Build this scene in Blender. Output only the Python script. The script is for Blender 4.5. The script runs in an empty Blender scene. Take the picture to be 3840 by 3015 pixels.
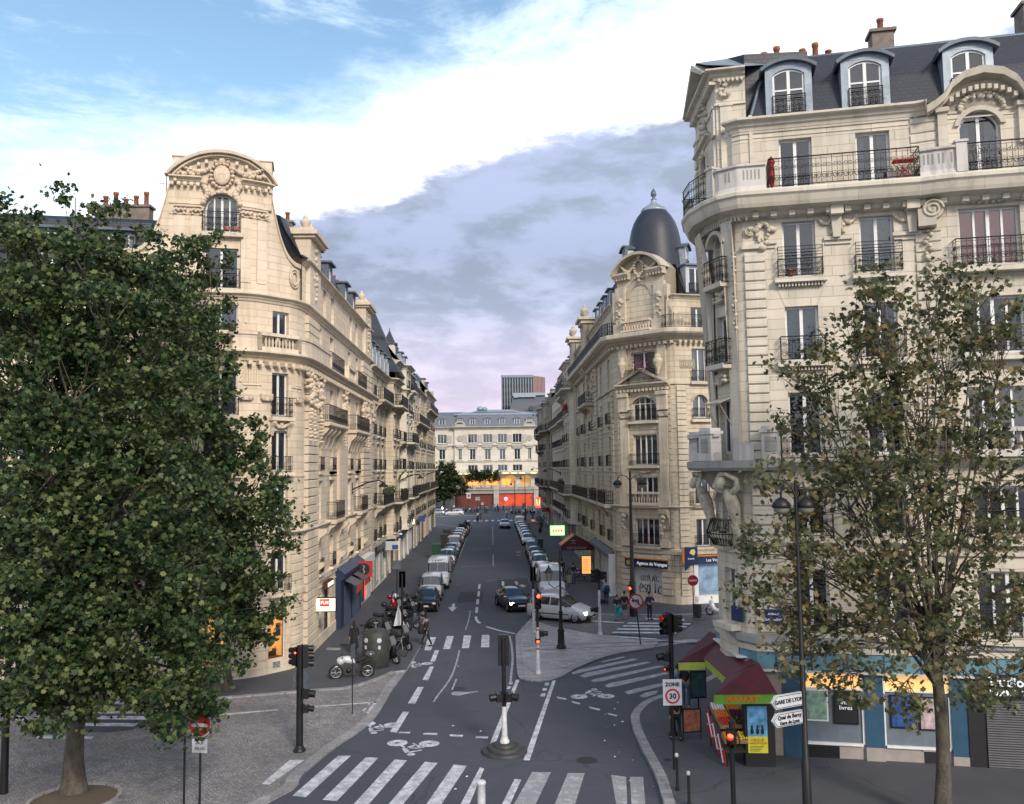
import bpy,bmesh,math,random
import numpy as np
from mathutils import Vector,Matrix,noise
random.seed(7);rng=np.random.default_rng(11)
PI=math.pi
scene=bpy.context.scene
COL=scene.collection
FPX,CX,CY,CAMH=3262.0,1920.0,1507.5,10.0
PSI,TH,RO=0.022987,0.075437,0.013
Fv=Vector((math.sin(PSI)*math.cos(TH),math.cos(PSI)*math.cos(TH),math.sin(TH)))
Rv=Fv.cross(Vector((0,0,1))).normalized();Uv=Rv.cross(Fv)
Rr=Rv*math.cos(RO)-Uv*math.sin(RO);Ur=Rv*math.sin(RO)+Uv*math.cos(RO)
ZM={'A':(400,500,1.708),'B':(800,1300,1.314),'C':(1500,1300,1.7075),'D':(2000,700,1.424),'E':(2500,0,1.423),'F':(2500,1200,1.423),'Z':(2300,2200,1.413),'H':(1000,2100,1.867),'I':(1700,1900,2.135),'J':(0,2200,1.8133),'K':(1550,1450,2.847),'L':(1050,1150,2.847),'M':(1050,1650,2.847),'Q':(1980,1100,2.847),'R':(1980,1600,2.847),'S':(1600,1800,3.417),'V':(0,0,1/1.7655),'W':(2560,2400,3.106),'X':(0,0,1),'a':(1550,1880,6.217),'b':(1380,2180,5.338),'c':(1840,1880,5.307),'d':(2000,2080,5.337),'e':(1250,1850,4.88)}
def sp(k,x,y):
 a=ZM[k];return a[0]+x/a[2],a[1]+y/a[2]
def ray(k,x,y):
 x,y=sp(k,x,y);return Fv+Rr*((x-CX)/FPX)-Ur*((y-CY)/FPX)
def G(k,x,y,z=0.0):
 d=ray(k,x,y);t=(z-CAMH)/d.z;return Vector((d.x*t,d.y*t,z))
def P(k,x,y,Y):
 d=ray(k,x,y);t=Y/d.y;return Vector((d.x*t,Y,CAMH+d.z*t))
cam=bpy.data.cameras.new('camera');co=bpy.data.objects.new('camera',cam);COL.objects.link(co)
cam.sensor_width=36;cam.lens=36*FPX/3840;cam.clip_end=5000;cam.clip_start=.5
m3=Matrix((Rr,Ur,-Fv)).transposed().to_4x4();m3.translation=(0,0,CAMH);co.matrix_world=m3
scene.camera=co
M={}
def new_mat(name):
 m=bpy.data.materials.new(name);m.use_nodes=True;nt=m.node_tree;nt.nodes.clear()
 out=nt.nodes.new('ShaderNodeOutputMaterial');b=nt.nodes.new('ShaderNodeBsdfPrincipled')
 nt.links.new(b.outputs[0],out.inputs[0]);M[name]=m;return m,nt,b
class NG:
 def __init__(s,nt):s.nt=nt
 def n(s,t,**kw):
  nd=s.nt.nodes.new('ShaderNode'+t)
  for k,v in kw.items():
   if k.startswith('_'):setattr(nd,k[1:],v)
   else:nd.inputs[k.replace('__',' ')].default_value=v
  return nd
 def l(s,a,b):s.nt.links.new(a,b);return s
 def noise(s,vec,scale,detail=3,rough=.55,dist=0):
  nd=s.n('TexNoise',Scale=scale,Detail=detail,Roughness=rough,Distortion=dist)
  if vec is not None:s.l(vec,nd.inputs['Vector'])
  return nd.outputs['Fac']
 def ramp(s,fac,stops):
  r=s.n('ValToRGB');el=r.color_ramp.elements
  while len(el)<len(stops):el.new(.5)
  for e,(p,c) in zip(el,stops):e.position=p;e.color=(*c,1) if len(c)==3 else c
  s.l(fac,r.inputs[0]);return r.outputs[0]
 def mix(s,fac,a,b,mode='MIX'):
  m=s.n('Mix',_data_type='RGBA',_blend_type=mode)
  for v,i in((fac,0),(a,6),(b,7)):
   if hasattr(v,'links'):s.l(v,m.inputs[i])
   elif i==0:m.inputs[0].default_value=v
   else:m.inputs[i].default_value=(*v,1) if len(v)==3 else v
  return m.outputs[2]
 def math(s,op,a,b=0.0,clamp=False):
  m=s.n('Math',_operation=op,_use_clamp=clamp)
  for i,v in enumerate((a,b)):
   if hasattr(v,'links'):s.l(v,m.inputs[i])
   else:m.inputs[i].default_value=v
  return m.outputs[0]
 def bump(s,b,h,strength=.4,dist=.02):
  bp=s.n('Bump',Strength=strength,Distance=dist);s.l(h,bp.inputs['Height']);s.l(bp.outputs[0],b.inputs['Normal'])
 def mapv(s,vec,scale):
  mp=s.n('Mapping');mp.inputs['Scale'].default_value=scale;s.l(vec,mp.inputs[0]);return mp.outputs[0]
def plain(name,col,rough=.6,metal=0,var=.12,vs=3.0,emit=None,es=1.0,spec=.5,coat=0):
 m,nt,b=new_mat(name);g=NG(nt)
 tc=g.n('TexCoord').outputs['Object']
 n1=g.noise(tc,vs,4);lo=tuple(c*(1-var) for c in col);hi=tuple(min(1,c*(1+var)) for c in col)
 g.l(g.ramp(n1,[(.3,lo),(.7,hi)]),b.inputs['Base Color'])
 b.inputs['Roughness'].default_value=rough;b.inputs['Metallic'].default_value=metal;b.inputs['Specular IOR Level'].default_value=spec
 b.inputs['Coat Weight'].default_value=coat;b.inputs['Coat Roughness'].default_value=.08
 if emit:b.inputs['Emission Color'].default_value=(*emit,1);b.inputs['Emission Strength'].default_value=es
 return m
def stone(name,col,joint=.55,row=.36,bw=.95,dirt=.5,band=0.0,mortar=.014,warm=(.0,.0,.0)):
 m,nt,b=new_mat(name);g=NG(nt);tcn=g.n('TexCoord');uv=tcn.outputs['UV'];ob=tcn.outputs['Object']
 br=g.n('TexBrick',Scale=1.0);br.inputs['Brick Width'].default_value=bw;br.inputs['Row Height'].default_value=row
 br.inputs['Mortar Size'].default_value=mortar;br.inputs['Mortar Smooth'].default_value=.3;br.inputs['Bias'].default_value=-.3
 c2=tuple(c*.83 for c in col);c1=tuple(min(1,c*1.06) for c in col)
 br.inputs['Color1'].default_value=(*c1,1);br.inputs['Color2'].default_value=(*c2,1);br.inputs['Mortar'].default_value=(*[c*joint for c in col],1)
 g.l(uv,br.inputs['Vector'])
 n1=g.noise(ob,.55,5,.6);n2=g.noise(g.mapv(ob,(2.2,2.2,.28)),1.0,5,.65);n3=g.noise(ob,7,4,.7)
 c=g.mix(g.math('MULTIPLY',g.ramp(n1,[(.38,(0,0,0)),(.72,(1,1,1))]),.38),br.outputs['Color'],tuple(x*y for x,y in zip(col,(.74,.70,.64))))
 st=g.ramp(n2,[(.47,(0,0,0)),(.70,(1,1,1))])
 c=g.mix(g.math('MULTIPLY',st,dirt),c,tuple(x*.42 for x in col))
 c=g.mix(g.math('MULTIPLY',g.ramp(n3,[(.3,(0,0,0)),(.8,(1,1,1))]),.25),c,tuple(x*.8 for x in col))
 g.l(c,b.inputs['Base Color']);b.inputs['Roughness'].default_value=.85
 h=g.math('SUBTRACT',g.math('MULTIPLY',n3,.12),br.outputs['Fac']);g.bump(b,h,.5,.02)
 return m
stone('stone_warm',(.72,.615,.485),.62,bw=1.3,dirt=.40)
stone('stone_warm_trim',(.72,.625,.50),.82,row=.5,bw=1.7,dirt=.42)
stone('stone_grey',(.59,.52,.41),.38,row=.40,bw=2.4,dirt=.5,mortar=.018)
stone('stone_grey_trim',(.59,.53,.43),.8,row=.5,bw=1.7,dirt=.6)
stone('stone_pale',(.635,.59,.50),.60,row=.36,bw=1.5,dirt=.5)
stone('stone_pale_trim',(.635,.595,.51),.85,row=.5,bw=1.9,dirt=.45)
stone('stone_dark',(.46,.41,.33),.5,dirt=.6)
stone('stone_soot',(.33,.30,.25),.5,dirt=.6)
stone('stone_white',(.66,.62,.54),.8,row=.6,bw=1.4,dirt=.30)
stone('stone_base',(.33,.335,.335),.6,row=.6,bw=1.1,dirt=.5)
stone('stone_balcony',(.60,.58,.565),.9,row=.9,bw=2.5,dirt=.75)
plain('carving_warm',(.60,.50,.385),.9,var=.25,vs=6);plain('carving_grey',(.48,.425,.335),.9,var=.3,vs=6);plain('carving_pale',(.50,.46,.37),.9,var=.3,vs=6)
def slate(name,col,row=.16):
 m,nt,b=new_mat(name);g=NG(nt);tcn=g.n('TexCoord')
 br=g.n('TexBrick',Scale=1.0);br.inputs['Brick Width'].default_value=.24;br.inputs['Row Height'].default_value=row;br.inputs['Mortar Size'].default_value=.01
 br.inputs['Color1'].default_value=(*col,1);br.inputs['Color2'].default_value=(*[c*1.4 for c in col],1);br.inputs['Mortar'].default_value=(*[c*.4 for c in col],1)
 g.l(tcn.outputs['UV'],br.inputs['Vector'])
 n=g.noise(tcn.outputs['Object'],1.2,5,.7)
 g.l(g.mix(g.math('MULTIPLY',n,.5),br.outputs['Color'],tuple(c*1.9 for c in col)),b.inputs['Base Color']);b.inputs['Roughness'].default_value=.48
 g.bump(b,g.math('SUBTRACT',g.math('MULTIPLY',n,.3),br.outputs['Fac']),.4,.015);return m
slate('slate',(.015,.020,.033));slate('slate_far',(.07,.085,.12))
plain('zinc',(.27,.325,.38),.45,.3,.25,2.0);plain('zinc_dark',(.10,.125,.16),.5,.3,.25,2.0);plain('lead_ridge',(.13,.17,.21),.5,.3,.2,2.0)
plain('iron',(.012,.012,.015),.45,.2,.3,5);plain('iron_far',(.02,.02,.024),.6,.1);plain('frame_white',(.72,.74,.76),.5,var=.08);plain('frame_grey',(.42,.47,.52),.5,var=.1)
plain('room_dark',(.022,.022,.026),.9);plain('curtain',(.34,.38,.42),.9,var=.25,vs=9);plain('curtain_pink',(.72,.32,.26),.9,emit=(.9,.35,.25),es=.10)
plain('shutter_blue',(.30,.38,.44),.7,var=.15);plain('pot_terracotta',(.28,.10,.06),.8,var=.3,vs=8);plain('chimney_render',(.20,.17,.15),.9,var=.3)
plain('plant',(.05,.08,.03),.8,var=.5,vs=12);plain('flower',(.25,.04,.16),.7,var=.4,vs=20);plain('flower_red',(.45,.03,.03),.7)
def glass(name,tint,rough=.03,refl=.75):
 m=bpy.data.materials.new(name);m.use_nodes=True;nt=m.node_tree;nt.nodes.clear();g=NG(nt)
 out=g.n('OutputMaterial');fr=g.n('Fresnel',IOR=1.9);tr=g.n('BsdfTransparent');tr.inputs[0].default_value=(*tint,1)
 gl=g.n('BsdfGlossy',Roughness=rough);gl.inputs[0].default_value=(refl,refl,refl,1);mx=g.n('MixShader')
 f=g.math('ADD',g.math('MULTIPLY',fr.outputs[0],.8),.10 if name=='glass' else.05,True)
 tc=g.n('TexCoord');bp=g.n('Bump',Strength=.06,Distance=.05);g.l(g.noise(tc.outputs['Object'],.9,2),bp.inputs['Height']);g.l(bp.outputs[0],gl.inputs['Normal'])
 g.l(f,mx.inputs[0]).l(tr.outputs[0],mx.inputs[1]).l(gl.outputs[0],mx.inputs[2]).l(mx.outputs[0],out.inputs[0]);M[name]=m;return m
glass('glass',(.55,.60,.64));glass('glass_car',(.25,.28,.3));glass('lamp_glass',(.7,.72,.7),.2)
def ground_mat(name,kind,c0,c1,sc=1.0):
 m,nt,b=new_mat(name);g=NG(nt);ob=g.n('TexCoord').outputs['Object']
 big=g.noise(ob,.18*sc,5,.6);mid=g.noise(ob,1.1*sc,5,.65);fine=g.noise(ob,34,3,.8)
 base=g.ramp(mid,[(.25,c0),(.75,c1)])
 if kind=='asphalt':
  base=g.mix(g.math('MULTIPLY',g.ramp(big,[(.4,(0,0,0)),(.62,(1,1,1))]),.5),base,tuple(c*.62 for c in c0))
  base=g.mix(g.math('MULTIPLY',g.ramp(fine,[(.35,(0,0,0)),(.75,(1,1,1))]),.45),base,tuple(c*1.9 for c in c1))
  vo=g.n('TexVoronoi',Scale=.16,_feature='DISTANCE_TO_EDGE');wv=g.n('Vectoradd' if False else 'VectorMath',_operation='ADD')
  nz=g.n('TexNoise',Scale=.7,Detail=6);g.l(ob,nz.inputs[0]);g.l(nz.outputs['Color'],wv.inputs[0]);g.l(ob,wv.inputs[1]);g.l(wv.outputs[0],vo.inputs['Vector'])
  ck=g.ramp(vo.outputs['Distance'],[(0,(1,1,1)),(.0045,(0,0,0))])
  base=g.mix(g.math('MULTIPLY',ck,.55),base,(.012,.012,.013));hgt=fine;bs=.35
 elif kind=='cobble':
  mp=g.n('Mapping');mp.inputs['Rotation'].default_value=(0,0,.75);g.l(ob,mp.inputs[0])
  nz=g.n('TexNoise',Scale=.45,Detail=3);g.l(ob,nz.inputs[0]);sc2=g.n('VectorMath',_operation='SCALE',Scale=1.3);g.l(nz.outputs['Color'],sc2.inputs[0])
  ad=g.n('VectorMath',_operation='ADD');g.l(mp.outputs[0],ad.inputs[0]).l(sc2.outputs[0],ad.inputs[1])
  br=g.n('TexBrick',Scale=1.0);br.inputs['Brick Width'].default_value=.15;br.inputs['Row Height'].default_value=.11;br.inputs['Mortar Size'].default_value=.012;br.inputs['Bias'].default_value=0
  br.inputs['Color1'].default_value=(1,1,1,1);br.inputs['Color2'].default_value=(.62,.60,.60,1);br.inputs['Mortar'].default_value=(.42,.41,.41,1);g.l(ad.outputs[0],br.inputs['Vector'])
  base=g.mix(1.0,base,br.outputs['Color'],'MULTIPLY')
  base=g.mix(g.math('MULTIPLY',g.ramp(big,[(.42,(0,0,0)),(.7,(1,1,1))]),.55),base,tuple(c*.35 for c in c0))
  hgt=g.math('SUBTRACT',g.math('MULTIPLY',fine,.3),br.outputs['Fac']);bs=.8
 elif kind=='paver':
  br=g.n('TexBrick',Scale=1.0);br.inputs['Brick Width'].default_value=.55;br.inputs['Row Height'].default_value=.36;br.inputs['Mortar Size'].default_value=.012
  br.inputs['Color1'].default_value=(1,1,1,1);br.inputs['Color2'].default_value=(.68,.64,.66,1);br.inputs['Mortar'].default_value=(.4,.4,.4,1);g.l(ob,br.inputs['Vector'])
  base=g.mix(1.0,base,br.outputs['Color'],'MULTIPLY');base=g.mix(g.math('MULTIPLY',g.ramp(big,[(.45,(0,0,0)),(.65,(1,1,1))]),.4),base,tuple(c*.5 for c in c0))
  hgt=br.outputs['Fac'];bs=-.3
 g.l(base,b.inputs['Base Color']);b.inputs['Roughness'].default_value=.82 if kind!='paver' else.55
 g.bump(b,hgt,abs(bs),.012);return m
ground_mat('asphalt','asphalt',(.046,.053,.073),(.064,.072,.095));ground_mat('pavement','asphalt',(.050,.056,.072),(.072,.077,.094))
ground_mat('cobble','cobble',(.24,.245,.265),(.43,.42,.44));ground_mat('cobble_dark','cobble',(.17,.17,.19),(.24,.235,.255));ground_mat('pavers','paver',(.36,.355,.38),(.48,.465,.49));ground_mat('kerb','paver',(.30,.31,.33),(.40,.40,.42));ground_mat('soil','asphalt',(.07,.055,.042),(.12,.095,.07))
def worn(name,col,wear=.5,under=(.05,.052,.06)):
 m,nt,b=new_mat(name);g=NG(nt);ob=g.n('TexCoord').outputs['Object']
 n=g.noise(ob,2.6,8,.75);n2=g.noise(ob,28,3,.7);f=g.math('ADD',g.math('MULTIPLY',n,.75),g.math('MULTIPLY',n2,.25))
 k=g.ramp(f,[(.42+(.5-wear)*.2,(0,0,0)),(.52+(.5-wear)*.2,(1,1,1))])
 c=g.mix(g.math('MULTIPLY',k,.5),col,under);g.l(c,b.inputs['Base Color']);b.inputs['Roughness'].default_value=.7;return m
worn('road_paint',(.62,.65,.72),.34);worn('road_paint_worn',(.50,.52,.57),.58)
def leafm(name,cols,trans=.35):
 m=bpy.data.materials.new(name);m.use_nodes=True;nt=m.node_tree;nt.nodes.clear();g=NG(nt);M[name]=m
 out=g.n('OutputMaterial');geo=g.n('NewGeometry');ob=g.n('TexCoord').outputs['Object']
 f=g.math('ADD',g.math('MULTIPLY',geo.outputs['Random Per Island'],.62),g.math('MULTIPLY',g.noise(ob,.45,3),.5))
 c=g.ramp(f,[(.12+i*.76/(len(cols)-1),q) for i,q in enumerate(cols)])
 d=g.n('BsdfPrincipled',Roughness=.5);t=g.n('BsdfTranslucent');mx=g.n('MixShader',Fac=trans);g.l(c,d.inputs['Base Color']).l(c,t.inputs[0])
 d.inputs['Specular IOR Level'].default_value=.35
 g.l(d.outputs[0],mx.inputs[1]).l(t.outputs[0],mx.inputs[2]).l(mx.outputs[0],out.inputs[0]);return m
leafm('leaf_green',[(.012,.028,.015),(.020,.044,.021),(.040,.076,.031),(.09,.14,.05),(.20,.23,.09)])
leafm('leaf_brown',[(.034,.048,.030),(.062,.085,.045),(.11,.135,.066),(.18,.185,.09),(.24,.17,.08)])
leafm('leaf_dark',[(.012,.02,.010),(.022,.035,.014),(.04,.06,.02),(.06,.08,.03)])
def barkm():
 m,nt,b=new_mat('bark');g=NG(nt);ob=g.n('TexCoord').outputs['Object'];n=g.noise(g.mapv(ob,(3,3,1.2)),1.6,6,.6);n2=g.noise(ob,14,4)
 g.l(g.mix(.4,g.ramp(n,[(.32,(.05,.042,.034)),(.5,(.10,.088,.07)),(.66,(.17,.155,.12))]),g.ramp(n2,[(.3,(.03,.026,.022)),(.8,(.14,.12,.10))])),b.inputs['Base Color'])
 b.inputs['Roughness'].default_value=.9;g.bump(b,n2,.6,.03)
barkm()
class MB:
 def __init__(s):s.v=[];s.f=[];s.m=[];s.uv=[];s.hasuv=False;s.sm=[]
 def face(s,pts,uv=None,m=0,sm=False):
  i=len(s.v);s.v+=[tuple(p) for p in pts];s.f.append(tuple(range(i,i+len(pts))));s.m.append(m);s.sm.append(sm)
  if uv is None:s.uv+=[(0,0)]*len(pts)
  else:s.uv+=uv;s.hasuv=True
 def grid(s,rows,closed=False,m=0,sm=True,uvf=None):
  i0=len(s.v);n=len(rows[0])
  for r in rows:s.v+=[tuple(p) for p in r]
  for a in range(len(rows)-1):
   for b in range(n if closed else n-1):
    c=(b+1)%n;s.f.append((i0+a*n+b,i0+a*n+c,i0+(a+1)*n+c,i0+(a+1)*n+b));s.m.append(m);s.sm.append(sm)
    if uvf:s.uv+=[uvf(a,b),uvf(a,b+1),uvf(a+1,b+1),uvf(a+1,b)];s.hasuv=True
    else:s.uv+=[(0,0)]*4
 def idx(s,vs,fs,m=0,sm=False):
  i=len(s.v);s.v+=[tuple(p) for p in vs]
  for f in fs:s.f.append(tuple(i+k for k in f));s.m.append(m);s.sm.append(sm);s.uv+=[(0,0)]*len(f)
 def box(s,c,d,rz=0,m=0,mat=None):
  hx,hy,hz=d[0]/2,d[1]/2,d[2]/2;cs,sn=math.cos(rz),math.sin(rz);vs=[]
  for x,y,z in((-1,-1,-1),(1,-1,-1),(1,1,-1),(-1,1,-1),(-1,-1,1),(1,-1,1),(1,1,1),(-1,1,1)):
   p=Vector((x*hx,y*hy,z*hz))
   p=mat@p if mat else Vector((p.x*cs-p.y*sn,p.x*sn+p.y*cs,p.z))
   vs.append(p+Vector(c))
  ds=((d[0],d[1]),(d[0],d[2]))
  for f,(a,b) in(((0,3,2,1),(d[0],d[1])),((4,5,6,7),(d[0],d[1])),((0,1,5,4),(d[0],d[2])),((1,2,6,5),(d[1],d[2])),((2,3,7,6),(d[0],d[2])),((3,0,4,7),(d[1],d[2]))):
   z0=vs[0].z if f[0]!=4 and f!=(0,3,2,1) else 0
   s.face([vs[k] for k in f],[(.2,z0+.01),(a+.2,z0+.01),(a+.2,z0+b+.01),(.2,z0+b+.01)],m)
 def bb(s,x0,x1,y0,y1,z0,z1,m=0):s.box(((x0+x1)/2,(y0+y1)/2,(z0+z1)/2),(x1-x0,y1-y0,z1-z0),0,m)
 def tube(s,pts,rad,n=8,m=0,cap=True,sm=True,closed=False):
  pts=[Vector(p) for p in pts];rad=[rad]*len(pts) if not hasattr(rad,'__len__') else rad;rows=[];prev=None
  for i,p in enumerate(pts):
   if closed:t=pts[(i+1)%len(pts)]-pts[i-1]
   else:t=pts[min(i+1,len(pts)-1)]-pts[max(i-1,0)]
   if t.length<1e-9:t=Vector((0,0,1))
   t.normalize()
   if prev is None:a=t.orthogonal().normalized()
   else:
    a=prev-t*prev.dot(t)
    a=a.normalized() if a.length>1e-6 else t.orthogonal().normalized()
   prev=a;b=t.cross(a);rows.append([p+(a*math.cos(2*PI*k/n)+b*math.sin(2*PI*k/n))*rad[i] for k in range(n)])
  if closed:rows.append(rows[0])
  s.grid(rows,True,m,sm)
  if cap and not closed:s.face(rows[0][::-1],None,m);s.face(rows[-1],None,m)
 def lathe(s,prof,c=(0,0,0),n=16,m=0,sm=True,axis=None,cap=True,a0=0,a1=2*PI,uvs=False):
  q=Vector((0,0,1)).rotation_difference(Vector(axis)) if axis else None;rows=[];full=abs(a1-a0-2*PI)<1e-6;c=Vector(c)
  for r,z in prof:
   row=[]
   for k in range(n if full else n+1):
    a=a0+(a1-a0)*k/n;p=Vector((r*math.cos(a),r*math.sin(a),z));row.append(c+(q@p if q else p))
   rows.append(row)
  s.grid(rows,full,m,sm,(lambda a,b:(b*(a1-a0)/n*max(prof[0][0],.5),prof[a][1])) if uvs else None)
  if cap and full:
   if prof[0][0]>1e-4:s.face(rows[0][::-1],None,m)
   if prof[-1][0]>1e-4:s.face(rows[-1],None,m)
 def ell(s,c,r,n=8,k=5,m=0,mat=None):
  rows=[]
  for i in range(k+1):
   a=PI*i/k-PI/2;row=[]
   for j in range(n):
    p=Vector((r[0]*math.cos(a)*math.cos(2*PI*j/n),r[1]*math.cos(a)*math.sin(2*PI*j/n),r[2]*math.sin(a)))
    row.append(Vector(c)+(mat@p if mat else p))
   rows.append(row)
  s.grid(rows,True,m,True)
 def prism(s,pts,d,m=0):
  d=Vector(d);a=[Vector(p) for p in pts];b=[p+d for p in a];s.face(a[::-1],None,m);s.face(b,None,m)
  for i in range(len(a)):j=(i+1)%len(a);s.face([a[i],a[j],b[j],b[i]],None,m)
 def add(s,o,mat):
  i=len(s.v);s.v+=[tuple(mat@Vector(p)) for p in o.v];s.f+=[tuple(i+k for k in f) for f in o.f];s.m+=o.m;s.uv+=o.uv;s.sm+=o.sm;s.hasuv|=o.hasuv
 def mesh(s,name,mats):
  me=bpy.data.meshes.new(name);me.from_pydata(s.v,[],s.f)
  for mt in(mats if isinstance(mats,(list,tuple)) else[mats]):me.materials.append(M[mt] if isinstance(mt,str) else mt)
  me.polygons.foreach_set('material_index',s.m);me.polygons.foreach_set('use_smooth',s.sm)
  if s.hasuv:
   u=me.uv_layers.new(name='UVMap');u.data.foreach_set('uv',[c for p in s.uv for c in p])
  me.update();return me
 def build(s,name,mats,parent=None,loc=None,rz=None):
  o=bpy.data.objects.new(name,s.mesh(name,mats));COL.objects.link(o)
  if parent:o.parent=parent
  if loc is not None:o.location=loc
  if rz is not None:o.rotation_euler=(0,0,rz)
  return o
def tag(o,label=None,cat=None,group=None,kind=None):
 for k,v in(('label',label),('category',cat),('group',group),('kind',kind)):
  if v:o[k]=v
 return o
def empty(name,loc=(0,0,0),rz=0,label=None,cat=None,group=None):
 o=bpy.data.objects.new(name,None);COL.objects.link(o);o.location=loc;o.rotation_euler=(0,0,rz);o.empty_display_size=.3
 return tag(o,label,cat,group)
def inst(name,me,parent=None,loc=(0,0,0),rz=0,rot=None,sc=None):
 o=bpy.data.objects.new(name,me);COL.objects.link(o);o.parent=parent;o.location=loc;o.rotation_euler=rot or(0,0,rz)
 if sc is not None:o.scale=sc if hasattr(sc,'__len__') else(sc,sc,sc)
 return o
def split_parts(names):
 for o in[o for o in bpy.data.objects if o.type=='MESH' and o.parent and o.name.split('.')[0] in names]:
  me=o.data;n=len(me.vertices);par=list(range(n))
  def fd(a):
   while par[a]!=a:par[a]=par[par[a]];a=par[a]
   return a
  for p_ in me.polygons:
   v=p_.vertices;r=fd(v[0])
   for k in v[1:]:par[fd(k)]=r
  co_=np.empty(n*3);me.vertices.foreach_get('co',co_);co_=co_.reshape(-1,3);root=np.array([fd(i) for i in range(n)]);ids,inv=np.unique(root,return_inverse=True);m=len(ids)
  lo=np.full((m,3),1e9);hi=-lo;np.minimum.at(lo,inv,co_);np.maximum.at(hi,inv,co_);lo-=.03;hi+=.03;g_=list(range(m))
  def fg(a):
   while g_[a]!=a:g_[a]=g_[g_[a]];a=g_[a]
   return a
  for i in range(m):
   for j in np.nonzero(np.all((lo[i]<=hi[i+1:])&(hi[i]>=lo[i+1:]),axis=1))[0]:g_[fg(i)]=fg(i+1+int(j))
  gr=sorted({fg(i) for i in range(m)})
  if len(gr)<2:continue
  cl=np.array([gr.index(fg(i)) for i in range(m)])[inv];uv=me.uv_layers.active
  for c in range(len(gr)):
   b=MB();vi={}
   for p_ in me.polygons:
    if cl[p_.vertices[0]]!=c:continue
    for k in p_.vertices:
     if k not in vi:vi[k]=len(b.v);b.v.append(tuple(me.vertices[k].co))
    b.f.append(tuple(vi[k] for k in p_.vertices));b.m.append(p_.material_index);b.sm.append(p_.use_smooth);b.uv+=[tuple(uv.data[l].uv) if uv else(0,0) for l in p_.loop_indices]
   b.hasuv=bool(uv);q=b.mesh(o.name.split('.')[0],list(me.materials))
   if c==0:o.data=q
   else:inst(o.name.split('.')[0],q,o.parent,o.location,0,tuple(o.rotation_euler))
def copy_tree(o,parent=None):
 c=o.copy();COL.objects.link(c);c.parent=parent
 for ch in list(o.children):copy_tree(ch,c)
 return c
def structure(name,mb,mat):return tag(mb.build(name,mat),kind='structure')
_tc={}
def text_mb(s,size,depth=.004,bold=0):
 k=(s,size,bold)
 if k not in _tc:
  cu=bpy.data.curves.new('lettering','FONT');cu.body=s;cu.size=size;cu.align_x='CENTER';cu.align_y='CENTER';cu.extrude=depth;cu.offset=bold;cu.resolution_u=2
  o=bpy.data.objects.new('t',cu);me=bpy.data.meshes.new_from_object(o)
  mb=MB();mb.idx([(v.co.x,-v.co.z,v.co.y) for v in me.vertices],[tuple(p.vertices) for p in me.polygons]);_tc[k]=mb
  bpy.data.objects.remove(o);bpy.data.curves.remove(cu);bpy.data.meshes.remove(me)
 return _tc[k]
def text(s,size,parent,loc,mat,rz=0,bold=0,name='lettering',m=None):
 o=inst(name,text_mb(s,size,bold=bold).mesh(name,mat),parent,loc,rz);return o
class Path:
 def __init__(s,pts):
  s.p=[Vector((a[0],a[1])) for a in pts];s.L=[0]
  for a,b in zip(s.p,s.p[1:]):s.L.append(s.L[-1]+(b-a).length)
 def seg(s,i):
  d=(s.p[i+1]-s.p[i]).normalized();return s.p[i],s.p[i+1],d,Vector((d.y,-d.x))
 def off(s,d):
  r=[]
  for i,p in enumerate(s.p):
   ns=[]
   if i>0:ns.append(s.seg(i-1)[3])
   if i<len(s.p)-1:ns.append(s.seg(i)[3])
   n=ns[0] if len(ns)==1 else(ns[0]+ns[1]).normalized();k=1/max(.5,n.dot(ns[0]));r.append(p+n*d*k)
  return r
 def at(s,u,d=0):
  for i in range(len(s.p)-1):
   if u<=s.L[i+1]+1e-6 or i==len(s.p)-2:
    a,b,t,n=s.seg(i);return a+t*(u-s.L[i])+n*d,n,t
 def sub(s,u0,u1):
  pts=[s.at(u0)[0]]+[p for p,l in zip(s.p,s.L) if u0+1e-3<l<u1-1e-3]+[s.at(u1)[0]];return Path(pts)
def rz_of(t):return math.atan2(t.y,t.x)
def sweep(mb,path,prof,m=0,caps=True):
 offs=[path.off(o) for o,z in prof];n=len(path.p)
 acc=[0]
 for a,b in zip(prof,prof[1:]):acc.append(acc[-1]+math.hypot(b[0]-a[0],b[1]-a[1]))
 for k in range(len(prof)-1):
  for i in range(n-1):
   A,B=offs[k],offs[k+1];z0,z1=prof[k][1],prof[k+1][1]
   mb.face([(A[i].x,A[i].y,z0),(A[i+1].x,A[i+1].y,z0),(B[i+1].x,B[i+1].y,z1),(B[i].x,B[i].y,z1)],[(path.L[i],acc[k]+prof[0][1]),(path.L[i+1],acc[k]+prof[0][1]),(path.L[i+1],acc[k+1]+prof[0][1]),(path.L[i],acc[k+1]+prof[0][1])],m)
 if caps and len(prof)>2:
  for i,rev in((0,0),(n-1,1)):
   pts=[(offs[k][i].x,offs[k][i].y,prof[k][1]) for k in range(len(prof))];mb.face(pts if rev else pts[::-1],None,m)
def cornice(mb,path,z,h=.35,d=.45,m=0):
 sweep(mb,path,[(-.02,z-h),(d*.15,z-h),(d*.25,z-h*.72),(d*.45,z-h*.62),(d*.55,z-h*.38),(d*.88,z-h*.3),(d,z-h*.22),(d,z-h*.04),(d*.92,z),(-.02,z+.03)],m)
def band(mb,path,z,h=.12,d=.06,m=0):sweep(mb,path,[(-.01,z-h/2),(d,z-h/2),(d,z+h/2),(-.01,z+h/2+d*.4)],m)
def slab(mb,path,z,h=.22,d=.8,m=0):sweep(mb,path,[(-.02,z-h),(d*.9,z-h),(d,z-h*.7),(d,z-h*.1),(d*.98,z),(-.02,z)],m)
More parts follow.
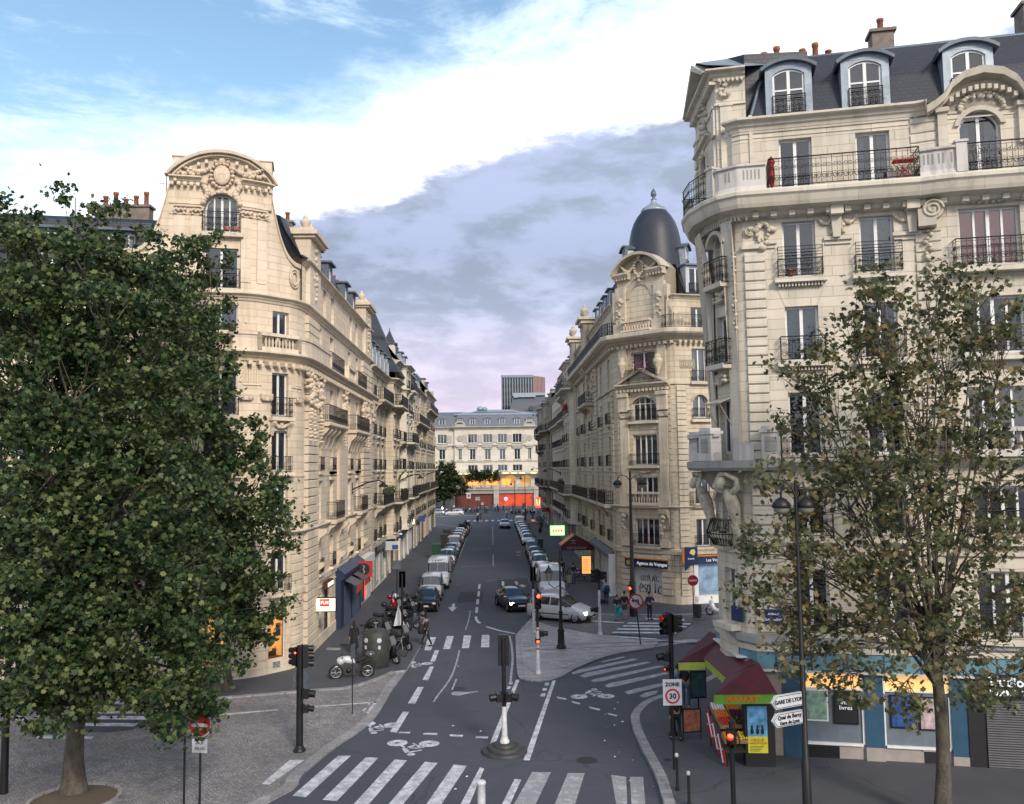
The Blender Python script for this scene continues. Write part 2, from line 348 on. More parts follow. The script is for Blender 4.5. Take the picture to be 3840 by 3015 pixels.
def teeth(mb,path,z,step=.45,w=.18,h=.2,d=.28,m=0):
 u=step/2
 while u<path.L[-1]-.05:
  q,n,t=path.at(u,d/2);mb.box((q.x,q.y,z-h/2),(w,d,h),rz_of(t),m);u+=step
def arc_pts(w,z,rise,n=8):
 if rise>=w/2-1e-4:return[(-w/2*math.cos(PI*k/n),z+rise*math.sin(PI*k/n)) for k in range(n+1)]
 R=(w*w/4+rise*rise)/(2*rise);a=math.asin(w/2/R);return[(R*math.sin(-a+2*a*k/n),z+R*math.cos(-a+2*a*k/n)-R+rise) for k in range(n+1)]
def wall(mb,path,z0,z1,ops,depth=.3,m=0,mr=0):
 """ops: list of (u_centre, w, zb, zt, rise)"""
 for i in range(len(path.p)-1):
  a,b,t,n=path.seg(i);L0,L1=path.L[i],path.L[i+1];L=L1-L0
  O=[(u-L0,w,zb,zt,r) for u,w,zb,zt,r in ops if L0<u<L1 and zb<z1 and zt>z0]
  def pt(u,z,d=0):q=a+t*u-n*d;return(q.x,q.y,z)
  us=sorted({0,L}|{max(0,min(L,o[0]+s*o[1]/2)) for o in O for s in(-1,1)})
  for u0,u1 in zip(us,us[1:]):
   if u1-u0<1e-4:continue
   um=(u0+u1)/2;hs=sorted((max(z0,o[2]),min(z1,o[3])) for o in O if abs(um-o[0])<o[1]/2);z=z0
   for zb,zt in hs+[(z1,z1)]:
    if zb>z+1e-4:mb.face([pt(u0,z),pt(u1,z),pt(u1,zb),pt(u0,zb)],[(L0+u0,z),(L0+u1,z),(L0+u1,zb),(L0+u0,zb)],m)
    z=max(z,zt)
  for uc,w,zb,zt,r in O:
   zs=zt-r;l,rr=uc-w/2,uc+w/2
   mb.face([pt(l,zb),pt(rr,zb),pt(rr,zb,depth),pt(l,zb,depth)],[(l,zb),(rr,zb),(rr,zb+.3),(l,zb+.3)],mr)
   mb.face([pt(l,zb),pt(l,zb,depth),pt(l,zs,depth),pt(l,zs)],[(0,zb),(depth,zb),(depth,zs),(0,zs)],mr)
   mb.face([pt(rr,zb,depth),pt(rr,zb),pt(rr,zs),pt(rr,zs,depth)],[(0,zb),(depth,zb),(depth,zs),(0,zs)],mr)
   if r<=0:mb.face([pt(l,zt,depth),pt(rr,zt,depth),pt(rr,zt),pt(l,zt)],[(0,0),(w,0),(w,.3),(0,.3)],mr)
   else:
    A=[(uc+x,y) for x,y in arc_pts(w,zs,r)]
    for(x0,y0),(x1,y1) in zip(A,A[1:]):
     mb.face([pt(x0,y0),pt(x1,y1),pt(x1,zt),pt(x0,zt)],[(L0+x0,y0),(L0+x1,y1),(L0+x1,zt),(L0+x0,zt)],m)
     mb.face([pt(x0,y0,depth),pt(x1,y1,depth),pt(x1,y1),pt(x0,y0)],None,mr)
_wc={}
def win_meshes(w,h,rise,leaves,curt,trans,mf):
 k=(round(w,2),round(h,2),round(rise,2),leaves,curt,trans,mf)
 if k in _wc:return _wc[k]
 f=MB();fr=.07;zs=h-rise
 f.bb(-w/2,-w/2+fr,-.03,.05,0,zs);f.bb(w/2-fr,w/2,-.03,.05,0,zs);f.bb(-w/2+fr,w/2-fr,-.03,.05,0,.1)
 if rise<=0:f.bb(-w/2+fr,w/2-fr,-.03,.05,h-fr,h)
 else:
  A=arc_pts(w,zs,rise);B=arc_pts(w-2*fr,zs,max(.05,rise-fr))
  for i in range(len(A)-1):f.prism([(A[i][0],-.03,A[i][1]),(A[i+1][0],-.03,A[i+1][1]),(B[i+1][0],-.03,B[i+1][1]),(B[i][0],-.03,B[i][1])],(0,.08,0))
 lw=(w-2*fr)/leaves
 for i in range(1,leaves):x=-w/2+fr+lw*i;ww=.11 if(leaves==2 or i%2==0) else.07;f.bb(x-ww/2,x+ww/2,-.045,.045,.1,h-fr)
 if trans:z=h*trans;f.bb(-w/2+fr,w/2-fr,-.035,.04,z-.03,z+.03)
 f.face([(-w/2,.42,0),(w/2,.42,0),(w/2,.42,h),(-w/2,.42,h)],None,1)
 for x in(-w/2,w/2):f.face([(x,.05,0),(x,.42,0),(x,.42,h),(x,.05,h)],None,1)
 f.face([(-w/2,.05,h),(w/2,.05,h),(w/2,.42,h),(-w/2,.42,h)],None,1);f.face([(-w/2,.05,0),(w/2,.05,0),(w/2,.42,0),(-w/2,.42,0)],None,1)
 g=MB()
 if rise<=0:g.face([(-w/2+fr,.0,.1),(w/2-fr,.0,.1),(w/2-fr,.0,h-fr),(-w/2+fr,.0,h-fr)])
 else:g.face([(-w/2+fr,.0,.1),(w/2-fr,.0,.1)]+[(x,.0,y) for x,y in arc_pts(w-2*fr,zs,rise-fr)[::-1]])
 c=None
 if curt:
  c=MB();r=random.Random(hash(k)&255)
  for side in((-1,1) if curt!=3 else(0,)):
   cw={1:.5,2:.28,3:1.0,4:.46}[curt]*(w-2*fr);x0=-w/2+fr if side<=0 else w/2-fr-cw;n=10
   rows=[[(x0+cw*j/n,.16+.03*math.sin(j*2.4),z) for j in range(n+1)] for z in(.1,h-fr)];c.grid(rows,False,0,True)
 r=(f.mesh('window',[mf,'room_dark']),g.mesh('pane','glass'),c.mesh('curtain','curtain' if curt!=4 else 'curtain_pink') if c else None);_wc[k]=r;return r
def window(parent,path,u,w,zb,zt,rise=0,leaves=2,curt=1,trans=0,depth=.24,mf='frame_white',label=None):
 q,n,t=path.at(u,-depth);f,g,c=win_meshes(w-.01,zt-zb-.01,rise,leaves,curt,trans,mf)
 o=inst('window',f,parent,(q.x,q.y,zb+.005),rz_of(t));inst('pane',g,o)
 if c:inst('curtain',c,o)
 if label:o['label']=label
 return o
_rc={}
def rail_mesh(w,h,d,style):
 k=(round(w,2),round(h,2),round(d,2),style)
 if k in _rc:return _rc[k]
 r=MB();sides=[((-w/2,0),(-w/2,-d)),((-w/2,-d),(w/2,-d)),((w/2,-d),(w/2,0))]
 if style=='far':
  for(a,b) in sides:
   r.tube([(*a,h),(*b,h)],.03,4);r.tube([(*a,.06),(*b,.06)],.025,4);L=math.dist(a,b);n=max(1,int(L/.14))
   for i in range(n+1):x=a[0]+(b[0]-a[0])*i/n;y=a[1]+(b[1]-a[1])*i/n;r.box((x,y,h/2),(.035,.035,h))
   r.tube([(*a,h*.3),(*b,h*.3)],.03,4);r.tube([(*a,h*.72),(*b,h*.72)],.02,4)
 else:
  for(a,b) in sides:
   L=math.dist(a,b);r.tube([(*a,h),(*b,h)],.022,6);r.tube([(*a,.05),(*b,.05)],.016,6)
   if L<.05:continue
   ux,uy=(b[0]-a[0])/L,(b[1]-a[1])/L
   def q(x,z):return(a[0]+ux*x,a[1]+uy*x,z)
   if style=='bars':
    n=max(1,int(L/.11))
    for i in range(n+1):r.tube([q(L*i/n,.05),q(L*i/n,h)],.009,4,cap=False)
    r.tube([q(0,h*.86),q(L,h*.86)],.01,4)
    for i in range(n):
     c=q(L*(i+.5)/n,h*.3);r.tube([(c[0]+ux*.045*math.cos(x),c[1]+uy*.045*math.cos(x),c[2]+.12*math.sin(x)) for x in[2*PI*j/8 for j in range(8)]],.008,4,closed=True)
   else:
    n=max(1,round(L/.34));zt=h*.9;r.tube([q(0,zt),q(L,zt)],.01,4)
    for i in range(n+1):r.tube([q(L*i/n,.05),q(L*i/n,h)],.012,4,cap=False)
    for i in range(n):
     x0=L*i/n;s=L/n
     for sg in(-1,1):
      cx=x0+s/2+sg*s*.22;sp_=[]
      for j in range(15):a_=j/14*3.3*PI;rr=.13*(1-j/17);sp_.append(q(cx+sg*rr*math.cos(a_)*s/.34,h*.30+rr*math.sin(a_)*h*1.05))
      r.tube(sp_,.011,4,cap=False)
      sp_=[]
      for j in range(13):a_=-j/12*3*PI;rr=.085*(1-j/15);sp_.append(q(cx+sg*rr*math.cos(a_)*s/.34,h*.68+rr*math.sin(a_)*h))
      r.tube(sp_,.009,4,cap=False)
     r.tube([q(x0+s/2,.05),q(x0+s/2,h*.5),q(x0+s/2,zt)],.009,4,cap=False)
 _rc[k]=r.mesh('railing','iron' if style!='far' else 'iron_far');return _rc[k]
def railing(parent,path,u,w,z,h=.95,d=.22,style='bars',name='railing'):
 q,n,t=path.at(u,0);return inst(name,rail_mesh(w,h,d,style),parent,(q.x,q.y,z),rz_of(t))
def rail_run(mb,path,z,h=.95,d=.7,style='bars',u0=None,u1=None):
 pp=path if u0 is None else path.sub(u0,u1);o=pp.off(d);base=pp.p
 pts=[base[0]]+o+[base[-1]]
 for a,b in zip(pts,pts[1:]):
  L=(b-a).length
  if L<.04:continue
  sc_=rail_mesh(L,h,0,style);mid=(a+b)/2;th=math.atan2((b-a).y,(b-a).x);mt=Matrix.Translation((mid.x,mid.y,z))@Matrix.Rotation(th,4,'Z')
  i=len(mb.v);mb.v+=[tuple(mt@v.co) for v in sc_.vertices]
  for p in sc_.polygons:mb.f.append(tuple(i+k for k in p.vertices));mb.m.append(0);mb.sm.append(False);mb.uv+=[(0,0)]*len(p.vertices)
def balusters(mb,path,z,h=.85,d=.0,step=.24,u0=0,u1=1,m=0):
 u=u0+step/2
 pr=[(.05,0),(.06,.06),(.035,.1),(.075,.28),(.065,.4),(.03,.55),(.045,.62),(.06,.7)]
 while u<u1:
  q,n,t=path.at(u,d);mb.lathe([(r,zz/.7*h) for r,zz in pr],(q.x,q.y,z),8,m,cap=False);u+=step
def blob_relief(mb,pos,tdir,ndir,pts,rnd,depth=.12):
 for u,z,r in pts:
  c=Vector((pos[0]+tdir.x*u+ndir.x*.02,pos[1]+tdir.y*u+ndir.y*.02,z));mt=Matrix(((tdir.x,ndir.x,0),(tdir.y,ndir.y,0),(0,0,1)))
  mb.ell(c,(r*rnd.uniform(.8,1.3),depth*rnd.uniform(.6,1.3),r*rnd.uniform(.7,1.15)),7,4,0,mt)
def swag(u0,u1,z,drop,r=.09,n=12):return[(u0+(u1-u0)*i/n,z-drop*math.sin(PI*i/n),r*(.7+.6*math.sin(PI*i/n))) for i in range(n+1)]
def wreath(u,z,a,b,r=.08,n=14):return[(u+a*math.cos(2*PI*i/n),z+b*math.sin(2*PI*i/n),r) for i in range(n)]
def capital(mb,path,u,z,w=.6,m=0):
 q,n,t=path.at(u,.08);rz=rz_of(t);mb.box((q.x,q.y,z+.17),(w+.12,.26,.1),rz,m);mb.box((q.x,q.y,z),(w,.2,.24),rz,m)
 for s in(-1,1):
  c=Vector((q.x,q.y,z))+Vector((t.x,t.y,0))*s*w*.42+Vector((n.x,n.y,0))*.1
  pts=[]
  for j in range(16):a=j/15*4*PI;r=.15*(1-j/17);pts.append(c+Vector((t.x,t.y,0))*s*r*math.cos(a)+Vector((0,0,r*math.sin(a))))
  mb.tube(pts,.035,5,m)
  mb.ell(c,(.09,.05,.09),7,4,m,Matrix(((t.x,n.x,0),(t.y,n.y,0),(0,0,1))))
def quoin(mb,path,u0,u1,z0,z1,d=.1,row=.36,gap=.045,m=0):
 pp=path.sub(u0,u1);z=z0
 while z<z1-.1:
  zt=min(z+row,z1);sweep(mb,pp,[(-.01,z+gap/2),(d-.02,z+gap/2),(d,z+gap/2+.025),(d,zt-gap/2-.025),(d-.02,zt-gap/2),(-.01,zt-gap/2)],m);z+=row
def mansard(mb,path,z,prof,m=0,caps=True):sweep(mb,path,[(o,z+h) for o,h in prof],m,caps)
def dormer(parent,path,u,z,w=1.2,h=1.9,back=.35,deep=1.6,style='arch',mat='zinc',leaves=2,rail=False):
 """a roof window standing on the wall line, front plane set back"""
 q,n,t=path.at(u,-back);o=empty('dormer',(q.x,q.y,z),rz_of(t));o.parent=parent;fb=MB();W=w+.5;rise=.22 if style=='arch' else 0
 o2=MB();hh=h+.15
 ops=[(W/2,w,.12,h,rise)];pth=Path([(-W/2,0),(W/2,0)]);wall(fb,pth,0,hh,ops,.14)
 for x in(-W/2,W/2):fb.bb(min(x,x-.0)-.0,x+.001,0.001,deep,0,hh)
 if style=='arch':
  A=arc_pts(W+.36,hh-.12,.34,10);
  for i in range(len(A)-1):fb.prism([(A[i][0],-.2,A[i][1]),(A[i+1][0],-.2,A[i+1][1]),(A[i+1][0]*.97,-.2,A[i+1][1]-.12),(A[i][0]*.97,-.2,A[i][1]-.12)],(0,deep+.2,0),1)
  fb.face([(x,-.01,z_) for x,z_ in[(-W/2,hh-.1)]+[(a*.93,b-.06) for a,b in A]+[(W/2,hh-.1)]][::-1],None,0)
 elif style=='flat':fb.bb(-W/2-.14,W/2+.14,-.22,deep,hh,hh+.12,1)
 else:
  fb.prism([(-W/2-.18,-.2,hh),(W/2+.18,-.2,hh),(0,-.2,hh+.5)],(0,deep+.2,0),1)
 fb.build('dormer_frame',[mat,'zinc_dark'],o)
 f,g,c=win_meshes(w-.01,h-.12-.01,rise,leaves,0,.55 if style=='arch' else 0,'frame_white')
 ww=inst('window',f,o,(0,.1,.125));inst('pane',g,ww)
 if rail:inst('railing',rail_mesh(w,.7,.05,'scroll'),o,(0,-.02,.14))
 return o
def chimney(parent,x,y,z,w=1.6,d=.6,h=1.8,pots=4,rz=0,mat='chimney_render'):
 o=MB();o.box((0,0,h/2),(w,d,h));o.box((0,0,h+.06),(w+.18,d+.18,.12));ob=o.build('chimney',mat,parent,(x,y,z),rz)
 for i in range(pots):
  k='pot%d'%(i%3)
  if k not in _rc:
   p=MB();hh=(.55,.75,.4)[i%3];p.lathe([(.13,0),(.11,hh*.8),(.14,hh*.82),(.14,hh),(.09,hh)],n=10);_rc[k]=p.mesh('chimney_pot','pot_terracotta')
  inst('chimney_pot',_rc[k],ob,((-w/2+w*(i+.5)/pots),0,h+.12))
 return ob
def flat(mb,pts,z,m=0):mb.face([(p[0],p[1],z) for p in pts],None,m)
def gp(k,pts,z=0.0):return[G(k,x,y,z) for x,y in pts]
def raised(name,pts,z,mat,side='kerb'):
 b=MB();flat(b,pts,z)
 for i in range(len(pts)):a,c=pts[i],pts[(i+1)%len(pts)];b.face([(a[0],a[1],-.05),(c[0],c[1],-.05),(c[0],c[1],z),(a[0],a[1],z)],None,1)
 o=b.build(name,[mat,side]);bm=bmesh.new();bm.from_mesh(o.data);bmesh.ops.recalc_face_normals(bm,faces=bm.faces);bmesh.ops.triangulate(bm,faces=[f for f in bm.faces if len(f.verts)>4]);bm.to_mesh(o.data);bm.free();return tag(o,kind='structure')
def strip(name,pts,w,z,mat='kerb'):
 b=MB();p=Path([(q[0],q[1]) for q in pts]);o=p.off(-w)
 for i in range(len(p.p)-1):b.face([(*p.p[i],z),(*p.p[i+1],z),(*o[i+1],z),(*o[i],z)])
 return structure(name,b,mat)
b=MB();b.face([(-1500,-300,0),(1500,-300,0),(1500,2500,0),(-1500,2500,0)]);structure('road',b,'asphalt')
def smooth(pts,n=5):
 P_=[Vector((p[0],p[1])) for p in pts];out=[]
 for i in range(len(P_)-1):
  p0,p1,p2,p3=P_[max(i-1,0)],P_[i],P_[i+1],P_[min(i+2,len(P_)-1)]
  for k in range(n):
   t=k/n;out.append(.5*((2*p1)+(p2-p0)*t+(2*p0-5*p1+4*p2-p3)*t*t+(3*p1-p0-3*p2+p3)*t*t*t))
 return out+[P_[-1]]
kl=smooth([(-13,18)]+[(q.x,q.y) for q in gp('H',[(0,1700),(250,1500),(480,1310),(740,1125),(890,895),(1000,745),(1075,610)],.04)]+[(-4.1,53),(-4.3,56.5)],4)
side_l=gp('J',[(100,850),(330,775),(600,772),(900,815),(1150,792),(1440,772),(2176,712)],.04)+gp('H',[(560,905),(760,850),(900,790)],.04)
sl=smooth([(q.x,q.y) for q in side_l],4)
raised('cobbled_plateau',list(kl)+[(-5.6,60),(-9.5,60),(-14,48),(-45,42),(-60,18)],.05,'cobble')
strip('kerb_stones',kl,.42,.058)
pv=[p for p in sl];raised('pavement',[(-60,44)]+[(-26,39.5)]+pv+[(q.x,q.y) for q in[kl[-14],kl[-10],kl[-6],kl[-3],kl[-1]]]+[(-4.35,58.6),(-5.6,60.2),(-5.6,148),(-11.5,160),(-13,160),(-13,50),(-60,46)],.12,'pavement')
strip('kerb_stones',[p for p in pv],.2,.124);strip('kerb_stones',[(-4.3,56.5),(-4.35,58.6),(-5.6,60.2),(-5.6,148),(-11.5,160)],.3,.126)
isl=smooth([(1.23,52.5),(1.12,47),(1.08,42.6),(1.35,41.75),(2.1,41.35),(3.0,42.0),(4.1,44.0),(6,46.6),(7.94,47.9),(11,49.6),(14.5,51.4),(19,53)],4)
raised('cobbled_crossing',list(isl)+[(40,60),(40,66),(22,62.5),(14,58.5),(8,58.6),(5.4,61.2),(2.4,58.4)],.05,'cobble_dark')
raised('traffic_island',list(isl)[:34]+[(9.5,50.6),(6,52.4),(3.6,55.2),(2.4,58.0)],.075,'pavers')
strip('kerb_stones',isl[:38]+[],.34,.083);strip('kerb_stones',[(2.42,58.35),(1.23,52.55)],.34,.084)
kr=smooth([(5.5,176),(5.5,120),(5.5,70),(5.5,64),(5.75,61.3),(6.7,59.6),(8.4,58.8),(14,58.7),(22,61.6),(40,68)],4)
raised('pavement',list(kr)+[(40,72),(13,64),(9.6,67),(9.6,178)],.12,'pavement');strip('kerb_stones',kr,.3,.126)
kn=smooth([(40,62),(20,52),(13,45.2),(9.4,40.6),(8.1,39.0),(7.1,38.3),(6.2,37.3),(5.45,35.6),(5.2,33.8),(5.12,31.5),(5.1,28.5),(4.9,25),(5.6,21),(8,20),(16,19),(40,16)],4)
raised('pavement',list(kn)+[(60,16),(60,62)],.12,'pavement');strip('kerb_stones',kn,.34,.127)
raised('pavement',[(-60,186),(-3,184),(30,190),(80,210),(80,232),(-60,232)],.12,'pavement')
def disc(mb,c,r,z,n=28,m=0,sx=1,sy=1):mb.face([(c[0]+r*sx*math.cos(2*PI*k/n),c[1]+r*sy*math.sin(2*PI*k/n),z) for k in range(n)],None,m)
ground_mat('patch_dark','asphalt',(.024,.028,.040),(.034,.038,.05))
def marks(name,k,polys,z,mat='road_paint'):
 b=MB()
 for pl in polys:flat(b,gp(k,pl,z),z)
 o=b.build(name,mat);bm=bmesh.new();bm.from_mesh(o.data);bmesh.ops.triangulate(bm,faces=[f for f in bm.faces if len(f.verts)>4]);bm.to_mesh(o.data);bm.free();return tag(o,kind='structure')
marks('zebra_crossing','H',[[(500,1370),(590,1370),(275,1660),(180,1650)],[(695,1380),(782,1385),(490,1688),(390,1678)],[(895,1396),(983,1403),(640,1795),(540,1785)],[(1108,1412),(1197,1420),(880,1800),(780,1795)],[(1310,1432),(1402,1440),(1150,1820),(1045,1815)]],.006)
marks('zebra_crossing','V',[[(1130,1640),(1170,1640),(1118,1750),(1068,1750)],[(1206,1642),(1242,1642),(1208,1752),(1160,1752)],[(1298,1646),(1330,1650),(1334,1760),(1318,1760)],[(1338,1650),(1366,1650),(1374,1750),(1344,1750)]],.006,'road_paint_worn')
marks('zebra_crossing','H',[[(1130,540),(1187,540),(1150,632),(1103,632)],[(1262,532),(1310,532),(1283,623),(1235,623)],[(1380,528),(1433,528),(1415,617),(1367,617)],[(1507,524),(1560,524),(1558,611),(1500,611)],[(1628,522),(1682,522),(1690,608),(1640,610)]],.006)
marks('lane_marking','H',[[(1178,632),(1207,632),(1178,712),(1145,712)],[(1142,746),(1170,746),(1130,843),(1090,838)],[(1058,888),(1100,888),(1040,1005),(988,1005)],[(953,1062),(998,1062),(910,1208),(862,1203)],[(935,1202),(1007,1203),(1003,1213),(915,1212)],[(1100,1210),(1198,1212),(1192,1225),(1094,1222)],[(1285,1220),(1377,1225),(1370,1238),(1280,1233)],[(1468,1233),(1552,1236),(1546,1250),(1462,1246)],[(1483,168),(1498,168),(1495,202),(1480,202)],[(1478,218),(1495,218),(1490,256),(1474,256)],[(1470,273),(1488,273),(1484,310),(1466,310)],[(1463,330),(1482,330),(1478,372),(1459,372)],[(1457,395),(1473,395),(1476,412),(1486,430),(1503,441),(1486,445),(1468,433),(1459,415)],[(1533,463),(1560,469),(1640,492),(1740,512),(1738,518),(1630,498),(1550,474),(1535,468)],[(1645,150),(1662,150),(1664,180),(1648,180)],[(1735,152),(1752,152),(1760,172),(1744,172)],[(1700,855),(1725,855),(1718,870),(1693,870)],[(1688,885),(1712,885),(1705,903),(1680,903)],[(1746,838),(1770,838),(1578,1350),(1538,1345)],[(1494,1450),(1524,1460),(1390,1780),(1320,1780)]],.006)
marks('lane_arrow','H',[[(1302,303),(1320,305),(1315,330),(1333,332),(1298,361),(1270,332),(1293,330)]],.006)
marks('lane_marking','I',[[(735,1410),(768,1410),(760,1432),(728,1432)],[(718,1452),(752,1452),(745,1474),(712,1474)],[(703,1494),(740,1494),(732,1520),(695,1518)],[(828,1520),(905,1535),(905,1546),(835,1535)],[(945,1556),(1018,1572),(1010,1582),(955,1570)],[(1085,1600),(1178,1620),(1170,1632),(1095,1614)],[(1232,1650),(1316,1670),(1305,1680),(1245,1664)],[(795,1390),(820,1390),(612,2030),(560,2030)],[(490,2180),(545,2185),(400,2500),(330,2500)]],.006)
marks('zebra_crossing','I',[[(1180,1240),(1360,1200),(1385,1204),(1200,1246)],[(945,1330),(1000,1305),(1440,1215),(1483,1222),(1090,1312),(960,1342)],[(1012,1355),(1060,1330),(1545,1240),(1585,1248),(1120,1352),(1045,1368)],[(1102,1392),(1150,1375),(1640,1272),(1690,1278),(1200,1395),(1125,1405)],[(1208,1432),(1260,1410),(1700,1325),(1735,1335),(1300,1440),(1235,1447)],[(1370,1482),(1440,1460),(1780,1388),(1810,1402),(1440,1495),(1400,1503)],[(1490,1515),(1540,1488),(1645,1470),(1620,1500),(1520,1530)],[(1760,1308),(1830,1300),(1840,1312),(1770,1326)]],.006,'road_paint_worn')
b=MB();flat(b,gp('I',[(1262,1018),(1400,915),(1925,925),(1765,1036),(1640,1052)],.087),.087);structure('crossing_patch',b,'asphalt')
marks('zebra_crossing','I',[[(1400,925),(1905,934),(1893,943),(1388,936)],[(1365,948),(1875,956),(1862,967),(1352,959)],[(1320,973),(1840,980),(1826,991),(1306,985)],[(1280,1000),(1795,1004),(1782,1016),(1268,1012)]],.092)
marks('painted_line','I',[[(1535,892),(1850,898),(1850,911),(1540,903)],[(1100,912),(1365,928),(1365,934),(1100,918)],[(1285,1034),(1640,1055),(1600,1063),(1290,1043)]],.093)
marks('painted_line','I',[[(560,1106),(1720,1067),(1720,1074),(560,1115)],[(560,1143),(1720,1093),(1720,1100),(560,1150)],[(850,1280),(900,1250),(985,1245),(1000,1250),(905,1288)],[(975,1240),(1110,1190),(1180,1190),(1040,1243)],[(1750,1075),(1860,1062),(1950,1062),(1955,1085),(1790,1090)],[(552,1040),(610,1040),(618,1100),(560,1100)]],.092,'road_paint_worn')
b=MB();flat(b,gp('J',[(270,965),(330,925),(540,840),(600,795),(1100,795),(1130,840),(1010,925),(900,972),(760,990),(420,990)],.055),.055);structure('crossing_patch',b,'asphalt')
marks('zebra_crossing','J',[[(540,845),(1100,842),(1080,862),(560,862)],[(560,878),(1035,880),(1010,905),(570,900)],[(350,925),(940,928),(915,950),(325,945)],[(240,1010),(640,1018),(620,1036),(230,1032)]],.062)
marks('painted_line','J',[[(1480,868),(1890,832),(1895,840),(1490,878)],[(2110,812),(2176,810),(2176,818),(2112,822)],[(90,880),(150,878),(168,912),(110,908)],[(1970,1178),(2072,1178),(1830,1348),(1776,1342)]],.062)
marks('zebra_crossing','J',[[(790,776),(1125,778),(1110,796),(780,795)]],.128)
marks('painted_line','H',[[(305,1025),(770,990),(775,998),(310,1032)],[(752,992),(775,992),(712,1075),(695,1068)],[(715,998),(733,998),(720,1012),(706,1012)],[(680,1040),(700,1032),(690,1055),(668,1055)]],.064)
far=MB()
for i in range(9):x=-5.0+i*1.15;far.face([(x,165.0,.006),(x+.55,165.0,.006),(x+.55,169.2,.006),(x,169.2,.006)])
structure('zebra_crossing',far,'road_paint')
def linestrip(name,pts,w,z,mat='road_paint_worn'):
 b=MB();p=Path([(q[0],q[1]) for q in pts]);a,c=p.off(w/2),p.off(-w/2)
 for i in range(len(a)-1):b.face([(*a[i],z),(*a[i+1],z),(*c[i+1],z),(*c[i],z)])
 structure(name,b,mat)
linestrip('road_scar',smooth(gp('H',[(1350,632),(1330,715),(1300,800),(1260,870),(1205,940),(1168,995)]),4),.09,.007)
linestrip('road_scar',smooth(gp('H',[(1328,835),(1310,880),(1298,910)]),4),.08,.007)
linestrip('road_scar',smooth(gp('H',[(1700,530),(1715,600),(1722,700),(1712,800),(1708,860)]),4),.11,.007)
linestrip('road_scar',smooth(gp('H',[(1425,355),(1415,420),(1392,490)]),4),.07,.007);linestrip('road_scar',gp('H',[(1405,358),(1448,358)]),.07,.0075)
linestrip('road_seam',gp('S',[(750,1292),(1130,1262)]),.10,.007);linestrip('road_seam',gp('S',[(440,1110),(860,1102)]),.10,.007);linestrip('road_seam',gp('S',[(560,890),(840,885)]),.12,.007);linestrip('road_seam',gp('S',[(330,1345),(440,1345)]),.12,.007)
for y0,y1 in((1100,950),(830,790),(780,590)):linestrip('centre_line',[G('S',853-(1100-y0)*.012,y0),G('S',853-(1100-y1)*.012,y1)],.12,.0075)
linestrip('parking_line',[(-3.9,158),(-3.9,100)],.1,.007)
for x0,y0,x1,y1 in((450,830,490,830),(1165,920,1190,930),(1160,960,1190,970)):linestrip('parking_tick',gp('S',[(x0,y0),(x1,y1)]),.5,.0078)
def bike_symbol(c,rz,s=1.0,z=.008,flip=1):
 b=MB();cs,sn=math.cos(rz),math.sin(rz)
 def w(x,y):x*=flip*s;y*=s;return(c.x+x*cs-y*sn,c.y+x*sn+y*cs)
 for cx in(-.62,.62):
  for k in range(16):
   a0,a1=2*PI*k/16,2*PI*(k+1)/16;b.face([(*w(cx+.40*math.cos(a),.40*math.sin(a)),z) for a in(a0,a1)]+[(*w(cx+.1*math.cos(a),.1*math.sin(a)),z) for a in(a1,a0)])
 for(x0,y0),(x1,y1),t in(((-.6,0),(-.2,.55),.10),((-.2,.55),(.45,.55),.10),((0,0),(.45,.55),.10),((.45,.55),(.62,0),.10),((-.2,.6),(.05,1.1),.2),((.05,1.1),(.5,.75),.12),((-.15,.6),(.15,.2),.14)):
  d=Vector((x1-x0,y1-y0)).normalized();n=Vector((-d.y,d.x))*t/2;b.face([(*w(x0+n.x,y0+n.y),z+.001),(*w(x1+n.x,y1+n.y),z+.001),(*w(x1-n.x,y1-n.y),z+.001),(*w(x0-n.x,y0-n.y),z+.001)])
 b.face([(*w(.22+.16*math.cos(2*PI*k/10),1.28+.16*math.sin(2*PI*k/10)),z+.001) for k in range(10)]);structure('bicycle_symbol',b,'road_paint')
bike_symbol(G('H',790,1152),2.9,.85,flip=-1);bike_symbol(G('H',1026,1285),3.0,.95,flip=-1);bike_symbol(G('H',1065,722),2.8,.75,flip=-1);bike_symbol(G('I',1115,1520),.0,.95)
marks('lane_arrow','H',[[(1288,932),(1310,922),(1370,922),(1382,926),(1478,918),(1482,922),(1400,936),(1345,950),(1300,945)]],.007,'road_paint_worn')
marks('lane_arrow','S',[[(1180,1355),(1225,1335),(1280,1358),(1235,1376)],[(1120,1300),(1160,1300),(1175,1335),(1150,1345)]],.007,'road_paint_worn')
for i,pl in enumerate(([(2.6,100),(4.0,100),(4.0,118),(2.6,118)],[(-2.8,66),(-.9,66.4),(-.9,72),(-2.8,71.6)],[(-3.2,36.2),(-1.2,36.2),(-1.4,38.4),(-3.3,38.2)],[(.3,74),(3.0,74),(3.0,80),(.3,80)],[(-3.6,108),(-.2,108),(-.2,124),(-3.6,124)])):
 b=MB();flat(b,pl,.004);structure('road_patch',b,'patch_dark' if i%2 else 'pavement')
for x,y in((-1.7,40.5),(3.1,30.5),(-.4,57),(1.6,88),(-2.4,78)):
 b=MB();disc(b,(x,y),.36,.006);structure('manhole_cover',b,'iron_far')
lit=MB();r_=random.Random(3)
for i in range(24):
 x,y=r_.uniform(-4,5),r_.uniform(27,60);s=r_.uniform(.02,.055);a=r_.uniform(0,6)
 if y<52 and x>1:x-=3
 lit.face([(x+s*math.cos(a+t)*q,y+s*math.sin(a+t)*q,.012+.006*t) for t,q in((0,1),(1.7,.8),(3.1,1.2),(4.6,.7))])
